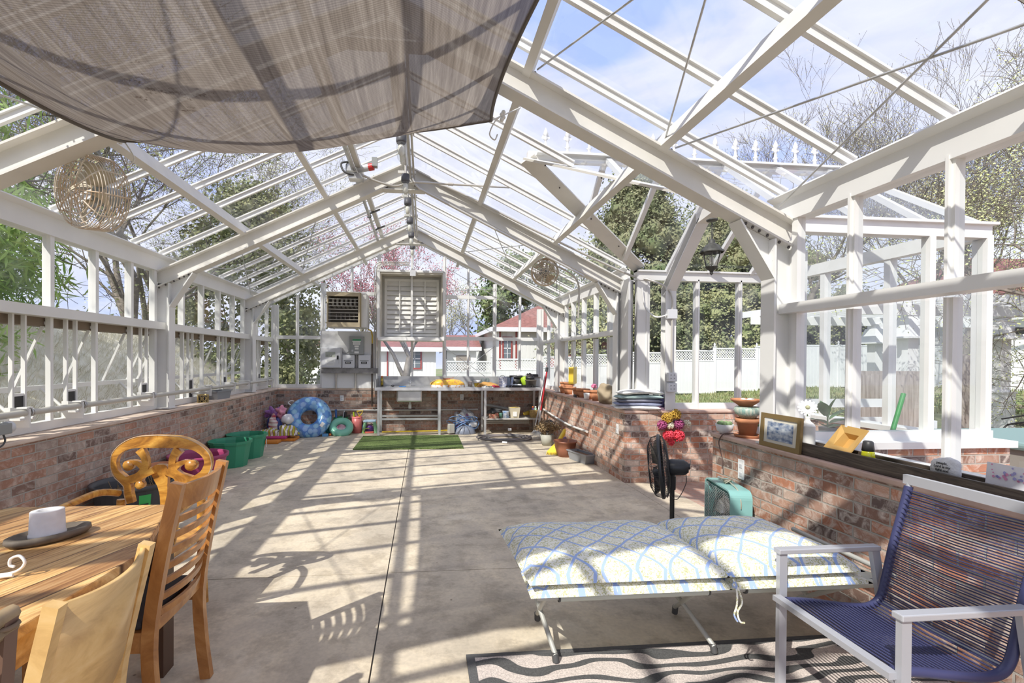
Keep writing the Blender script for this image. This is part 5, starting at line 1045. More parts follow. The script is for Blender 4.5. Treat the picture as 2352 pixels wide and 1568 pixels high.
q = MB(); q.tube([(3.165, 5.455, 1.312), (3.165, 5.455, 1.942)], .013, 8); q.tube(smooth_path([(3.165, 5.455, 2.058), (3.165, 5.455, 2.2), (3.12, 5.5, 2.32), (2.95, 5.62, 2.43), (2.7, 5.72, 2.52), (1.6, 5.80, 3.02), (.5, 5.83, 3.52), (.06, 5.83, 3.55)], 6), .013, 8)
tag(q.build('conduit_run', m_conduit), 'pale conduit running from the bay post up along the middle rafter', 'conduit')
# pompom garland hung on the alcove brick
gl = thing('flower_garland', 'garland of large fabric pompom flowers hanging on the alcove brick', 'garland', (3.2, 5.45, .5))
cols = {'y': ('mustard petals', (.42,.26,.03)), 'm': ('plum petals', (.32,.06,.17)), 'c': ('cream petals', (.72,.62,.48)), 'r': ('coral red petals', (.68,.05,.08))}
pom = [('y', 3.10, .775, .062), ('y', 3.20, .815, .062), ('m', 3.04, .695, .055), ('c', 3.135, .69, .045), ('m', 3.245, .70, .058), ('c', 3.345, .705, .045), ('r', 3.12, .57, .062), ('r', 3.24, .565, .068), ('r', 3.15, .49, .04)]
for ci, x, z, R in pom:
    q = MB(); nm, c = cols[ci]; random.seed(int(x*1000)); cc = Vector((x, 5.425, z)); q.ball(cc, R*.72, 10, 8)
    for i in range(150):
        d = Vector((random.gauss(0, 1), random.gauss(0, 1)-.5, random.gauss(0, 1))).normalized(); a = d.orthogonal().normalized(); a.rotate(Matrix.Rotation(random.uniform(0, 6.28), 3, d)); p0 = cc+d*R*.62; p1 = cc+d*R*1.08+a*R*.08
        w2 = a.cross(d)*R*.13; q.add([p0-w2*.5, p1-w2, p1+w2, p0+w2*.5, p0.lerp(p1, .9)+a*R*.18], [(0,1,2,3), (1,4,2)])
    q.build('pompom', mat(nm, c, .85, col2=tuple(min(1, v*1.6+.04) for v in c), vscale=60), gl)
MB().tube(smooth_path([(3.0, 5.47, .86), (3.10, 5.45, .80), (3.2, 5.46, .84)], 4), .004, 4).tube(smooth_path([(3.22, 5.46, .84), (3.27, 5.46, .79), (3.26, 5.46, .72)], 4), .004, 4).build('string', mat('twine', (.35,.25,.14), .9), gl)
# ---------------- overhead: lamps, conduits, fans, vent motor ----------------
m_globe = pane_mat('clear lamp globe', (.93,.94,.93), .12); m_bulb = mat('white lamp glass', (.85,.83,.76), .3)
for k, (y, lab) in enumerate(((4.68, 'nearest to the shade cloth'), (5.71, 'second from the shade cloth'), (6.55, 'third from the shade cloth'), (7.44, 'fourth from the shade cloth'), (8.29, 'fifth from the shade cloth'), (9.15, 'closest to the shutter'))):
    t = thing('jar_lamp', 'clear glass jar lamp under the ridge, '+lab, 'lamp', (.02, y, 3.62), 0, 'jar lamps along the ridge')
    MB().lathe([(.0, .0), (.048, 0), (.05, -.07), (.045, -.09), (.03, -.09), (0, -.08)], (0, 0, -.02), 18).build('socket', mat('dark grey casting', (.10,.10,.11), .5), t, world=False)
    MB().lathe([(.046, 0), (.044, -.10), (.034, -.15), (.015, -.175), (0, -.18)], (0, 0, -.11), 20).build('globe', m_globe, t, world=False)
    MB().lathe([(.02, 0), (.03, -.02), (.03, -.085), (0, -.11)], (0, 0, -.125), 14).build('bulb', m_bulb, t, world=False)
    MB().tube([(0, 0, -.02), (0, 0, .09)], .014, 8).build('stem', m_conduit, t, world=False)
    MB().box(-.09, .06, .02, .12, .10, .05).build('mounting_strap', m_ivory, t, world=False)
for k, (x, z) in enumerate(((.02, 3.72), (.075, 3.64), (.115, 3.62))):
    tag(MB().tube([(x, 3.4, z), (x, 9.75, z)], .012, 8).build('ridge_conduit', m_conduit), ('left', 'middle', 'right')[k]+' conduit of the three running along under the ridge', 'conduit', 'conduits under the ridge')
for k in range(3):
    z0 = -.012*k
    q = MB().tube(smooth_path([(.10, 5.80-.02*k, 3.60+z0), (.16, 5.80-.02*k, 3.50+z0), (.30, 5.82-.02*k, zr(.30, 2.21)+z0+.0), (1.2, 5.82-.02*k, zr(1.2, 2.205)+z0), (2.2, 5.82-.02*k, zr(2.2, 2.20)+z0)], 5), .011, 6)
    tag(q.build('rafter_conduit', m_conduit), ('upper', 'middle', 'lower')[k]+' conduit running down beside the right middle rafter', 'conduit', 'conduits beside the rafter')
tag(MB().tube([(.12, 5.75, 3.53), (1.25, 5.70, 3.50)], .013, 8).tube([(.52, 5.732, 3.52), (.58, 5.73, 3.518)], .02, 8).build('cross_conduit', m_conduit), 'level conduit running right from the ridge at the middle frame', 'conduit')
m_cage = mat('rusty cream wire', (.62,.45,.30), .6, col2=(.80,.76,.68), vscale=9)
def cagefan(name, lab, c, R, ax, dep, nring=11, blade=(.62,.55,.42)):
    t = thing(name, lab, 'fan', c); ax = Vector(ax).normalized(); M = Vector((0, 0, 1)).rotation_difference(ax).to_matrix().to_4x4()
    q = MB()
    for k in range(nring): q.torus((0, 0, -dep+dep*2*k/(nring-1)), R*(1 if 0 < k < nring-1 else .97), .0038, n=36, m=4)
    q.rot(M).build('side_cage', m_cage, t, world=False)
    q = MB()
    for k in range(7): q.torus((0, 0, dep+.03*(1-k/7)), R*(.12+.125*k), .0036, n=32, m=4)
    for k in range(10):
        a = 2*pi*k/10; q.tube([(R*.1*cos(a), R*.1*sin(a), dep+.03), (R*.7*cos(a), R*.7*sin(a), dep+.012), (R*cos(a), R*sin(a), dep-.01), (R*cos(a), R*sin(a), -dep), (R*.4*cos(a), R*.4*sin(a), -dep-.02)], .0048, 5)
    q.rot(M).build('front_grille', m_cage, t, world=False)
    MB().lathe([(0, -.13), (.06, -.13), (.065, -.02), (.05, .0), (.02, .02), (0, .02)], (0, 0, -.02), 18).rot(M).build('motor', m_mgrey, t, world=False)
    for b_ in range(4):
        a0 = 2*pi*b_/4+.5; q = MB()
        q.grid(lambda u, v: Vector(((.05+(R*.80-.05)*u)*cos(a0+(v-.5)*(.5+.75*u)), (.05+(R*.80-.05)*u)*sin(a0+(v-.5)*(.5+.75*u)), (v-.5)*.09)), 8, 6); q.rot(M).build('blade', mat('dusty blade', blade, .5), t, world=False, thick=.002)
    return t
lf = cagefan('circulation_fan', 'large rusty caged fan hanging from the left rafter below the shade cloth', (-1.90, 3.38, 2.515), .235, (-.42, -.88, -.1), .085)
q = MB(); q.beam((-1.86, 3.42, 2.74), (-1.92, 3.30, 2.86), .03, .012); q.build('bracket', m_mgrey, lf); MB().tube(smooth_path([(-1.87, 3.42, 2.62), (-1.87, 3.42, 2.74), (-1.88, 3.38, 2.82), (-1.88, 3.36, 2.88)], 5), .014, 8).build('flex_conduit', m_mgrey, lf)
rf_ = cagefan('circulation_fan', 'small white caged fan hanging from the right middle rafter', (1.80, 6.15, 2.585), .175, (-.1, -.98, 0), .05, 8, (.70,.69,.66))
MB().tube(smooth_path([(1.84, 6.2, 2.62), (1.82, 6.16, 2.79), (1.72, 6.0, 2.86), (1.62, 5.95, 2.84)], 5), .014, 8).build('flex_conduit', m_conduit, rf_)
MB().tube([(1.97, 6.2, 2.9), (1.97, 6.2, 2.35)], .004, 5).build('pull_cord', m_mgrey, rf_)
tag(MB().tube(smooth_path([(1.70, 6.02, 2.72), (2.0, 6.05, 2.62), (2.18, 6.1, 2.52), (2.24, 6.1, 2.38), (2.24, 6.12, 2.0)], 5), .012, 8).build('drop_conduit', m_conduit), 'galvanised conduit dropping beside the small white fan', 'conduit')
vm = thing('vent_motor', 'ridge vent gear motor with red end cap on the left roof slope', 'motor', (-.58, 5.72, 3.62))
MB().box(-.66, 5.66, 3.58, -.52, 5.80, 3.70).build('gearbox', m_galv, vm, bevel=.02); MB().tube([(-.52, 5.72, 3.64), (-.40, 5.70, 3.66)], .04, 14).build('motor_body', m_lgrey, vm); MB().tube([(-.40, 5.70, 3.66), (-.345, 5.69, 3.67)], .042, 14).build('red_band', mat('red motor band', (.6,.04,.04), .4), vm)
MB().box(-.36, 5.64, 3.66, -.30, 5.72, 3.76).build('terminal_box', m_mgrey, vm); MB().tube(smooth_path([(-.62, 5.66, 3.70), (-.70, 5.62, 3.66), (-.66, 5.60, 3.56), (-.56, 5.62, 3.54)], 5), .012, 6).build('cable', m_dark, vm)
MB().box(-.62, 5.62, 3.50, -.46, 5.74, 3.56).build('bracket', m_galv, vm)
tag(MB().tube(smooth_path([(-.48, 5.66, 3.56), (-.30, 5.70, 3.50), (-.10, 5.76, 3.48), (.02, 5.78, 3.52)], 5), .013, 6).build('flex_conduit', m_conduit), 'flexible conduit from the vent motor to the ridge', 'conduit')
vs_ = thing('vent_shaft', 'long grey vent shaft running along the left side of the ridge', 'shaft', (-.56, 6.8, 3.6)); MB().tube([(-.57, 3.5, 3.62), (-.57, 5.66, 3.62)], .026, 10).build('shaft_tube', m_galv, vs_); MB().tube([(-.57, 5.8, 3.60), (-.57, 8.6, 3.52)], .022, 10).build('shaft_tube', m_galv, vs_)
for y in (6.4, 7.3, 8.2): MB().torus((-.57, y, 3.56), .026, .006, (0, 1, 0), 12, 5).build('clamp', m_dark, vs_); MB().beam((-.60, y+.05, 3.60), (-.42, y+.05, 3.68), .05, .012).build('push_arm', m_black, vs_)
# lantern in the bay
ln = thing('hanging_lantern', 'black carriage lantern hanging from the ridge of the bay', 'lantern', (3.10, 4.57, 2.37)); m_lb = mat('weathered black iron', (.06,.06,.055), .6, var=.3, vscale=30)
MB().lathe([(0, .02), (.05, .015), (.055, .03), (.02, .045), (0, .045)], (3.1, 4.57, 2.83), 16).build('ceiling_rose', m_lb, ln); MB().tube([(3.1, 4.57, 2.66), (3.1, 4.57, 2.83)], .006, 6).build('chain', m_lb, ln)
MB().lathe([(.115, .0), (.118, .012), (.095, .03), (.07, .07), (.045, .085), (.03, .10), (.035, .12), (.012, .14), (0, .15)], (3.1, 4.57, 2.53), 8).build('roof_cap', m_lb, ln)
MB().lathe([(.085, .14), (.055, .0)], (3.1, 4.57, 2.39), 8, smooth=False).build('glass', m_globe, ln)
q = MB(); [q.tube([(3.1+.086*cos(a), 4.57+.086*sin(a), 2.53), (3.1+.056*cos(a), 4.57+.056*sin(a), 2.39)], .005, 4) for a in [k*pi/3 for k in range(6)]]; q.lathe([(.062, .0), (.05, -.02), (.02, -.04), (.012, -.055), (.018, -.065), (0, -.085)], (3.1, 4.57, 2.39), 12); q.build('cage_frame', m_lb, ln)
MB().lathe([(0, 0), (.018, 0), (.02, .07), (0, .09)], (3.1, 4.57, 2.41), 10).build('candle_bulb', m_bulb, ln)
# ---------------- left wall: vent pipe, brackets, motor ----------------
vp = thing('vent_pipe', 'long pale pipe with clamps running along above the left ledge', 'pipe', (-2.66, 4, 1.03))
MB().tube([(-2.66, -2.2, 1.045), (-2.66, 9.6, 1.03)], .024, 12).build('shaft_tube', mat('pale grey pipe', (.58,.56,.50), .45, .2), vp)
for y in (1.8, 3.86, 4.42, 5.50, 6.9, 7.75, 8.35, 9.3, 9.6):
    MB().box(-2.80, y-.006, .93, -2.63, y+.006, 1.075).box(-2.70, y-.03, 1.07, -2.63, y+.03, 1.08).box(-2.80, y-.05, .985, -2.66, y+.03, 1.0).build('bracket', m_white, vp)
    MB().torus((-2.66, y+.03, 1.04), .03, .007, (0, 1, 0), 12, 5).torus((-2.66, y+.05, 1.04), .028, .006, (0, 1, 0), 12, 5).build('clamp', m_galv, vp)
mt = thing('vent_gear_motor', 'grey vent motor with round end cap on the left ledge', 'motor', (-2.63, 3.5, .93))
MB().box(-2.69, 3.40, .915, -2.60, 3.67, .99).build('housing', m_mgrey, mt, bevel=.006); MB().tube([(-2.645, 3.66, .955), (-2.645, 3.70, .955)], .045, 20).build('end_cap', m_lgrey, mt); MB().box(-2.595, 3.45, .93, -2.592, 3.52, .97).build('red_label', mat('red label', (.6,.03,.03), .5), mt)
MB().tube(smooth_path([(-2.63, 3.63, .915), (-2.61, 3.62, .87), (-2.59, 3.55, .84), (-2.58, 3.4, .83)], 5), .006, 6).build('cable', m_dark, mt)
t = thing('candle_holder', 'round openwork gold candle holder on the left ledge', 'candle holder', (-2.66, 6.72, .8575)); m_gold = mat('antique gold', (.62,.46,.20), .35, .7)
MB().lathe([(0, .01), (.055, .01), (.055, .085), (0, .085)], (0, 0, 0), 18).build('inner_cup', m_black, t, world=False); q = MB(); q.torus((0, 0, .006), .066, .006, n=24, m=5).torus((0, 0, .10), .066, .006, n=24, m=5)
for k in range(7):
    a = 2*pi*k/7
    for s_ in (1, .6): q.tube([(.067*cos(a+.4*s_*cos(b_)), .067*sin(a+.4*s_*cos(b_)), .053+.043*s_*sin(b_)) for b_ in [j*pi/6 for j in range(12)]], .0035, 4, closed=True)
q.build('openwork', m_gold, t, world=False)
# ---------------- tubs ----------------
def tub(lab, x, y, r, h, m_, rz=0, n=12):
    t = thing('plastic_tub', lab, 'tub', (x, y, 0), rz); MB().lathe([(0, 0), (r*.78, 0), (r*.96, h*.9), (r*.93, h*.9), (r*.75, .02), (0, .02)], (0, 0, 0), n, smooth=False).build('body', m_, t, world=False)
    MB().lathe([(r*.96, h*.9), (r*1.02, h*.9), (r*1.04, h), (r*.97, h), (r*.93, h*.9)], (0, 0, 0), 24 if n > 14 else n, smooth=n > 14).build('rim', m_, t, world=False); return t
m_gtub = mat('green tub plastic', (.04,.30,.17), .4); m_mtub = mat('raspberry tub plastic', (.36,.05,.15), .4)
tub('green plastic tub just behind the raspberry pink tub', -2.34, 6.80, .27, .34, m_gtub, .1); g2 = tub('farther green plastic tub by the pool toys', -2.33, 7.38, .275, .34, m_gtub, .2)
MB().box(.262, -.03, .13, .266, .03, .25).build('label', m_paper, g2, world=False)
t = tub('raspberry pink plastic tub with a white label by the left wall', -2.275, 5.72, .30, .37, m_mtub, 0, 28); MB().add([(.15, -.232, .1), (.235, -.145, .1), (.255, -.16, .22), (.16, -.25, .22)], [(0,1,2,3)]).build('label', m_paper, t, world=False)
t = tub('black nursery tub with green lettered label behind the scroll chair', -2.27, 4.50, .31, .37, mat('black tub plastic', (.06,.06,.065), .45), 0, 32)
MB().disc((0, 0, .27), .275, 24).build('soil', m_soil, t, world=False); random.seed(8); q = MB()
for k in range(26): a = random.uniform(0, 6.28); rr = random.uniform(.05, .25); q.tube([(rr*cos(a), rr*sin(a), .27), (rr*cos(a)+random.uniform(-.06, .06), rr*sin(a)+random.uniform(-.06, .06), random.uniform(.3, .42))], .0025, 4)
q.build('dead_stems', m_dry, t, world=False)
q = MB(); q.grid(lambda u, v: Vector(((.262+.033*v)*cos(-.95+.3*u), (.262+.033*v)*sin(-.95+.3*u), .06+.24*v)), 6, 2); q.build('green_label', mat('bright green label', (.06,.50,.12), .5), t, world=False)
q = MB()
for k in range(5): q.grid(lambda u, v: Vector(((.268+.033*((k+.35*v)/6+.1))*cos(-.92+.2*u), (.268+.033*((k+.35*v)/6+.1))*sin(-.92+.2*u), .075+.035*k+.012*v)), 5, 1)
q.build('label_printing', m_blk, t, world=False)
pot('terracotta_pot', 'large terracotta pot on the floor between the black and pink tubs', -2.36, 5.10, 0, .17, .38, m_terra, n=28)
# ---------------- pool toys ----------------
m_bl = mat('clear blue vinyl', (.07,.22,.62), .22, col2=(.25,.50,.80), vscale=2.5)
m_ring, N, b, nd, lk = custom('bubble print vinyl'); tt = nd('ShaderNodeTexCoord'); vo = nd('ShaderNodeTexVoronoi', _Scale=11.0); lk(tt.outputs['Object'], vo.inputs['Vector'])
r = nd('ShaderNodeValToRGB'); ramp(r, [(.0, (.42,.68,.92)), (.50, (.30,.56,.88)), (.56, (.12,.30,.68)), (1, (.12,.32,.72))]); lk(vo.outputs['Distance'], r.inputs[0]); hs = nd('ShaderNodeMixRGB', blend_type='MULTIPLY', _Fac=.18); lk(r.outputs[0], hs.inputs[1]); lk(vo.outputs['Color'], hs.inputs[2]); lk(hs.outputs[0], b.inputs['Base Color']); b.inputs['Roughness'].default_value = .2; b.inputs['Coat Weight'].default_value = .4
t = thing('swim_ring', 'big blue bubble patterned swim ring leaning on the back wall', 'swim ring', (-1.88, 9.3, .0)); MB().torus((-1.88, 9.28, .345), .275, .132, (.12, -.86, .42), 48, 18).build('ring', m_ring, t)
MB().tube(smooth_path([(-2.20, 9.24, .58), (-2.25, 9.24, .62), (-2.20, 9.24, .66), (-2.15, 9.26, .65)], 4), .010, 6).build('handle', m_paper, t); MB().beam((-1.63, 9.09, .20), (-1.58, 9.10, .27), .005, .06).build('label', m_paper, t)
t = thing('baby_float', 'small mint green swim ring leaning at the big blue one', 'swim ring', (-1.30, 9.38, .0)); MB().torus((-1.31, 9.38, .14), .155, .072, (.1, -.62, .72), 36, 14).build('ring', mat('mint vinyl', (.25,.62,.45), .25), t)
MB().lathe([(0, 0), (.10, 0), (.08, .03), (0, .045)], (-1.31, 9.37, .12), 16, (.1, -.62, .72)).build('seat', mat('pink white print', (.78,.70,.70), .5, col2=(.55,.12,.2), vscale=12), t)
st = mat('striped towel purple', (.15,.04,.22), .9)
m_str, N, b, nd, lk = custom('wide striped towel'); tt = nd('ShaderNodeTexCoord'); wv = nd('ShaderNodeTexWave', _Scale=4.5, _Distortion=1.5); lk(tt.outputs['Object'], wv.inputs['Vector']); r = nd('ShaderNodeValToRGB'); ramp(r, [(0, (.75,.72,.66)), (.42, (.78,.76,.7)), (.46, (.20,.04,.16)), (.7, (.30,.03,.08)), (.74, (.45,.45,.04)), (1, (.5,.5,.05))]); lk(wv.outputs['Fac'], r.inputs[0]); lk(r.outputs[0], b.inputs['Base Color']); b.inputs['Roughness'].default_value = .8
m_str2 = mat('red white stripe', (.42,.03,.06), .85, col2=(.80,.76,.72), vscale=9, stretch=(.4, .4, 2.2), vdetail=0)
m_brd = mat('penguin blue vinyl', (.10,.14,.42), .35)
tag(lump(-2.42, 9.0, .10, .14, .14, .30, 1.3, bump=.3).build('pool_float', m_brd), 'crumpled dark blue inflatable under the purple towel', 'inflatable')
tag(MB().ball((-2.44, 8.97, .46), .11, 28, 20, (1.1, .9, .8), bump=.9, sd=2).build('purple_towel', mat('purple print towel', (.18,.05,.28), .9, col2=(.45,.25,.5), vscale=14)), 'bunched purple patterned towel on top of the toy heap', 'towel')
tag(MB().ball((-2.30, 8.93, .48), .09, 28, 20, (1, .9, 1), bump=.8, sd=5).build('pink_towel', mat('pink towel', (.65,.28,.38), .9, var=.1, vscale=14)), 'bunched light pink towel on top of the toy heap', 'towel')
tag(MB().ball((-2.17, 8.90, .36), .12, 16, 12, (.9, .7, .75), bump=.3, sd=3).build('white_float', mat('white vinyl', (.78,.78,.80), .25)), 'glossy white inflatable part beside the pink towel', 'inflatable')
MB()
tag(MB().ball((-2.38, 8.80, .29), .15, 24, 18, (.55, .35, 1.15), bump=.5, sd=4).build('striped_scarf', m_str2), 'red and white striped towel hanging down the toy heap', 'towel')
tag(lump(-2.42, 8.74, .10, .19, .12, .11, 6.3, bump=.4).build('striped_bag', m_str), 'purple white and lime striped cloth at the foot of the heap', 'cloth')
tag(lump(-2.13, 8.78, .10, .17, .12, .15, 9.3, bump=.5).build('striped_towel', m_str), 'second striped cloth with lime bands right of the first', 'cloth')
q = lambda x0, y0, x1, y1, z0, z1, m_, lab, n_='foam_board': tag(MB().box(x0, y0, z0, x1, y1, z1).build(n_, m_, bevel=.014), lab, 'foam board', 'foam boards by the toy heap')
m_of = mat('orange foam', (.68,.25,.04), .8); m_pf = mat('pink foam', (.60,.08,.30), .8)
q(-2.56, 8.42, -2.19, 8.62, .001, .05, m_of, 'orange foam board lying nearest on the floor'); q(-2.58, 8.64, -2.12, 8.95, .05, .10, m_pf, 'pink foam board under the striped cloths'); q(-2.3, 8.66, -1.98, 9.0, .0, .049, m_of, 'orange foam board under the pink one')
def bucket(name, lab, x, y, r_, h_, m_, rims=(.2, .8)):
    t = thing(name, lab, 'bucket', (x, y, 0)); q = MB(); q.lathe([(0, 0), (r_*.9, 0), (r_, h_), (r_*.93, h_), (r_*.84, .03), (0, .03)], (0, 0, 0), 28)
    for f_ in rims: q.torus((0, 0, h_*f_), r_*(.9+.1*f_), .006, n=28, m=5)
    q.build('body', m_, t, world=False); return t
bucket('toy_bucket', 'green bucket full of toys behind the mint swim ring', -1.365, 9.665, .14, .30, mat('green bucket plastic', (.03,.30,.10), .35), (.8, .92)); bucket('pink_bucket', 'tall pink bucket with a yellow spade behind the mint swim ring', -1.045, 9.60, .10, .32, mat('salmon pink plastic', (.70,.20,.19), .35), (.27, .93))
for lab, x, m_, p0, p1, nm, r_ in (('white plastic toy sticking out of the green bucket', -1.36, m_paper, (0, 0, .1), (.06, .02, .42), 'toy_tool', .012), ('blue toy bottle in the green bucket', -1.45, mat('toy blue', (.08,.2,.5), .4), (0, 0, .1), (-.01, 0, .45), 'toy_bottle', .022), ('black net handle in the green bucket', -1.30, m_black, (0, 0, .12), (.03, 0, .40), 'toy_net', .03), ('lime toy leaf in the pink bucket', -1.09, m_lime, (0, 0, .06), (-.03, 0, .40), 'toy_rake', .018)):
    tag(MB().tube([(x+p0[0], 9.665+p0[1], p0[2]), (x+p1[0], 9.665+p1[1], p1[2])], r_, 8).build(nm, m_), lab, 'toy')
t = thing('toy_spade', 'yellow toy spade standing in the pink bucket', 'toy spade', (-1.0, 9.6, .05)); MB().tube([(-1.03, 9.6, .06), (-1.0, 9.6, .34)], .012, 8).build('shaft', m_yl, t); MB().tube([(-1.0, 9.6, .34), (-1.05, 9.6, .42), (-.93, 9.6, .43), (-.98, 9.6, .34)], .010, 8).build('handle', m_yl, t)
t = thing('step_stool', 'small child stool with pale blue top and mint green legs', 'stool', (-.80, 9.62, 0)); MB().box(-.12, -.09, .21, .12, .09, .25).build('top', mat('pale blue plastic', (.45,.62,.78), .4), t, world=False, bevel=.012); m_mg = mat('mint green plastic', (.30,.62,.35), .4)
for sx_, sy_ in ((-1, -1), (1, -1), (-1, 1), (1, 1)): MB().beam((sx_*.085, sy_*.06, .21), (sx_*.125, sy_*.10, 0), .04, .03).build('leg', m_mg, t, world=False)
tag(MB().ball((-.80, 9.62, .075), .074, 14, 10).build('purple_ball', mat('purple ball', (.16,.06,.30), .35)), 'purple ball under the child stool', 'ball')
tag(MB().ball((-.96, 9.72, .07), .07, 14, 10).build('blue_ball', mat('blue ball', (.15,.30,.65), .35)), 'blue ball half hidden by the pink bucket', 'ball')
tag(MB().tube([(-.88, 9.50, .018), (-.72, 9.53, .02)], .016, 8).build('red_toy', mat('coral toy', (.75,.16,.12), .4)), 'small coral red toy on the floor before the stool', 'toy')
tag(MB().tube(smooth_path([(-.88, 9.45, .006), (-.92, 9.50, .05), (-.88, 9.52, .09), (-.80, 9.50, .10)], 4), .006, 6).build('green_loop', m_lime), 'thin lime green loop toy beside the stool', 'toy')
tag(MB().box(-1.62, 9.17, .001, -1.52, 9.22, .05).build('blue_comb', mat('sky blue plastic', (.15,.40,.70), .4)), 'small sky blue toy block on the floor by the swim rings', 'toy'); tag(MB().ball((-1.49, 9.24, .026), .024, 10, 8).build('orange_toy', m_or), 'tiny orange toy next to the blue block', 'toy')
tag(MB().box(-1.64, 9.56, .001, -1.54, 9.74, .16).build('teal_box', mat('teal plastic', (.02,.28,.30), .4), bevel=.02), 'dark teal toy box between the two swim rings', 'box')
# ---------------- near right ledge ----------------
NZ = .858
m_cact = mat('cactus green', (.22,.33,.16), .8, var=.3, vscale=30); m_cel = mat('teal striped glaze', (.24,.42,.38), .3, col2=(.60,.62,.52), vscale=30, stretch=(3, 3, .3))
t = thing('terracotta_pot', 'terracotta pot with saucer on the end of the near ledge', 'pot', (2.775, 3.55, NZ)); MB().lathe([(0, 0), (.085, 0), (.10, .02), (.094, .022), (.08, .01), (0, .01)], (0, 0, 0), 28).build('saucer', m_terra, t, world=False)
MB().lathe([(0, .0), (.056, 0), (.074, .10), (.086, .10), (.088, .135), (.078, .135), (.05, .02), (0, .02)], (0, 0, .012), 28).build('body', m_terra, t, world=False)
t = thing('striped_bowl', 'teal striped ceramic bowl standing on the terracotta pot', 'bowl', (2.775, 3.55, NZ+.148)); MB().lathe([(0, 0), (.05, 0), (.095, .045), (.098, .07), (.085, .09), (.08, .085), (.08, .06), (0, .05)], (0, 0, 0), 30).build('bowl', m_cel, t, world=False)
t = thing('clay_dish', 'shallow terracotta dish on top of the teal striped bowl', 'dish', (2.765, 3.56, NZ+.24)); MB().lathe([(0, 0), (.045, 0), (.105, .045), (.108, .058), (.095, .055), (.04, .015), (0, .012)], (0, 0, 0), 30).build('dish', m_terra, t, world=False); MB().ball((.04, .0, .05), .018, 8, 6, (2, 1, .8)).ball((.0, .03, .05), .015, 8, 6, (1, 2, .8)).build('pebbles', m_paper, t, world=False)
for x, y, lab in ((2.69, 3.71, 'white bowl of small cacti left of the terracotta pot'), (2.865, 3.62, 'white bowl of small cacti right of the terracotta pot')):
    t = thing('cactus_bowl', lab, 'planter', (x, y, NZ)); MB().lathe([(0, 0), (.03, 0), (.058, .03), (.07, .08), (.065, .08), (.05, .03), (0, .02)], (0, 0, 0), 26).build('bowl', mat('white glazed bowl', (.72,.74,.76), .3), t, world=False); q = MB(); random.seed(4)
    for k in range(9): a = k*.7; q.ball((.04*cos(a), .04*sin(a), .085), .018, 8, 6, bump=.4, sd=k)
    q.build('cacti', m_cact, t, world=False)
tag(MB().tube(smooth_path([(2.60, 3.60, .60), (2.625, 3.64, .68), (2.61, 3.66, .80), (2.63, 3.63, .87), (2.68, 3.60, .875), (2.8, 3.50, .872), (2.88, 3.46, .868)], 6), .004, 6).build('extension_lead', mat('brown cord', (.12,.07,.06), .5)), 'thin brown extension lead running up the brick over the ledge', 'cord')
# framed picture, tilted back against the column
pf = thing('framed_picture', 'small gold framed blue and white picture propped on the near ledge', 'picture', (2.64, 3.04, NZ)); Mf = Matrix.Translation((2.632, 3.04, NZ)) @ Matrix.Rotation(radians(4), 4, 'Y')
def fb(a, c, d0, d1): return MB().box(d0, a[0], a[1], d1, c[0], c[1], Mf)
m_gf = mat('antique gold frame', (.30,.21,.09), .4, .4)
q = MB(); [q.box(0, *a, .018, *c, Mf) for a, c in (((-.185, 0), (.185, .032)), ((-.185, .20), (.185, .232)), ((-.185, .032), (-.153, .20)), ((.153, .032), (.185, .20)))]; q.build('frame', m_gf, pf)
fb((-.153, .032), (.153, .20), .008, .012).build('mat_board', mat('cream mount', (.72,.68,.58), .8), pf); fb((-.115, .052), (.12, .178), .005, .0078).build('print', mat('blue wave print', (.07,.13,.27), .5, col2=(.60,.64,.68), vscale=16, stretch=(1, 1.2, 2.4), vdetail=8), pf)
# white vase with a daisy
t = thing('ribbed_vase', 'white ribbed bottle vase in the dark wooden trough', 'vase', (2.715, 2.885, .874)); pr = [(0, 0), (.042, 0)]
for k in range(22): pr += [(.045, .004+k*.0075), (.042, .0078+k*.0075)]
MB().lathe(pr+[(.036, .178), (.02, .192), (.015, .20), (.015, .215), (.018, .225), (.012, .225), (.010, .2), (0, .2)], (0, 0, 0), 28).build('body', mat('matt white ceramic', (.78,.77,.74), .6), t, world=False)
t = thing('daisy', 'white fabric daisy standing in the ribbed vase', 'flower', (2.715, 2.885, 1.09)); q = MB(); ax = Vector((-.55, -.75, .35)).normalized(); u_ = ax.orthogonal().normalized(); v_ = ax.cross(u_); cc = Vector((0, 0, .065))
for L_ in range(2):
    for k in range(14):
        a = 2*pi*(k+.5*L_)/14; d = u_*cos(a)+v_*sin(a); s2 = ax.cross(d); R = .055-.012*L_; o_ = ax*.006*L_
        q.add([cc+d*.012+o_, cc+d*R*.6+s2*.010+o_+ax*.002, cc+d*R+s2*.005+o_-ax*.004, cc+d*R-s2*.005+o_-ax*.004, cc+d*R*.6-s2*.010+o_+ax*.002], [(0,1,2,3,4)])
q.build('petals', m_paper, t, world=False); MB().ball(cc+ax*.006, .013, 10, 8).build('centre', mat('daisy centre', (.45,.45,.28), .9), t, world=False); MB().tube([(0, 0, -.05), (0, 0, .06)], .003, 5).build('stem', m_cact, t, world=False)
# dark wooden trough
t = thing('wooden_trough', 'long dark stained wooden trough along the near brick ledge', 'trough', (2.71, 1.9, NZ)); MB().box(2.655, .9, .859, 2.671, 2.99, .935).build('front_board', w_trough, t, bevel=.002); MB().box(2.757, .9, .859, 2.773, 2.99, .935).build('back_board', w_trough, t, bevel=.002)
MB().box(2.671, 2.974, .859, 2.757, 2.99, .935).build('end_board', w_trough, t); MB().box(2.671, .9, .859, 2.757, 2.974, .872).build('bottom', w_trough, t)
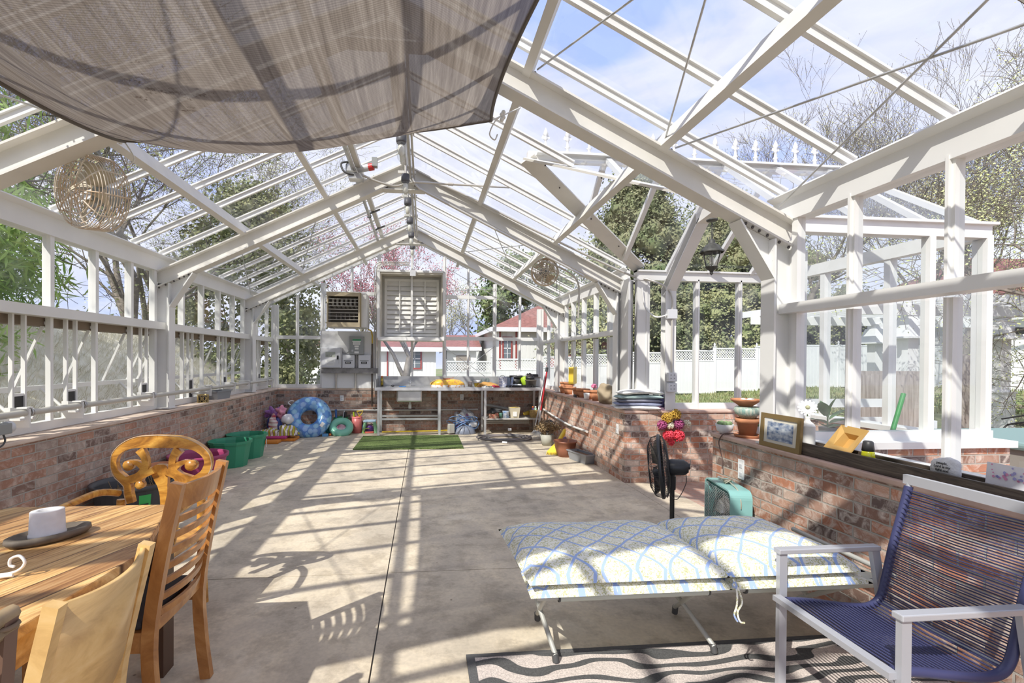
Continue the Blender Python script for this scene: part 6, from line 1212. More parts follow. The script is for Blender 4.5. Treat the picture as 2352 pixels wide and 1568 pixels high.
# gold dish, candle jar, rock, card
gd = thing('gold_dish', 'square gold dish with sunken centre tilted in the trough', 'dish', (2.715, 2.56, .90)); a_ = Vector((0, -1, -.05)).normalized(); b_ = Vector((.10, -.05, .12)); b_ = (b_-a_*b_.dot(a_)).normalized(); n_ = a_.cross(b_); n_ = n_ if n_.x < 0 else -n_; m_gd = mat('brushed gold', (.62,.38,.12), .45, .35); oc = Vector((2.722, 2.61, .994))
def P_(i, j, d=0): return oc+a_*i+b_*j+n_*d
R1, R2, R3 = .092, .05, .036
A1 = [P_(-R1, -R1), P_(R1, -R1), P_(R1, R1), P_(-R1, R1)]; A2 = [P_(-R2, -R2, -.006), P_(R2, -R2, -.006), P_(R2, R2, -.012), P_(-R2, R2, -.012)]; A3 = [P_(-R3, -R3, -.05), P_(R3, -R3, -.05), P_(R3, R3, -.05), P_(-R3, R3, -.05)]
MB().add(A1+A2+A3, [(i, (i+1) % 4, 4+(i+1) % 4, 4+i) for i in range(4)]+[(4+i, 4+(i+1) % 4, 8+(i+1) % 4, 8+i) for i in range(4)]+[(8, 9, 10, 11)]).build('dish', m_gd, gd, thick=.004)
t = thing('candle_jar', 'yellow green ribbed glass jar with black lid in the trough', 'jar', (2.715, 2.455, .873)); MB().lathe([(0, 0), (.036, 0)]+[(.037-.0006*k+.001*(k % 2), .004+k*.0055) for k in range(14)]+[(.028, .085), (0, .085)], (0, 0, 0), 24).build('glass', mat('chartreuse glass', (.50,.50,.01), .15, coat=.5), t, world=False); MB().lathe([(0, .085), (.030, .085), (.024, .135), (.018, .14), (0, .14)], (0, 0, 0), 24).build('lid', m_black, t, world=False)
rk = thing('engraved_stone', 'white stone engraved with handwritten verse in the trough', 'stone', (2.72, 2.05, .88)); q = MB(); q.ball((2.722, 2.055, .945), .06, 20, 14, (.55, 1.15, 1.0), bump=.25, sd=6); q.build('stone', mat('chalky white stone', (.68,.68,.68), .9, var=.08, vscale=30, bump=.6, bscale=60), rk)
def text(s_, loc, size, dir_, up_, m_, parent, ext=.0008):
    c = bpy.data.curves.new('lettering', 'FONT'); c.body = s_; c.size = size; c.extrude = ext; c.align_x = 'CENTER'; o = bpy.data.objects.new('tmp', c); C.objects.link(o); dg = bpy.context.evaluated_depsgraph_get(); me = bpy.data.meshes.new_from_object(o.evaluated_get(dg)); bpy.data.objects.remove(o)
    x_ = Vector(dir_).normalized(); z_ = x_.cross(Vector(up_)).normalized(); y_ = z_.cross(x_); M = Matrix(((x_.x, y_.x, z_.x, loc[0]), (x_.y, y_.y, z_.y, loc[1]), (x_.z, y_.z, z_.z, loc[2]), (0, 0, 0, 1))); me.transform(M); me.materials.clear(); me.materials.append(m_)
    po = Vector(parent.location); me.transform(Matrix.Translation(-po)); ob = bpy.data.objects.new('lettering', me); C.objects.link(ob); ob.parent = parent; return ob
for k, (s_, dy) in enumerate((('my light,', 0), ('Lord is my', 0), ('light and', 0))): text(('people,', 'Lord is my', 'light and')[k], (2.6855+.0*k, 2.045, .972-k*.017), .017, (0, -1, 0), (.1, 0, 1), m_blk, rk)
cdt = thing('greeting_card', 'white card with pink and violet floral wreath at the right edge', 'card', (2.70, 1.74, .94)); MB().beam((2.735, 1.90, .965), (2.735, 1.45, .965), .004, .10, up=(.1, 0, 1)).build('card', mat('white card', (.84,.82,.85), .6), cdt)
random.seed(9); q = MB(); q2 = MB()
for k in range(46):
    y = random.uniform(1.62, 1.88); z = random.uniform(.955, 1.008); (q if k % 2 else q2).disc((2.729+(z-.965)*.1, y, z), random.uniform(.003, .008), 6, (-1, 0, .1))
q.build('pink_print', mat('pink print', (.72,.30,.48), .6), cdt); q2.build('violet_print', mat('violet print', (.40,.38,.66), .6), cdt)
# leafy plants standing on the bay sill
pl = thing('fiddle_leaf_plant', 'leafy green plant on the sill behind the near window', 'potted plant', (3.40, 3.47, .86)); m_leaf = mat('broad green leaf', (.07,.19,.06), .45, col2=(.16,.32,.12), vscale=6); random.seed(12)
def leaf(mb, c, d, L_, w_, n_=6):
    d = Vector(d).normalized(); s_ = d.cross(Vector((0, 0, 1)));  s_ = s_.normalized() if s_.length > .05 else Vector((1, 0, 0)); up_ = s_.cross(d)
    vs = [];
    for i in range(n_+1):
        t_ = i/n_; p = Vector(c)+d*L_*t_+up_*(-.12*L_*t_*t_); ww = w_*sin(pi*min(1, t_*.93+.04))**.7
        vs += [p-s_*ww+up_*ww*.25, p, p+s_*ww+up_*ww*.25]
    mb.add(vs, [(i*3+k, i*3+k+1, i*3+4+k, i*3+3+k) for i in range(n_) for k in range(2)], True)
for k, (dx, dz, ds) in enumerate(((-.05, .24, (-.5, -.3, 1)), (.02, .26, (.15, -.2, 1)), (.04, .20, (.7, -.3, .7)), (.05, .16, (1, -.2, .35)), (-.04, .16, (-1, -.1, .4)), (.03, .11, (.9, .1, .2)), (-.02, .12, (-.6, -.6, .3)), (0, .22, (-.1, .3, 1)))):
    q = MB(); leaf(q, (3.385+dx*.4, 3.47, .86+dz*.7), ds, .14, .045); q.build('leaf', m_leaf, pl)
MB().tube([(3.385, 3.47, .94), (3.385, 3.47, 1.06)], .006, 6).build('stem', m_cact, pl); MB().lathe([(0, 0), (.05, 0), (.06, .09), (.05, .09), (0, .07)], (3.385, 3.47, .851), 20).build('pot', mat('grey pot', (.25,.25,.25), .7), pl)
su = thing('succulent', 'grey green rosette succulent in a magenta pot on the bay sill', 'potted plant', (3.53, 3.47, .85)); MB().lathe([(0, 0), (.045, 0), (.055, .045), (0, .04)], (3.53, 3.47, .851), 18).build('pot', mat('magenta pot', (.30,.03,.14), .5), su)
for k in range(16):
    a = k*2.4; e_ = .2+.06*k; q = MB(); leaf(q, (3.53, 3.47, .895), (cos(a), sin(a), e_), .065-.0015*k, .016, 4); q.build('leaf', mat('pale succulent', (.36,.45,.36), .5), su, thick=.004)
tag(MB().tube([(3.92, 3.46, .86), (4.07, 3.40+.10, 1.20)], .017, 8).build('green_pole', mat('green painted pole', (.03,.28,.07), .5)), 'green pole leaning in the bay behind the near windows', 'pole')
# ---------------- fans on the floor ----------------
pfn = thing('pedestal_fan', 'black pedestal fan seen from behind beside the alcove', 'fan', (2.06, 3.40, 0)); m_fb = mat('black fan plastic', (.03,.032,.036), .35); hub = Vector((1.965, 3.35, .685)); ax = Vector((-.86, .46, -.10)).normalized(); M = (Matrix.Translation(hub) @ Vector((0, 0, 1)).rotation_difference(ax).to_matrix().to_4x4())
MB().lathe([(0, 0), (.20, 0), (.205, .012), (.19, .03), (.05, .045), (.03, .07), (0, .07)], (2.08, 3.40, .001), 32).build('base', m_fb, pfn); MB().tube([(2.08, 3.40, .05), (2.08, 3.40, .50)], .0165, 12).build('pole', m_fb, pfn); MB().tube([(2.08, 3.40, .50), (2.075, 3.40, .60)], [.024, .03], 12).tube([(2.075, 3.40, .58), (2.05, 3.39, .66)], .028, 10).build('neck', m_fb, pfn)
MB().tube([(2.0, 3.33, .685), (2.03, 3.315, .685), (2.10, 3.275, .69), (2.125, 3.262, .692)], [.05, .06, .056, .035], 16).build('motor', m_fb, pfn); MB().tube([(2.12, 3.265, .70), (2.135, 3.257, .70)], .022, 12).build('knob', m_fb, pfn)
q = MB(); R = .225
for k in range(13): rr = .06+.0135*k; q.torus((0, 0, -.055+.03*((k/12)**3)), rr, .0016, n=40, m=4)
for k in range(60): a = 2*pi*k/60; q.tube([(.05*cos(a), .05*sin(a), -.055), (.15*cos(a+.12), .15*sin(a+.12), -.05), (.21*cos(a+.2), .21*sin(a+.2), -.03), (R*cos(a+.22), R*sin(a+.22), .0)], .0014, 4, caps=False)
q.rot(M).build('rear_grille', m_fb, pfn); MB().torus((0, 0, .0), R, .007, n=48, m=8, squash=1.7).rot(M).build('rim', m_fb, pfn)
q = MB()
for k in range(44): a = 2*pi*k/44; q.tube([(.04*cos(a), .04*sin(a), .085), (.15*cos(a-.1), .15*sin(a-.1), .08), (.21*cos(a-.18), .21*sin(a-.18), .05), (R*cos(a-.2), R*sin(a-.2), .0)], .0014, 4, caps=False)
q.torus((0, 0, .075), .16, .0016, n=40, m=4).rot(M).build('front_grille', m_fb, pfn)
for b2 in range(5):
    a0 = 2*pi*b2/5; q = MB(); q.grid(lambda u, v: Vector(((.03+.165*u)*cos(a0+(v-.5)*(.5+.6*u)), (.03+.165*u)*sin(a0+(v-.5)*(.5+.6*u)), .03+(v-.5)*.05)), 6, 5); q.rot(M).build('blade', m_fb, pfn, thick=.002)
MB().tube(smooth_path([(2.11, 3.27, .65), (2.14, 3.32, .56), (2.10, 3.36, .44), (2.05, 3.37, .47), (2.04, 3.37, .56)], 6), .003, 5).build('power_cord', m_dark, pfn)
# teal box fan
bfn = thing('box_fan', 'vintage teal metal box fan standing against the near brick wall', 'fan', (2.53, 3.42, 0)); m_teal = mat('teal enamel', (.27,.54,.52), .35, .05, var=.06, vscale=5); m_tealin = mat('dark teal enamel', (.10,.33,.32), .5)
Mb = Matrix.Translation((2.525, 3.42, 0)) @ Matrix.Rotation(radians(-11), 4, 'Z'); hw, D_, H_ = .235, .075, .53
def rr_poly(w, h, r_, n_=6):
    o_ = []
    for cx_, cz_, a0 in ((w-r_, h-r_, 0), (-w+r_, h-r_, pi/2), (-w+r_, r_, pi), (w-r_, r_, 1.5*pi)):
        for k in range(n_+1): a = a0+pi/2*k/n_; o_.append((cx_+r_*cos(a), cz_+r_*sin(a)))
    return o_
out_ = rr_poly(hw, H_, .06); inn = rr_poly(hw-.012, H_-.012, .05); inn = [(a, b2+.012) if False else (a, max(b2, .012)) for a, b2 in inn]; n_ = len(out_)
vs = [(-D_, a, b2) for a, b2 in out_]+[(D_, a, b2) for a, b2 in out_]+[(-D_, a, b2) for a, b2 in inn]+[(D_, a, b2) for a, b2 in inn]
fs = []
for i in range(n_):
    j = (i+1) % n_; fs += [(i, j, n_+j, n_+i), (2*n_+i, 3*n_+i, 3*n_+j, 2*n_+j), (i, 2*n_+i, 2*n_+j, j), (n_+i, n_+j, 3*n_+j, 3*n_+i)]
MB().add(vs, fs).rot(Mb).build('housing', m_teal, bfn)
q = MB(); n2 = 28; vs = []
for i in range(n2):
    a = 2*pi*i/n2; ca, sa = cos(a), sin(a); k_ = 1/max(abs(ca), abs(sa)); vs += [(D_*-.35, .195*ca, H_/2+.195*sa), (D_*-.45, (hw-.014)*ca*k_, H_/2+(H_/2-.014)*sa*k_)]
q.add(vs, [(2*i, 2*i+1, (2*i+3) % (2*n2), (2*i+2) % (2*n2)) for i in range(n2)]).rot(Mb); q.build('baffle_plate', m_tealin, bfn)
q = MB(); nb = 42
for k in range(nb): z = .03+(H_-.06)*k/(nb-1); w_ = hw-.012-(.03 if k in (0, nb-1) else .012 if k in (1, nb-2) else 0); q.tube([(-D_-.004, -w_, z), (-D_-.008, 0, z), (-D_-.004, w_, z)], .0017, 4)
for y in (-.14, 0, .14): q.tube([(-D_-.003, y, .02), (-D_-.006, y, H_-.02)], .0022, 4)
q.rot(Mb); q.build('grille', mat('chrome wire', (.68,.70,.68), .25, .6), bfn)
for k in range(4):
    a0 = 2*pi*k/4+.7; q = MB(); q.grid(lambda u, v: Vector(((v-.5)*.05, (.03+.15*u)*cos(a0+(v-.5)*(.6+.9*u)), H_/2+(.03+.15*u)*sin(a0+(v-.5)*(.6+.9*u)))), 8, 6); q.rot(Mb); q.build('blade', mat('polished blade', (.62,.62,.61), .3, .7), bfn, thick=.002)
MB().lathe([(0, 0), (.045, 0), (.04, .05), (0, .05)], (.02, 0, H_/2), 18, (-1, 0, 0)).rot(Mb).build('motor', m_dark, bfn); MB().lathe([(0, 0), (.028, 0), (.026, .006), (0, .006)], (-D_-.006, .02, H_/2-.02), 18, (-1, 0, 0)).rot(Mb).build('badge', mat('teal silver badge', (.15,.45,.45), .3), bfn)
q = MB()
for k in range(5): q.torus((.0, -.02+.006*k, H_+.018+.004*(k % 2)), .026, .004, (.3*(k-2), .6, 1), 16, 5)
q.tube([(0, .02, H_+.015), (-.01, .09, H_+.02)], .006, 6).tube(smooth_path([(0, -.04, H_+.02), (.0, -.12, H_+.012), (-.005, -.20, H_-.01), (-.005, -hw-.004, H_-.07), (-.005, -hw-.006, H_-.12)], 5), .0035, 5); q.rot(Mb); q.build('power_cord', mat('beige cord', (.50,.46,.36), .6), bfn)
MB().tube([(-.01, .09, H_+.02), (-.015, .12, H_+.02)], .010, 8).rot(Mb).build('plug', m_mgrey, bfn)
# ---------------- outdoors ----------------
def gz(x, y):
    t = min(1, max(0, (y-9)/8)); t = t*t*(3-2*t); return -.06+t*(max(-.50, min(.35, -.40+.054*(x-2.5)))+.06)
m_grass, N, b, nd, lk = custom('spring lawn'); g = nd('ShaderNodeNewGeometry'); n1 = nd('ShaderNodeTexNoise', _Scale=.9, _Detail=6.0); n2 = nd('ShaderNodeTexNoise', _Scale=30.0, _Detail=6.0, _Roughness=.8)
lk(g.outputs['Position'], n1.inputs['Vector']); lk(g.outputs['Position'], n2.inputs['Vector']); r = nd('ShaderNodeValToRGB'); ramp(r, [(.35, (.30,.27,.17)), (.5, (.20,.24,.10)), (.65, (.13,.21,.06))]); lk(n1.outputs['Fac'], r.inputs[0])
r2 = nd('ShaderNodeValToRGB'); ramp(r2, [(.3, (.45,.45,.45)), (.7, (1.5,1.5,1.5))]); lk(n2.outputs['Fac'], r2.inputs[0]); mx = nd('ShaderNodeMixRGB', blend_type='MULTIPLY', _Fac=1.0); lk(r.outputs[0], mx.inputs[1]); lk(r2.outputs[0], mx.inputs[2]); lk(mx.outputs[0], b.inputs['Base Color']); b.inputs['Roughness'].default_value = .95
gm = MB(); gm.grid(lambda u, v: Vector((-45+115*u, -22+110*v, gz(-45+115*u, -22+110*v)-.02)), 60, 60); struct(gm, 'ground', m_grass)
struct(MB().box(4.95, -9, -.07, 15.5, 8.4, -.045), 'patio', m_patio); struct(MB().box(2.95, -9, -.07, 4.95, 3.25, -.045), 'patio', m_patio)
struct(MB().add([(-9, 20.6, gz(-9, 20.6)+.01), (2.2, 20.6, gz(2.2, 20.6)+.01), (2.2, 25.2, gz(2.2, 25)+.03), (-9, 25.2, gz(-9, 25)+.03)], [(0,1,2,3)]), 'driveway', mat('pale gravel', (.62,.59,.54), .9, var=.08, vscale=2))
m_vinyl = mat('white vinyl', (.86,.86,.87), .4)
def blades(mb, x0, x1, y0, y1, n, h, sd):
    random.seed(sd)
    for i in range(n):
        x, y = random.uniform(x0, x1), random.uniform(y0, y1); z = gz(x, y)-.03; a = random.uniform(0, 6.28); hh = h*random.uniform(.5, 1.2); w = .022; l = random.uniform(-.1, .1)
        mb.add([(x-w*cos(a), y-w*sin(a), z), (x+w*cos(a), y+w*sin(a), z), (x+l, y+l*.5, z+hh)], [(0,1,2)])
gb = MB(); blades(gb, 5.5, 17, 12, 18.7, 9000, .13, 1); blades(gb, 15, 30, 10, 19, 3000, .16, 2)
tag(gb.build('grass', mat('grass blades', (.16,.22,.07), .9, col2=(.34,.32,.17), vscale=3)), 'patchy spring grass before the white fence', 'grass', kind='stuff')
def post(mb, x, y, z0, z1, w=.10):
    mb.box(x-w/2, y-w/2, z0, x+w/2, y+w/2, z1).box(x-w*.62, y-w*.62, z1, x+w*.62, y+w*.62, z1+.02).lathe([(w*.35, 0), (w*.25, .03), (w*.45, .07), (w*.40, .10), (w*.08, .16), (0, .17)], (x, y, z1+.02), 8); return mb
fc = thing('vinyl_fence', 'long white vinyl fence with lattice top behind the greenhouse', 'fence', (8, 18.9, -.4)); PW = 1.86; XS = [1.06+PW*k for k in range(17)]; YF_ = 18.9
for k, x in enumerate(XS):
    zb = gz(x, YF_); zt = zb+1.84 if x > 0 else 0; lat = k <= 6
    post(MB(), x, YF_, zb-.1, zt+(.05 if lat else -.04)).build('post', m_vinyl, fc)
    if k == len(XS)-1: break
    x1 = XS[k+1]; z1 = gz(x1, YF_); zm = (zb+z1)/2; top = zm+1.80
    q = MB(); ztop = top-.46 if lat else top-.05
    q.box(x+.05, YF_-.012, zm+.03, x1-.05, YF_+.012, ztop)
    for j in range(11): q.box(x+.10+j*.155, YF_-.018, zm+.03, x+.108+j*.155+.13, YF_-.012, ztop)
    q.build('panel', m_vinyl, fc)
    MB().box(x+.05, YF_-.03, ztop, x1-.05, YF_+.03, ztop+.06).build('rail', m_vinyl, fc)
    MB().box(x+.05, YF_-.026, zm+.02, x1-.05, YF_+.026, zm+.10).build('rail', m_vinyl, fc)
    if lat:
        MB().box(x+.05, YF_-.03, top-.05, x1-.05, YF_+.03, top+.01).build('rail', m_vinyl, fc)
        q = MB(); z0_, z1_ = ztop+.06, top-.05; h_ = z1_-z0_; L_ = x1-x-.1; nS = 20
        for s_ in (-1, 1):
            for j in range(-4, nS):
                a, b2 = x+.05+j*L_/(nS-4), x+.05+j*L_/(nS-4)+h_
                za, zb_ = (z0_, z1_) if s_ > 0 else (z1_, z0_)
                pa, pb = Vector((a, YF_+.006*s_, za)), Vector((b2, YF_+.006*s_, zb_))
                if b2 < x+.05 or a > x1-.05: continue
                if a < x+.05: pa = pa.lerp(pb, (x+.05-a)/(b2-a))
                if b2 > x1-.05: pb = pa.lerp(pb, (x1-.05-pa.x)/(b2-pa.x))
                if (pb-pa).length > .02: q.beam(pa, pb, .008, .032)
        q.build('lattice', m_vinyl, fc)
f2 = thing('picket_fence', 'short white lattice fence seen through the far left windows', 'fence', (-5, 15, -.3))
for k in range(4):
    x = -6.2+k*1.1; zb = gz(x, 15.0); post(MB(), x, 15, zb-.1, zb+1.35, .13).build('post', m_vinyl, f2)
    if k < 3:
        q = MB(); q.box(x, 14.97, zb+1.2, x+1.1, 15.03, zb+1.27).box(x, 14.97, zb+.6, x+1.1, 15.03, zb+.67)
        for j in range(9): q.beam((x+j*.12, 15, zb+.62), (x+j*.12+.2, 15, zb+1.22), .01, .03).beam((x+j*.12+.2, 15.01, zb+.62), (x+j*.12, 15.01, zb+1.22), .01, .03)
        q.build('lattice', m_vinyl, f2)
# houses
m_rroof = mat('red shingle roof', (.27,.12,.105), .9, var=.2, vscale=6, bump=.4, bscale=30); m_side = mat('white board siding', (.80,.80,.79), .7); m_rtrim = mat('dark red trim', (.33,.06,.05), .6); m_win = mat('dark window', (.16,.19,.21), .15)
def hwin(x0, x1, z0, z1, y, par):
    w = MB(); w.box(x0-.08, y-.06, z0-.08, x1+.08, y-.01, z0).box(x0-.08, y-.06, z1, x1+.08, y-.01, z1+.08).box(x0-.08, y-.06, z0, x0, y-.01, z1).box(x1, y-.06, z0, x1+.08, y-.01, z1); f = w.build('window', m_rtrim, par)
    MB().box(x0, y-.035, z0, x1, y-.02, z1).build('pane', m_win, f); q = MB(); q.box((x0+x1)/2-.02, y-.045, z0, (x0+x1)/2+.02, y-.036, z1).box(x0, y-.045, (z0+z1)/2-.03, x1, y-.0365, (z0+z1)/2+.03)
    for z in ((z0*3+z1)/4, (z0+z1*3)/4): q.box(x0, y-.042, z-.01, x1, y-.036, z+.01)
    q.build('sash', m_vinyl, f)
def house(lab, x0, x1, y0, y1, z0, ze, zr_, hip, over=.5):
    h = thing('house', lab, 'house', ((x0+x1)/2, y0, z0)); q = MB(); q.box(x0, y0, z0, x1, y1, ze)
    for k in range(int((x1-x0)/.22)): q.box(x0+k*.22, y0-.012, z0, x0+k*.22+.19, y0, ze)
    q.build('wall', m_side, h)
    a, b2, c, d = x0-over, x1+over, y0-over, y1+over; ym = (c+d)/2; hx = (d-c)/2 if hip else 0
    MB().add([(a, c, ze), (b2, c, ze), (b2, d, ze), (a, d, ze), (a+hx, ym, zr_), (b2-hx, ym, zr_)], [(0,1,5,4), (2,3,4,5), (1,2,5), (3,0,4), (3,2,1,0)]).build('roof', m_rroof, h)
    q = MB(); q.box(a, c-.03, ze-.22, b2, c, ze+.02).box(a-.03, c, ze-.22, a, d, ze+.02).box(b2, c, ze-.22, b2+.03, d, ze+.02); q.build('fascia', m_vinyl, h); return h
hA = house('large white house with red hipped roof behind the lattice fence', 4.3, 17, 26, 38, -.5, 3.15, 6.2, True)
for x in (4.3, 5.2): MB().box(x, 25.95, -.5, x+.09, 25.99, 3.0).build('corner_trim', m_rtrim, hA)
hwin(8.0, 9.0, 1.2, 2.5, 25.98, hA); hwin(10.6, 11.8, 1.0, 2.5, 25.98, hA); hwin(4.55, 4.95, 1.5, 2.6, 25.98, hA)
hB = house('low white outbuilding with red roof seen under the shutter', -6, .9, 26.5, 34, -.5, 2.05, 2.75, False, .4); hwin(-.55, .05, .95, 1.95, 26.48, hB); MB().box(-1.75, 26.44, -.5, -1.68, 26.49, 1.9).build('corner_trim', m_rtrim, hB)
hC = house('small white garage with red gable between the two houses', 1.7, 3.6, 31, 36, -.5, 2.2, 3.1, False, .3); MB().box(2.3, 30.95, .2, 3.2, 30.99, 1.7).build('garage_door', mat('grey brown door', (.30,.26,.22), .7), hC)
house('red roofed house beyond the pergola', 23, 38, 17, 27, 0, 3.6, 6.8, True)
# red pickup behind the fence
cr = thing('pickup_truck', 'red pickup truck parked beyond the lattice fence', 'truck', (6.6, 22.2, -.2)); m_red = mat('red car paint', (.45,.03,.03), .25, coat=.6)
MB().prism([(5.0, .2), (5.0, .95), (6.0, 1.05), (6.5, 1.62), (7.5, 1.62), (7.7, 1.08), (9.0, 1.08), (9.0, .2)], 21.4, 23.1, 'XZ').build('body', m_red, cr, bevel=.05); MB().prism([(6.15, 1.1), (6.56, 1.56), (7.4, 1.56), (7.55, 1.1)], 21.38, 21.399, 'XZ').build('side_window', m_win, cr)
for x in (5.7, 8.2): MB().lathe([(0, 0), (.36, 0), (.36, .22), (0, .22)], (x, 21.6, .16), 20, (0, -1, 0)).build('wheel', m_dark, cr)
# pergola, timber screen, chair and covered tub on the patio
pg = thing('pergola', 'white pergola with tapered post caps on the patio', 'pergola', (12.5, 10, 0))
for x, y in ((11.15, 9.9), (13.5, 9.9), (15.9, 9.9), (13.5, 13.0)):
    MB().box(x-.13, y-.13, -.05, x+.13, y+.13, 2.55).build('post', m_vinyl, pg); MB().box(x-.19, y-.19, -.05, x+.19, y+.19, .75).box(x-.21, y-.21, .75, x+.21, y+.21, .79).build('post_base', m_vinyl, pg)
    MB().add([(x-.27, y-.27, 2.02), (x+.27, y-.27, 2.02), (x+.27, y+.27, 2.02), (x-.27, y+.27, 2.02), (x-.17, y-.17, 2.42), (x+.17, y-.17, 2.42), (x+.17, y+.17, 2.42), (x-.17, y+.17, 2.42)], [(3,2,1,0),(4,5,6,7),(0,1,5,4),(1,2,6,5),(2,3,7,6),(3,0,4,7)]).box(x-.30, y-.30, 1.98, x+.30, y+.30, 2.02).build('cap', m_vinyl, pg); MB().box(x+.08, y-.30, 2.1, x+.24, y-.24, 2.25).build('post_light', m_dark, pg)
for y in (9.8, 13.0): MB().box(9.6, y-.05, 2.50, 18, y+.05, 2.74).build('beam', m_vinyl, pg)
for k in range(20): MB().box(9.8+k*.42, 9.1, 2.74, 9.86+k*.42, 13.7, 2.92).build('rafter', m_vinyl, pg)
m_gw = mat('weathered grey boards', (.26,.22,.19), .9, col2=(.40,.36,.32), vscale=4, stretch=(6, 6, .6), bump=.4)
def screen(x0, x1, y, lab, h_=1.62):
    t = thing('board_fence', lab, 'fence', ((x0+x1)/2, y, -.05)); n_ = max(2, int((x1-x0)/.155))
    for k in range(n_): MB().box(x0+k*.155, y-.012, -.05, x0+k*.155+.148, y+.012, h_-.02*(k % 2)).build('board', m_gw, t)
    MB().box(x0, y+.013, .3, x0+n_*.155, y+.05, .4).box(x0, y+.013, 1.2, x0+n_*.155, y+.05, 1.3).build('rail', m_gw, t)
screen(10.85, 11.5, 8.6, 'narrow weathered grey board screen beside the pergola post'); screen(7.2, 8.75, 7.2, 'weathered grey board fence seen through the bay glass', 1.25)
pc = thing('patio_chair', 'black wrought iron lounge chair on the brick patio', 'chair', (12.3, 8.1, 0)); m_iron = mat('black iron', (.03,.03,.03), .4, .5)
for y in (7.85, 8.35): MB().tube(smooth_path([(11.5, y, .0), (11.6, y, .22), (12.0, y, .28), (12.35, y, .30), (12.5, y, .55), (12.6, y, .72), (12.52, y, .80)], 5), .016, 6).tube(smooth_path([(11.5, y, .35), (12.0, y, .42), (12.45, y, .5)], 4), .014, 6).tube(smooth_path([(12.3, y, .30), (12.55, y, .18), (12.6, y, 0)], 4), .014, 6).build('side_frame', m_iron, pc)
q = MB(); [q.tube([(11.62+k*.1, 7.85, .25+.006*k), (11.62+k*.1, 8.35, .25+.006*k)], .008, 5) for k in range(8)]; q.build('seat', m_iron, pc)
sp = thing('covered_tub', 'grey green covered hot tub at the right edge beyond the glass', 'tub', (6.6, 4.0, -.05)); MB().box(5.9, 3.0, -.05, 8.6, 4.9, .62).build('cabinet', mat('tub side', (.30,.28,.25), .7), sp); MB().box(5.85, 2.95, .62, 8.65, 4.95, .70).build('cover', mat('grey green cover', (.22,.33,.32), .5), sp, bevel=.03)
# white garden bench with a yellow cushion beyond the bay
gbn = thing('garden_bench', 'white slatted garden bench seen through the bay glass', 'bench', (5.6, 5.4, 0)); 
for x in (5.0, 6.3): MB().box(x, 5.2, -.05, x+.08, 5.28, .75).build('leg', m_vinyl, gbn); MB().box(x, 5.75, -.05, x+.08, 5.83, 1.0).build('leg', m_vinyl, gbn)
for z in (.62, .86): MB().box(5.0, 5.74, z, 6.38, 5.77, z+.11).build('slat', m_vinyl, gbn)
MB().box(5.0, 5.2, .40, 6.38, 5.8, .44).build('seat', m_vinyl, gbn)
tag(MB().box(5.1, 5.22, .442, 6.28, 5.7, .52).build('seat_cushion', mat('butter yellow cushion', (.62,.50,.20), .8), bevel=.03), 'butter yellow cushion on the white garden bench', 'cushion')
# dry grass bank outside the left windows
m_bank = mat('dry straw bank', (.66,.61,.45), .95, col2=(.84,.80,.66), vscale=5, vdetail=8, bump=1, bscale=14)
bk_ = MB()
def bankf(u, v):
    y = -4+17*v; x = -3.5-3.3*u; z = -.1+2.05*min(1, (u*1.35))**.8+.10*noise.noise(Vector((x*1.5, y*1.2, 3)))*u; return Vector((x, y, z))
bk_.grid(bankf, 16, 60); struct(bk_, 'grass_bank', m_bank)
bs = MB(); random.seed(21)
for i in range(15000):
    u, v = random.uniform(.1, 1), random.uniform(.08, 1); p = bankf(u, v); d = Vector((random.uniform(-.3, .6), random.uniform(-.5, .5), random.uniform(.5, 1))).normalized()*random.uniform(.08, .26); s_ = Vector((.2, 1, 0))*random.uniform(.003, .007)
    bs.add([p-s_, p+s_, p+d], [(0,1,2)])
tag(bs.build('dry_grass', mat('straw blades', (.68,.63,.46), .9, col2=(.86,.82,.68), vscale=4)), 'dense dry straw coloured grass on the bank outside the left windows', 'grass', kind='stuff')
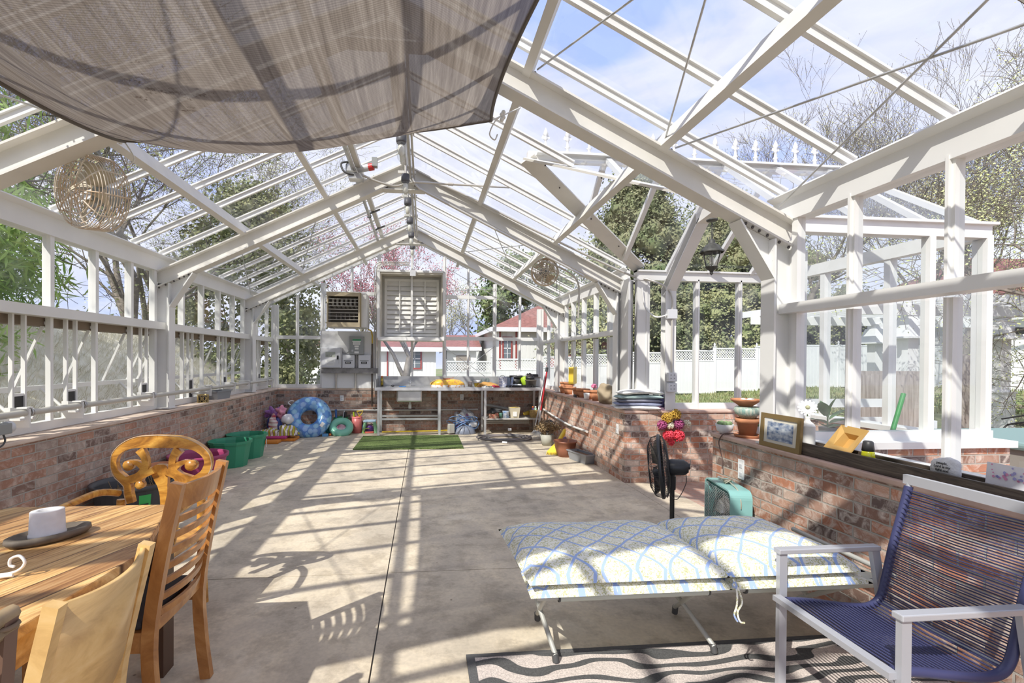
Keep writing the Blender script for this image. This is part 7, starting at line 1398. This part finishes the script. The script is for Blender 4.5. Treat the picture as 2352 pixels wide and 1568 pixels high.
# ---------------- trees ----------------
def tree(name, lab, x, y, h, r0, seed, bark, leafm=None, nleaf=0, ls=.06, spread=.55, levels=5, z0=None, trunk=.28, lean=(0, 0), upw=.25, bare=3, group=None, bushy=3, rmin=.004):
    random.seed(seed); z0 = gz(x, y)-.1 if z0 is None else z0; t = thing(name, lab, 'tree', (x, y, z0)); B_ = MB(); tips = []
    def grow(p, d, L_, r_, lv):
        n = 3 if lv < levels-1 else 2; pts = [p]; rs = [r_]; c = p.copy(); dd = d.copy()
        for i in range(n):
            dd = (dd+Vector((random.gauss(0, .13), random.gauss(0, .13), random.gauss(0, .10)+upw*.12))).normalized(); c = c+dd*L_/n; pts.append(c.copy()); rs.append(max(rmin, r_*(1-.42*(i+1)/n)))
        B_.tube(pts, rs, 7 if lv == 0 else 5 if lv < 2 else 3, caps=False)
        if lv >= levels-2: tips.extend([(p_, dd) for p_ in pts[1:]])
        if lv >= levels: return
        k = bushy if lv else bushy+1
        for i in range(k+(1 if random.random() < .5 else 0)):
            f_ = random.uniform(.45, 1) if i else 1; j = min(n, max(1, int(f_*n+.5))); a = random.uniform(0, 6.28); o_ = dd.orthogonal().normalized(); o_.rotate(Matrix.Rotation(a, 3, dd)); nd_ = (dd*(1-spread*.6)+o_*spread*random.uniform(.6, 1.2)+Vector((0, 0, upw*.4))).normalized()
            grow(pts[j], nd_, L_*random.uniform(.62, .82), rs[j]*random.uniform(.55, .75), lv+1)
    grow(Vector((0, 0, 0)), Vector((lean[0], lean[1], 1)).normalized(), h*trunk, r0, 0)
    B_.build('branches', bark, t, world=False)
    if leafm and tips:
        Lf = MB()
        for i in range(nleaf):
            p, d = random.choice(tips); c = p+Vector((random.gauss(0, ls), random.gauss(0, ls), random.gauss(0, ls))); a = Vector((random.gauss(0, 1), random.gauss(0, 1), random.gauss(0, 1))).normalized()*ls*random.uniform(.5, 1); b2 = a.orthogonal().normalized()*ls*.3
            Lf.add([c-a*.5, c+b2, c+a*.5, c-b2], [(0,1,2,3)])
        Lf.build('foliage', leafm, t, world=False)
    return t
m_bark = mat('grey brown bark', (.20,.17,.14), .9, var=.25, vscale=8); m_barkl = mat('pale grey bark', (.34,.31,.28), .9, var=.2, vscale=8)
lf_y = mat('young yellow green leaf', (.42,.46,.16), .8, col2=(.56,.58,.30), vscale=2); lf_b = mat('spring bud leaf', (.34,.36,.16), .8, col2=(.46,.40,.24), vscale=2); lf_r = mat('redbud blossom', (.50,.13,.17), .8, col2=(.62,.30,.32), vscale=3)
tree('redbud_tree', 'pink blossoming redbud tree behind the shutter', -.38, 12.6, 6.2, .15, 31, m_barkl, lf_r, 9000, .055, .50, 5, trunk=.30, upw=.45)
for i, (x, y, h, lab) in enumerate(((-7.0, 4.6, 14, 'bare budding tree outside the left glass, nearest the shade cloth'), (-7.6, 8.2, 16, 'bare budding tree outside the left glass, second from the camera'), (-6.6, 12.0, 15, 'tall bare budding tree outside the left glass, third from the camera'), (-9, 16, 17, 'tall bare budding tree behind the left rear corner'), (-4.5, 18.5, 15, 'bare budding tree between the left rear corner and the heater'))):
    tree('bare_tree', lab, x, y, h, .20, 40+i, m_bark, lf_y, 7000, .06, .62, 6, trunk=.24, upw=.22)
for i, (x, y, h, lab) in enumerate(((17.5, 20.5, 17, 'tall bare budding tree behind the fence right of the lantern'), (24.5, 20.5, 18, 'tall bare budding tree behind the pergola'), (20.5, 16.5, 13.5, 'bare budding tree seen above the bay eave'))):
    tree('bare_tree', lab, x, y, h, .22, 60+i, m_bark, lf_b, 9000, .09, .5, 6, trunk=.26, upw=.45, rmin=.0065)
tree('budding_tree', 'large tree with pale green new leaves at the right edge', 11.4, 5.8, 13, .22, 71, m_bark, lf_y, 26000, .055, .72, 6, trunk=.22, upw=.10, rmin=.005)
for i in range(7): tree('bare_tree', ('bare grey woodland tree far behind the fence, '+('leftmost', 'second', 'third', 'fourth', 'fifth', 'sixth', 'rightmost')[i]+' of the far row'), -4+i*3.3, 46+(i % 3)*2, 12, .2, 80+i, m_bark, lf_b, 1500, .16, .5, 4, trunk=.28, upw=.4)
def evergreen(name, lab, x, y, h, r_, seed, m_, n, ls, shape='cone', z1=.12, trunkm=m_bark, asp=.35, core=.125):
    random.seed(seed); z0 = gz(x, y)-.1; t = thing(name, lab, 'tree', (x, y, z0)); MB().tube([(0, 0, 0), (0, 0, h*.9)], [r_*.08, .03], 8).build('trunk', trunkm, t, world=False); q = MB(); C_ = []
    for k in range(int(n/160)):
        f_ = random.random(); z = h*(z1+(1-z1)*f_); rr = r_*((1-f_)**.75+.06 if shape == 'cone' else sqrt(max(.02, 1-(2*f_-.9)**2*.8))) ; a = random.uniform(0, 6.28); d_ = random.uniform(.55, 1)*rr; C_.append(Vector((d_*cos(a), d_*sin(a), z)))
    for c in C_:
        if core: q.ball(c, r_*core, 7, 5, bump=.5, sd=c.x)
        for j in range(160):
            g_ = Vector((random.gauss(0, 1), random.gauss(0, 1), random.gauss(0, .7))); p = c+g_*r_*.13; a = Vector((random.gauss(0, 1), random.gauss(0, 1), random.gauss(0, 1))).normalized()*ls*random.uniform(.5, 1.1); b2 = a.orthogonal().normalized()*ls*asp
            q.add([p-a*.5, p+b2, p+a*.5, p-b2], [(0,1,2,3)])
    q.build('foliage', m_, t, world=False); return t
g_ced = mat('dark cedar green', (.12,.16,.07), .9, col2=(.29,.28,.16), vscale=.9); g_pine = mat('bright pine green', (.24,.42,.07), .8, col2=(.46,.60,.18), vscale=1.2); g_mag = mat('magnolia green', (.07,.12,.04), .5, col2=(.22,.26,.10), vscale=1.2); g_hol = mat('olive shrub green', (.17,.21,.08), .7, col2=(.37,.37,.18), vscale=1.3)
evergreen('cedar_tree', 'dark green cedar tree left of the lantern behind the fence', 11.6, 25.0, 11.0, 4.6, 1, g_ced, 44000, .19, z1=.05, core=.10); evergreen('cedar_tree', 'dark green cedar tree right of the lantern behind the fence', 17.2, 26.5, 10.4, 4.6, 2, g_ced, 44000, .19, z1=.05, core=.10)
for i, x in enumerate((8.6, 11.6, 14.6, 17.6, 20.6)): evergreen('evergreen_shrub', ('leftmost', 'second', 'middle', 'fourth', 'rightmost')[i]+' dark evergreen shrub in the row right behind the fence', x, 22.6, 4.4+.4*(i % 2), 2.1, 10+i, g_ced if i % 2 else g_hol, 14000, .17, 'round', .1)
evergreen('pine_tree', 'bright green pine tree outside the left windows', -6.4, 6.0, 5.4, 1.9, 20, g_pine, 24000, .30, 'round', .25, asp=.05, core=0); evergreen('pine_tree', 'smaller bright green pine outside the nearest left window', -6.2, 3.0, 4.6, 1.5, 22, g_pine, 16000, .30, 'round', .25, asp=.05, core=0)
evergreen('evergreen_tree', 'olive green leafy tree outside the left rear corner', -4.6, 14.0, 6.4, 2.0, 24, g_hol, 24000, .12, 'round', .02, core=.07); evergreen('magnolia_tree', 'round green magnolia tree behind the white house', 9.2, 42, 10.2, 4.6, 26, g_mag, 12000, .34, 'round', .25)
evergreen('evergreen_tree', 'dark leafy tree beyond the house at the far right', 21, 27, 8.5, 4, 28, g_hol, 8000, .2, 'round', .1)
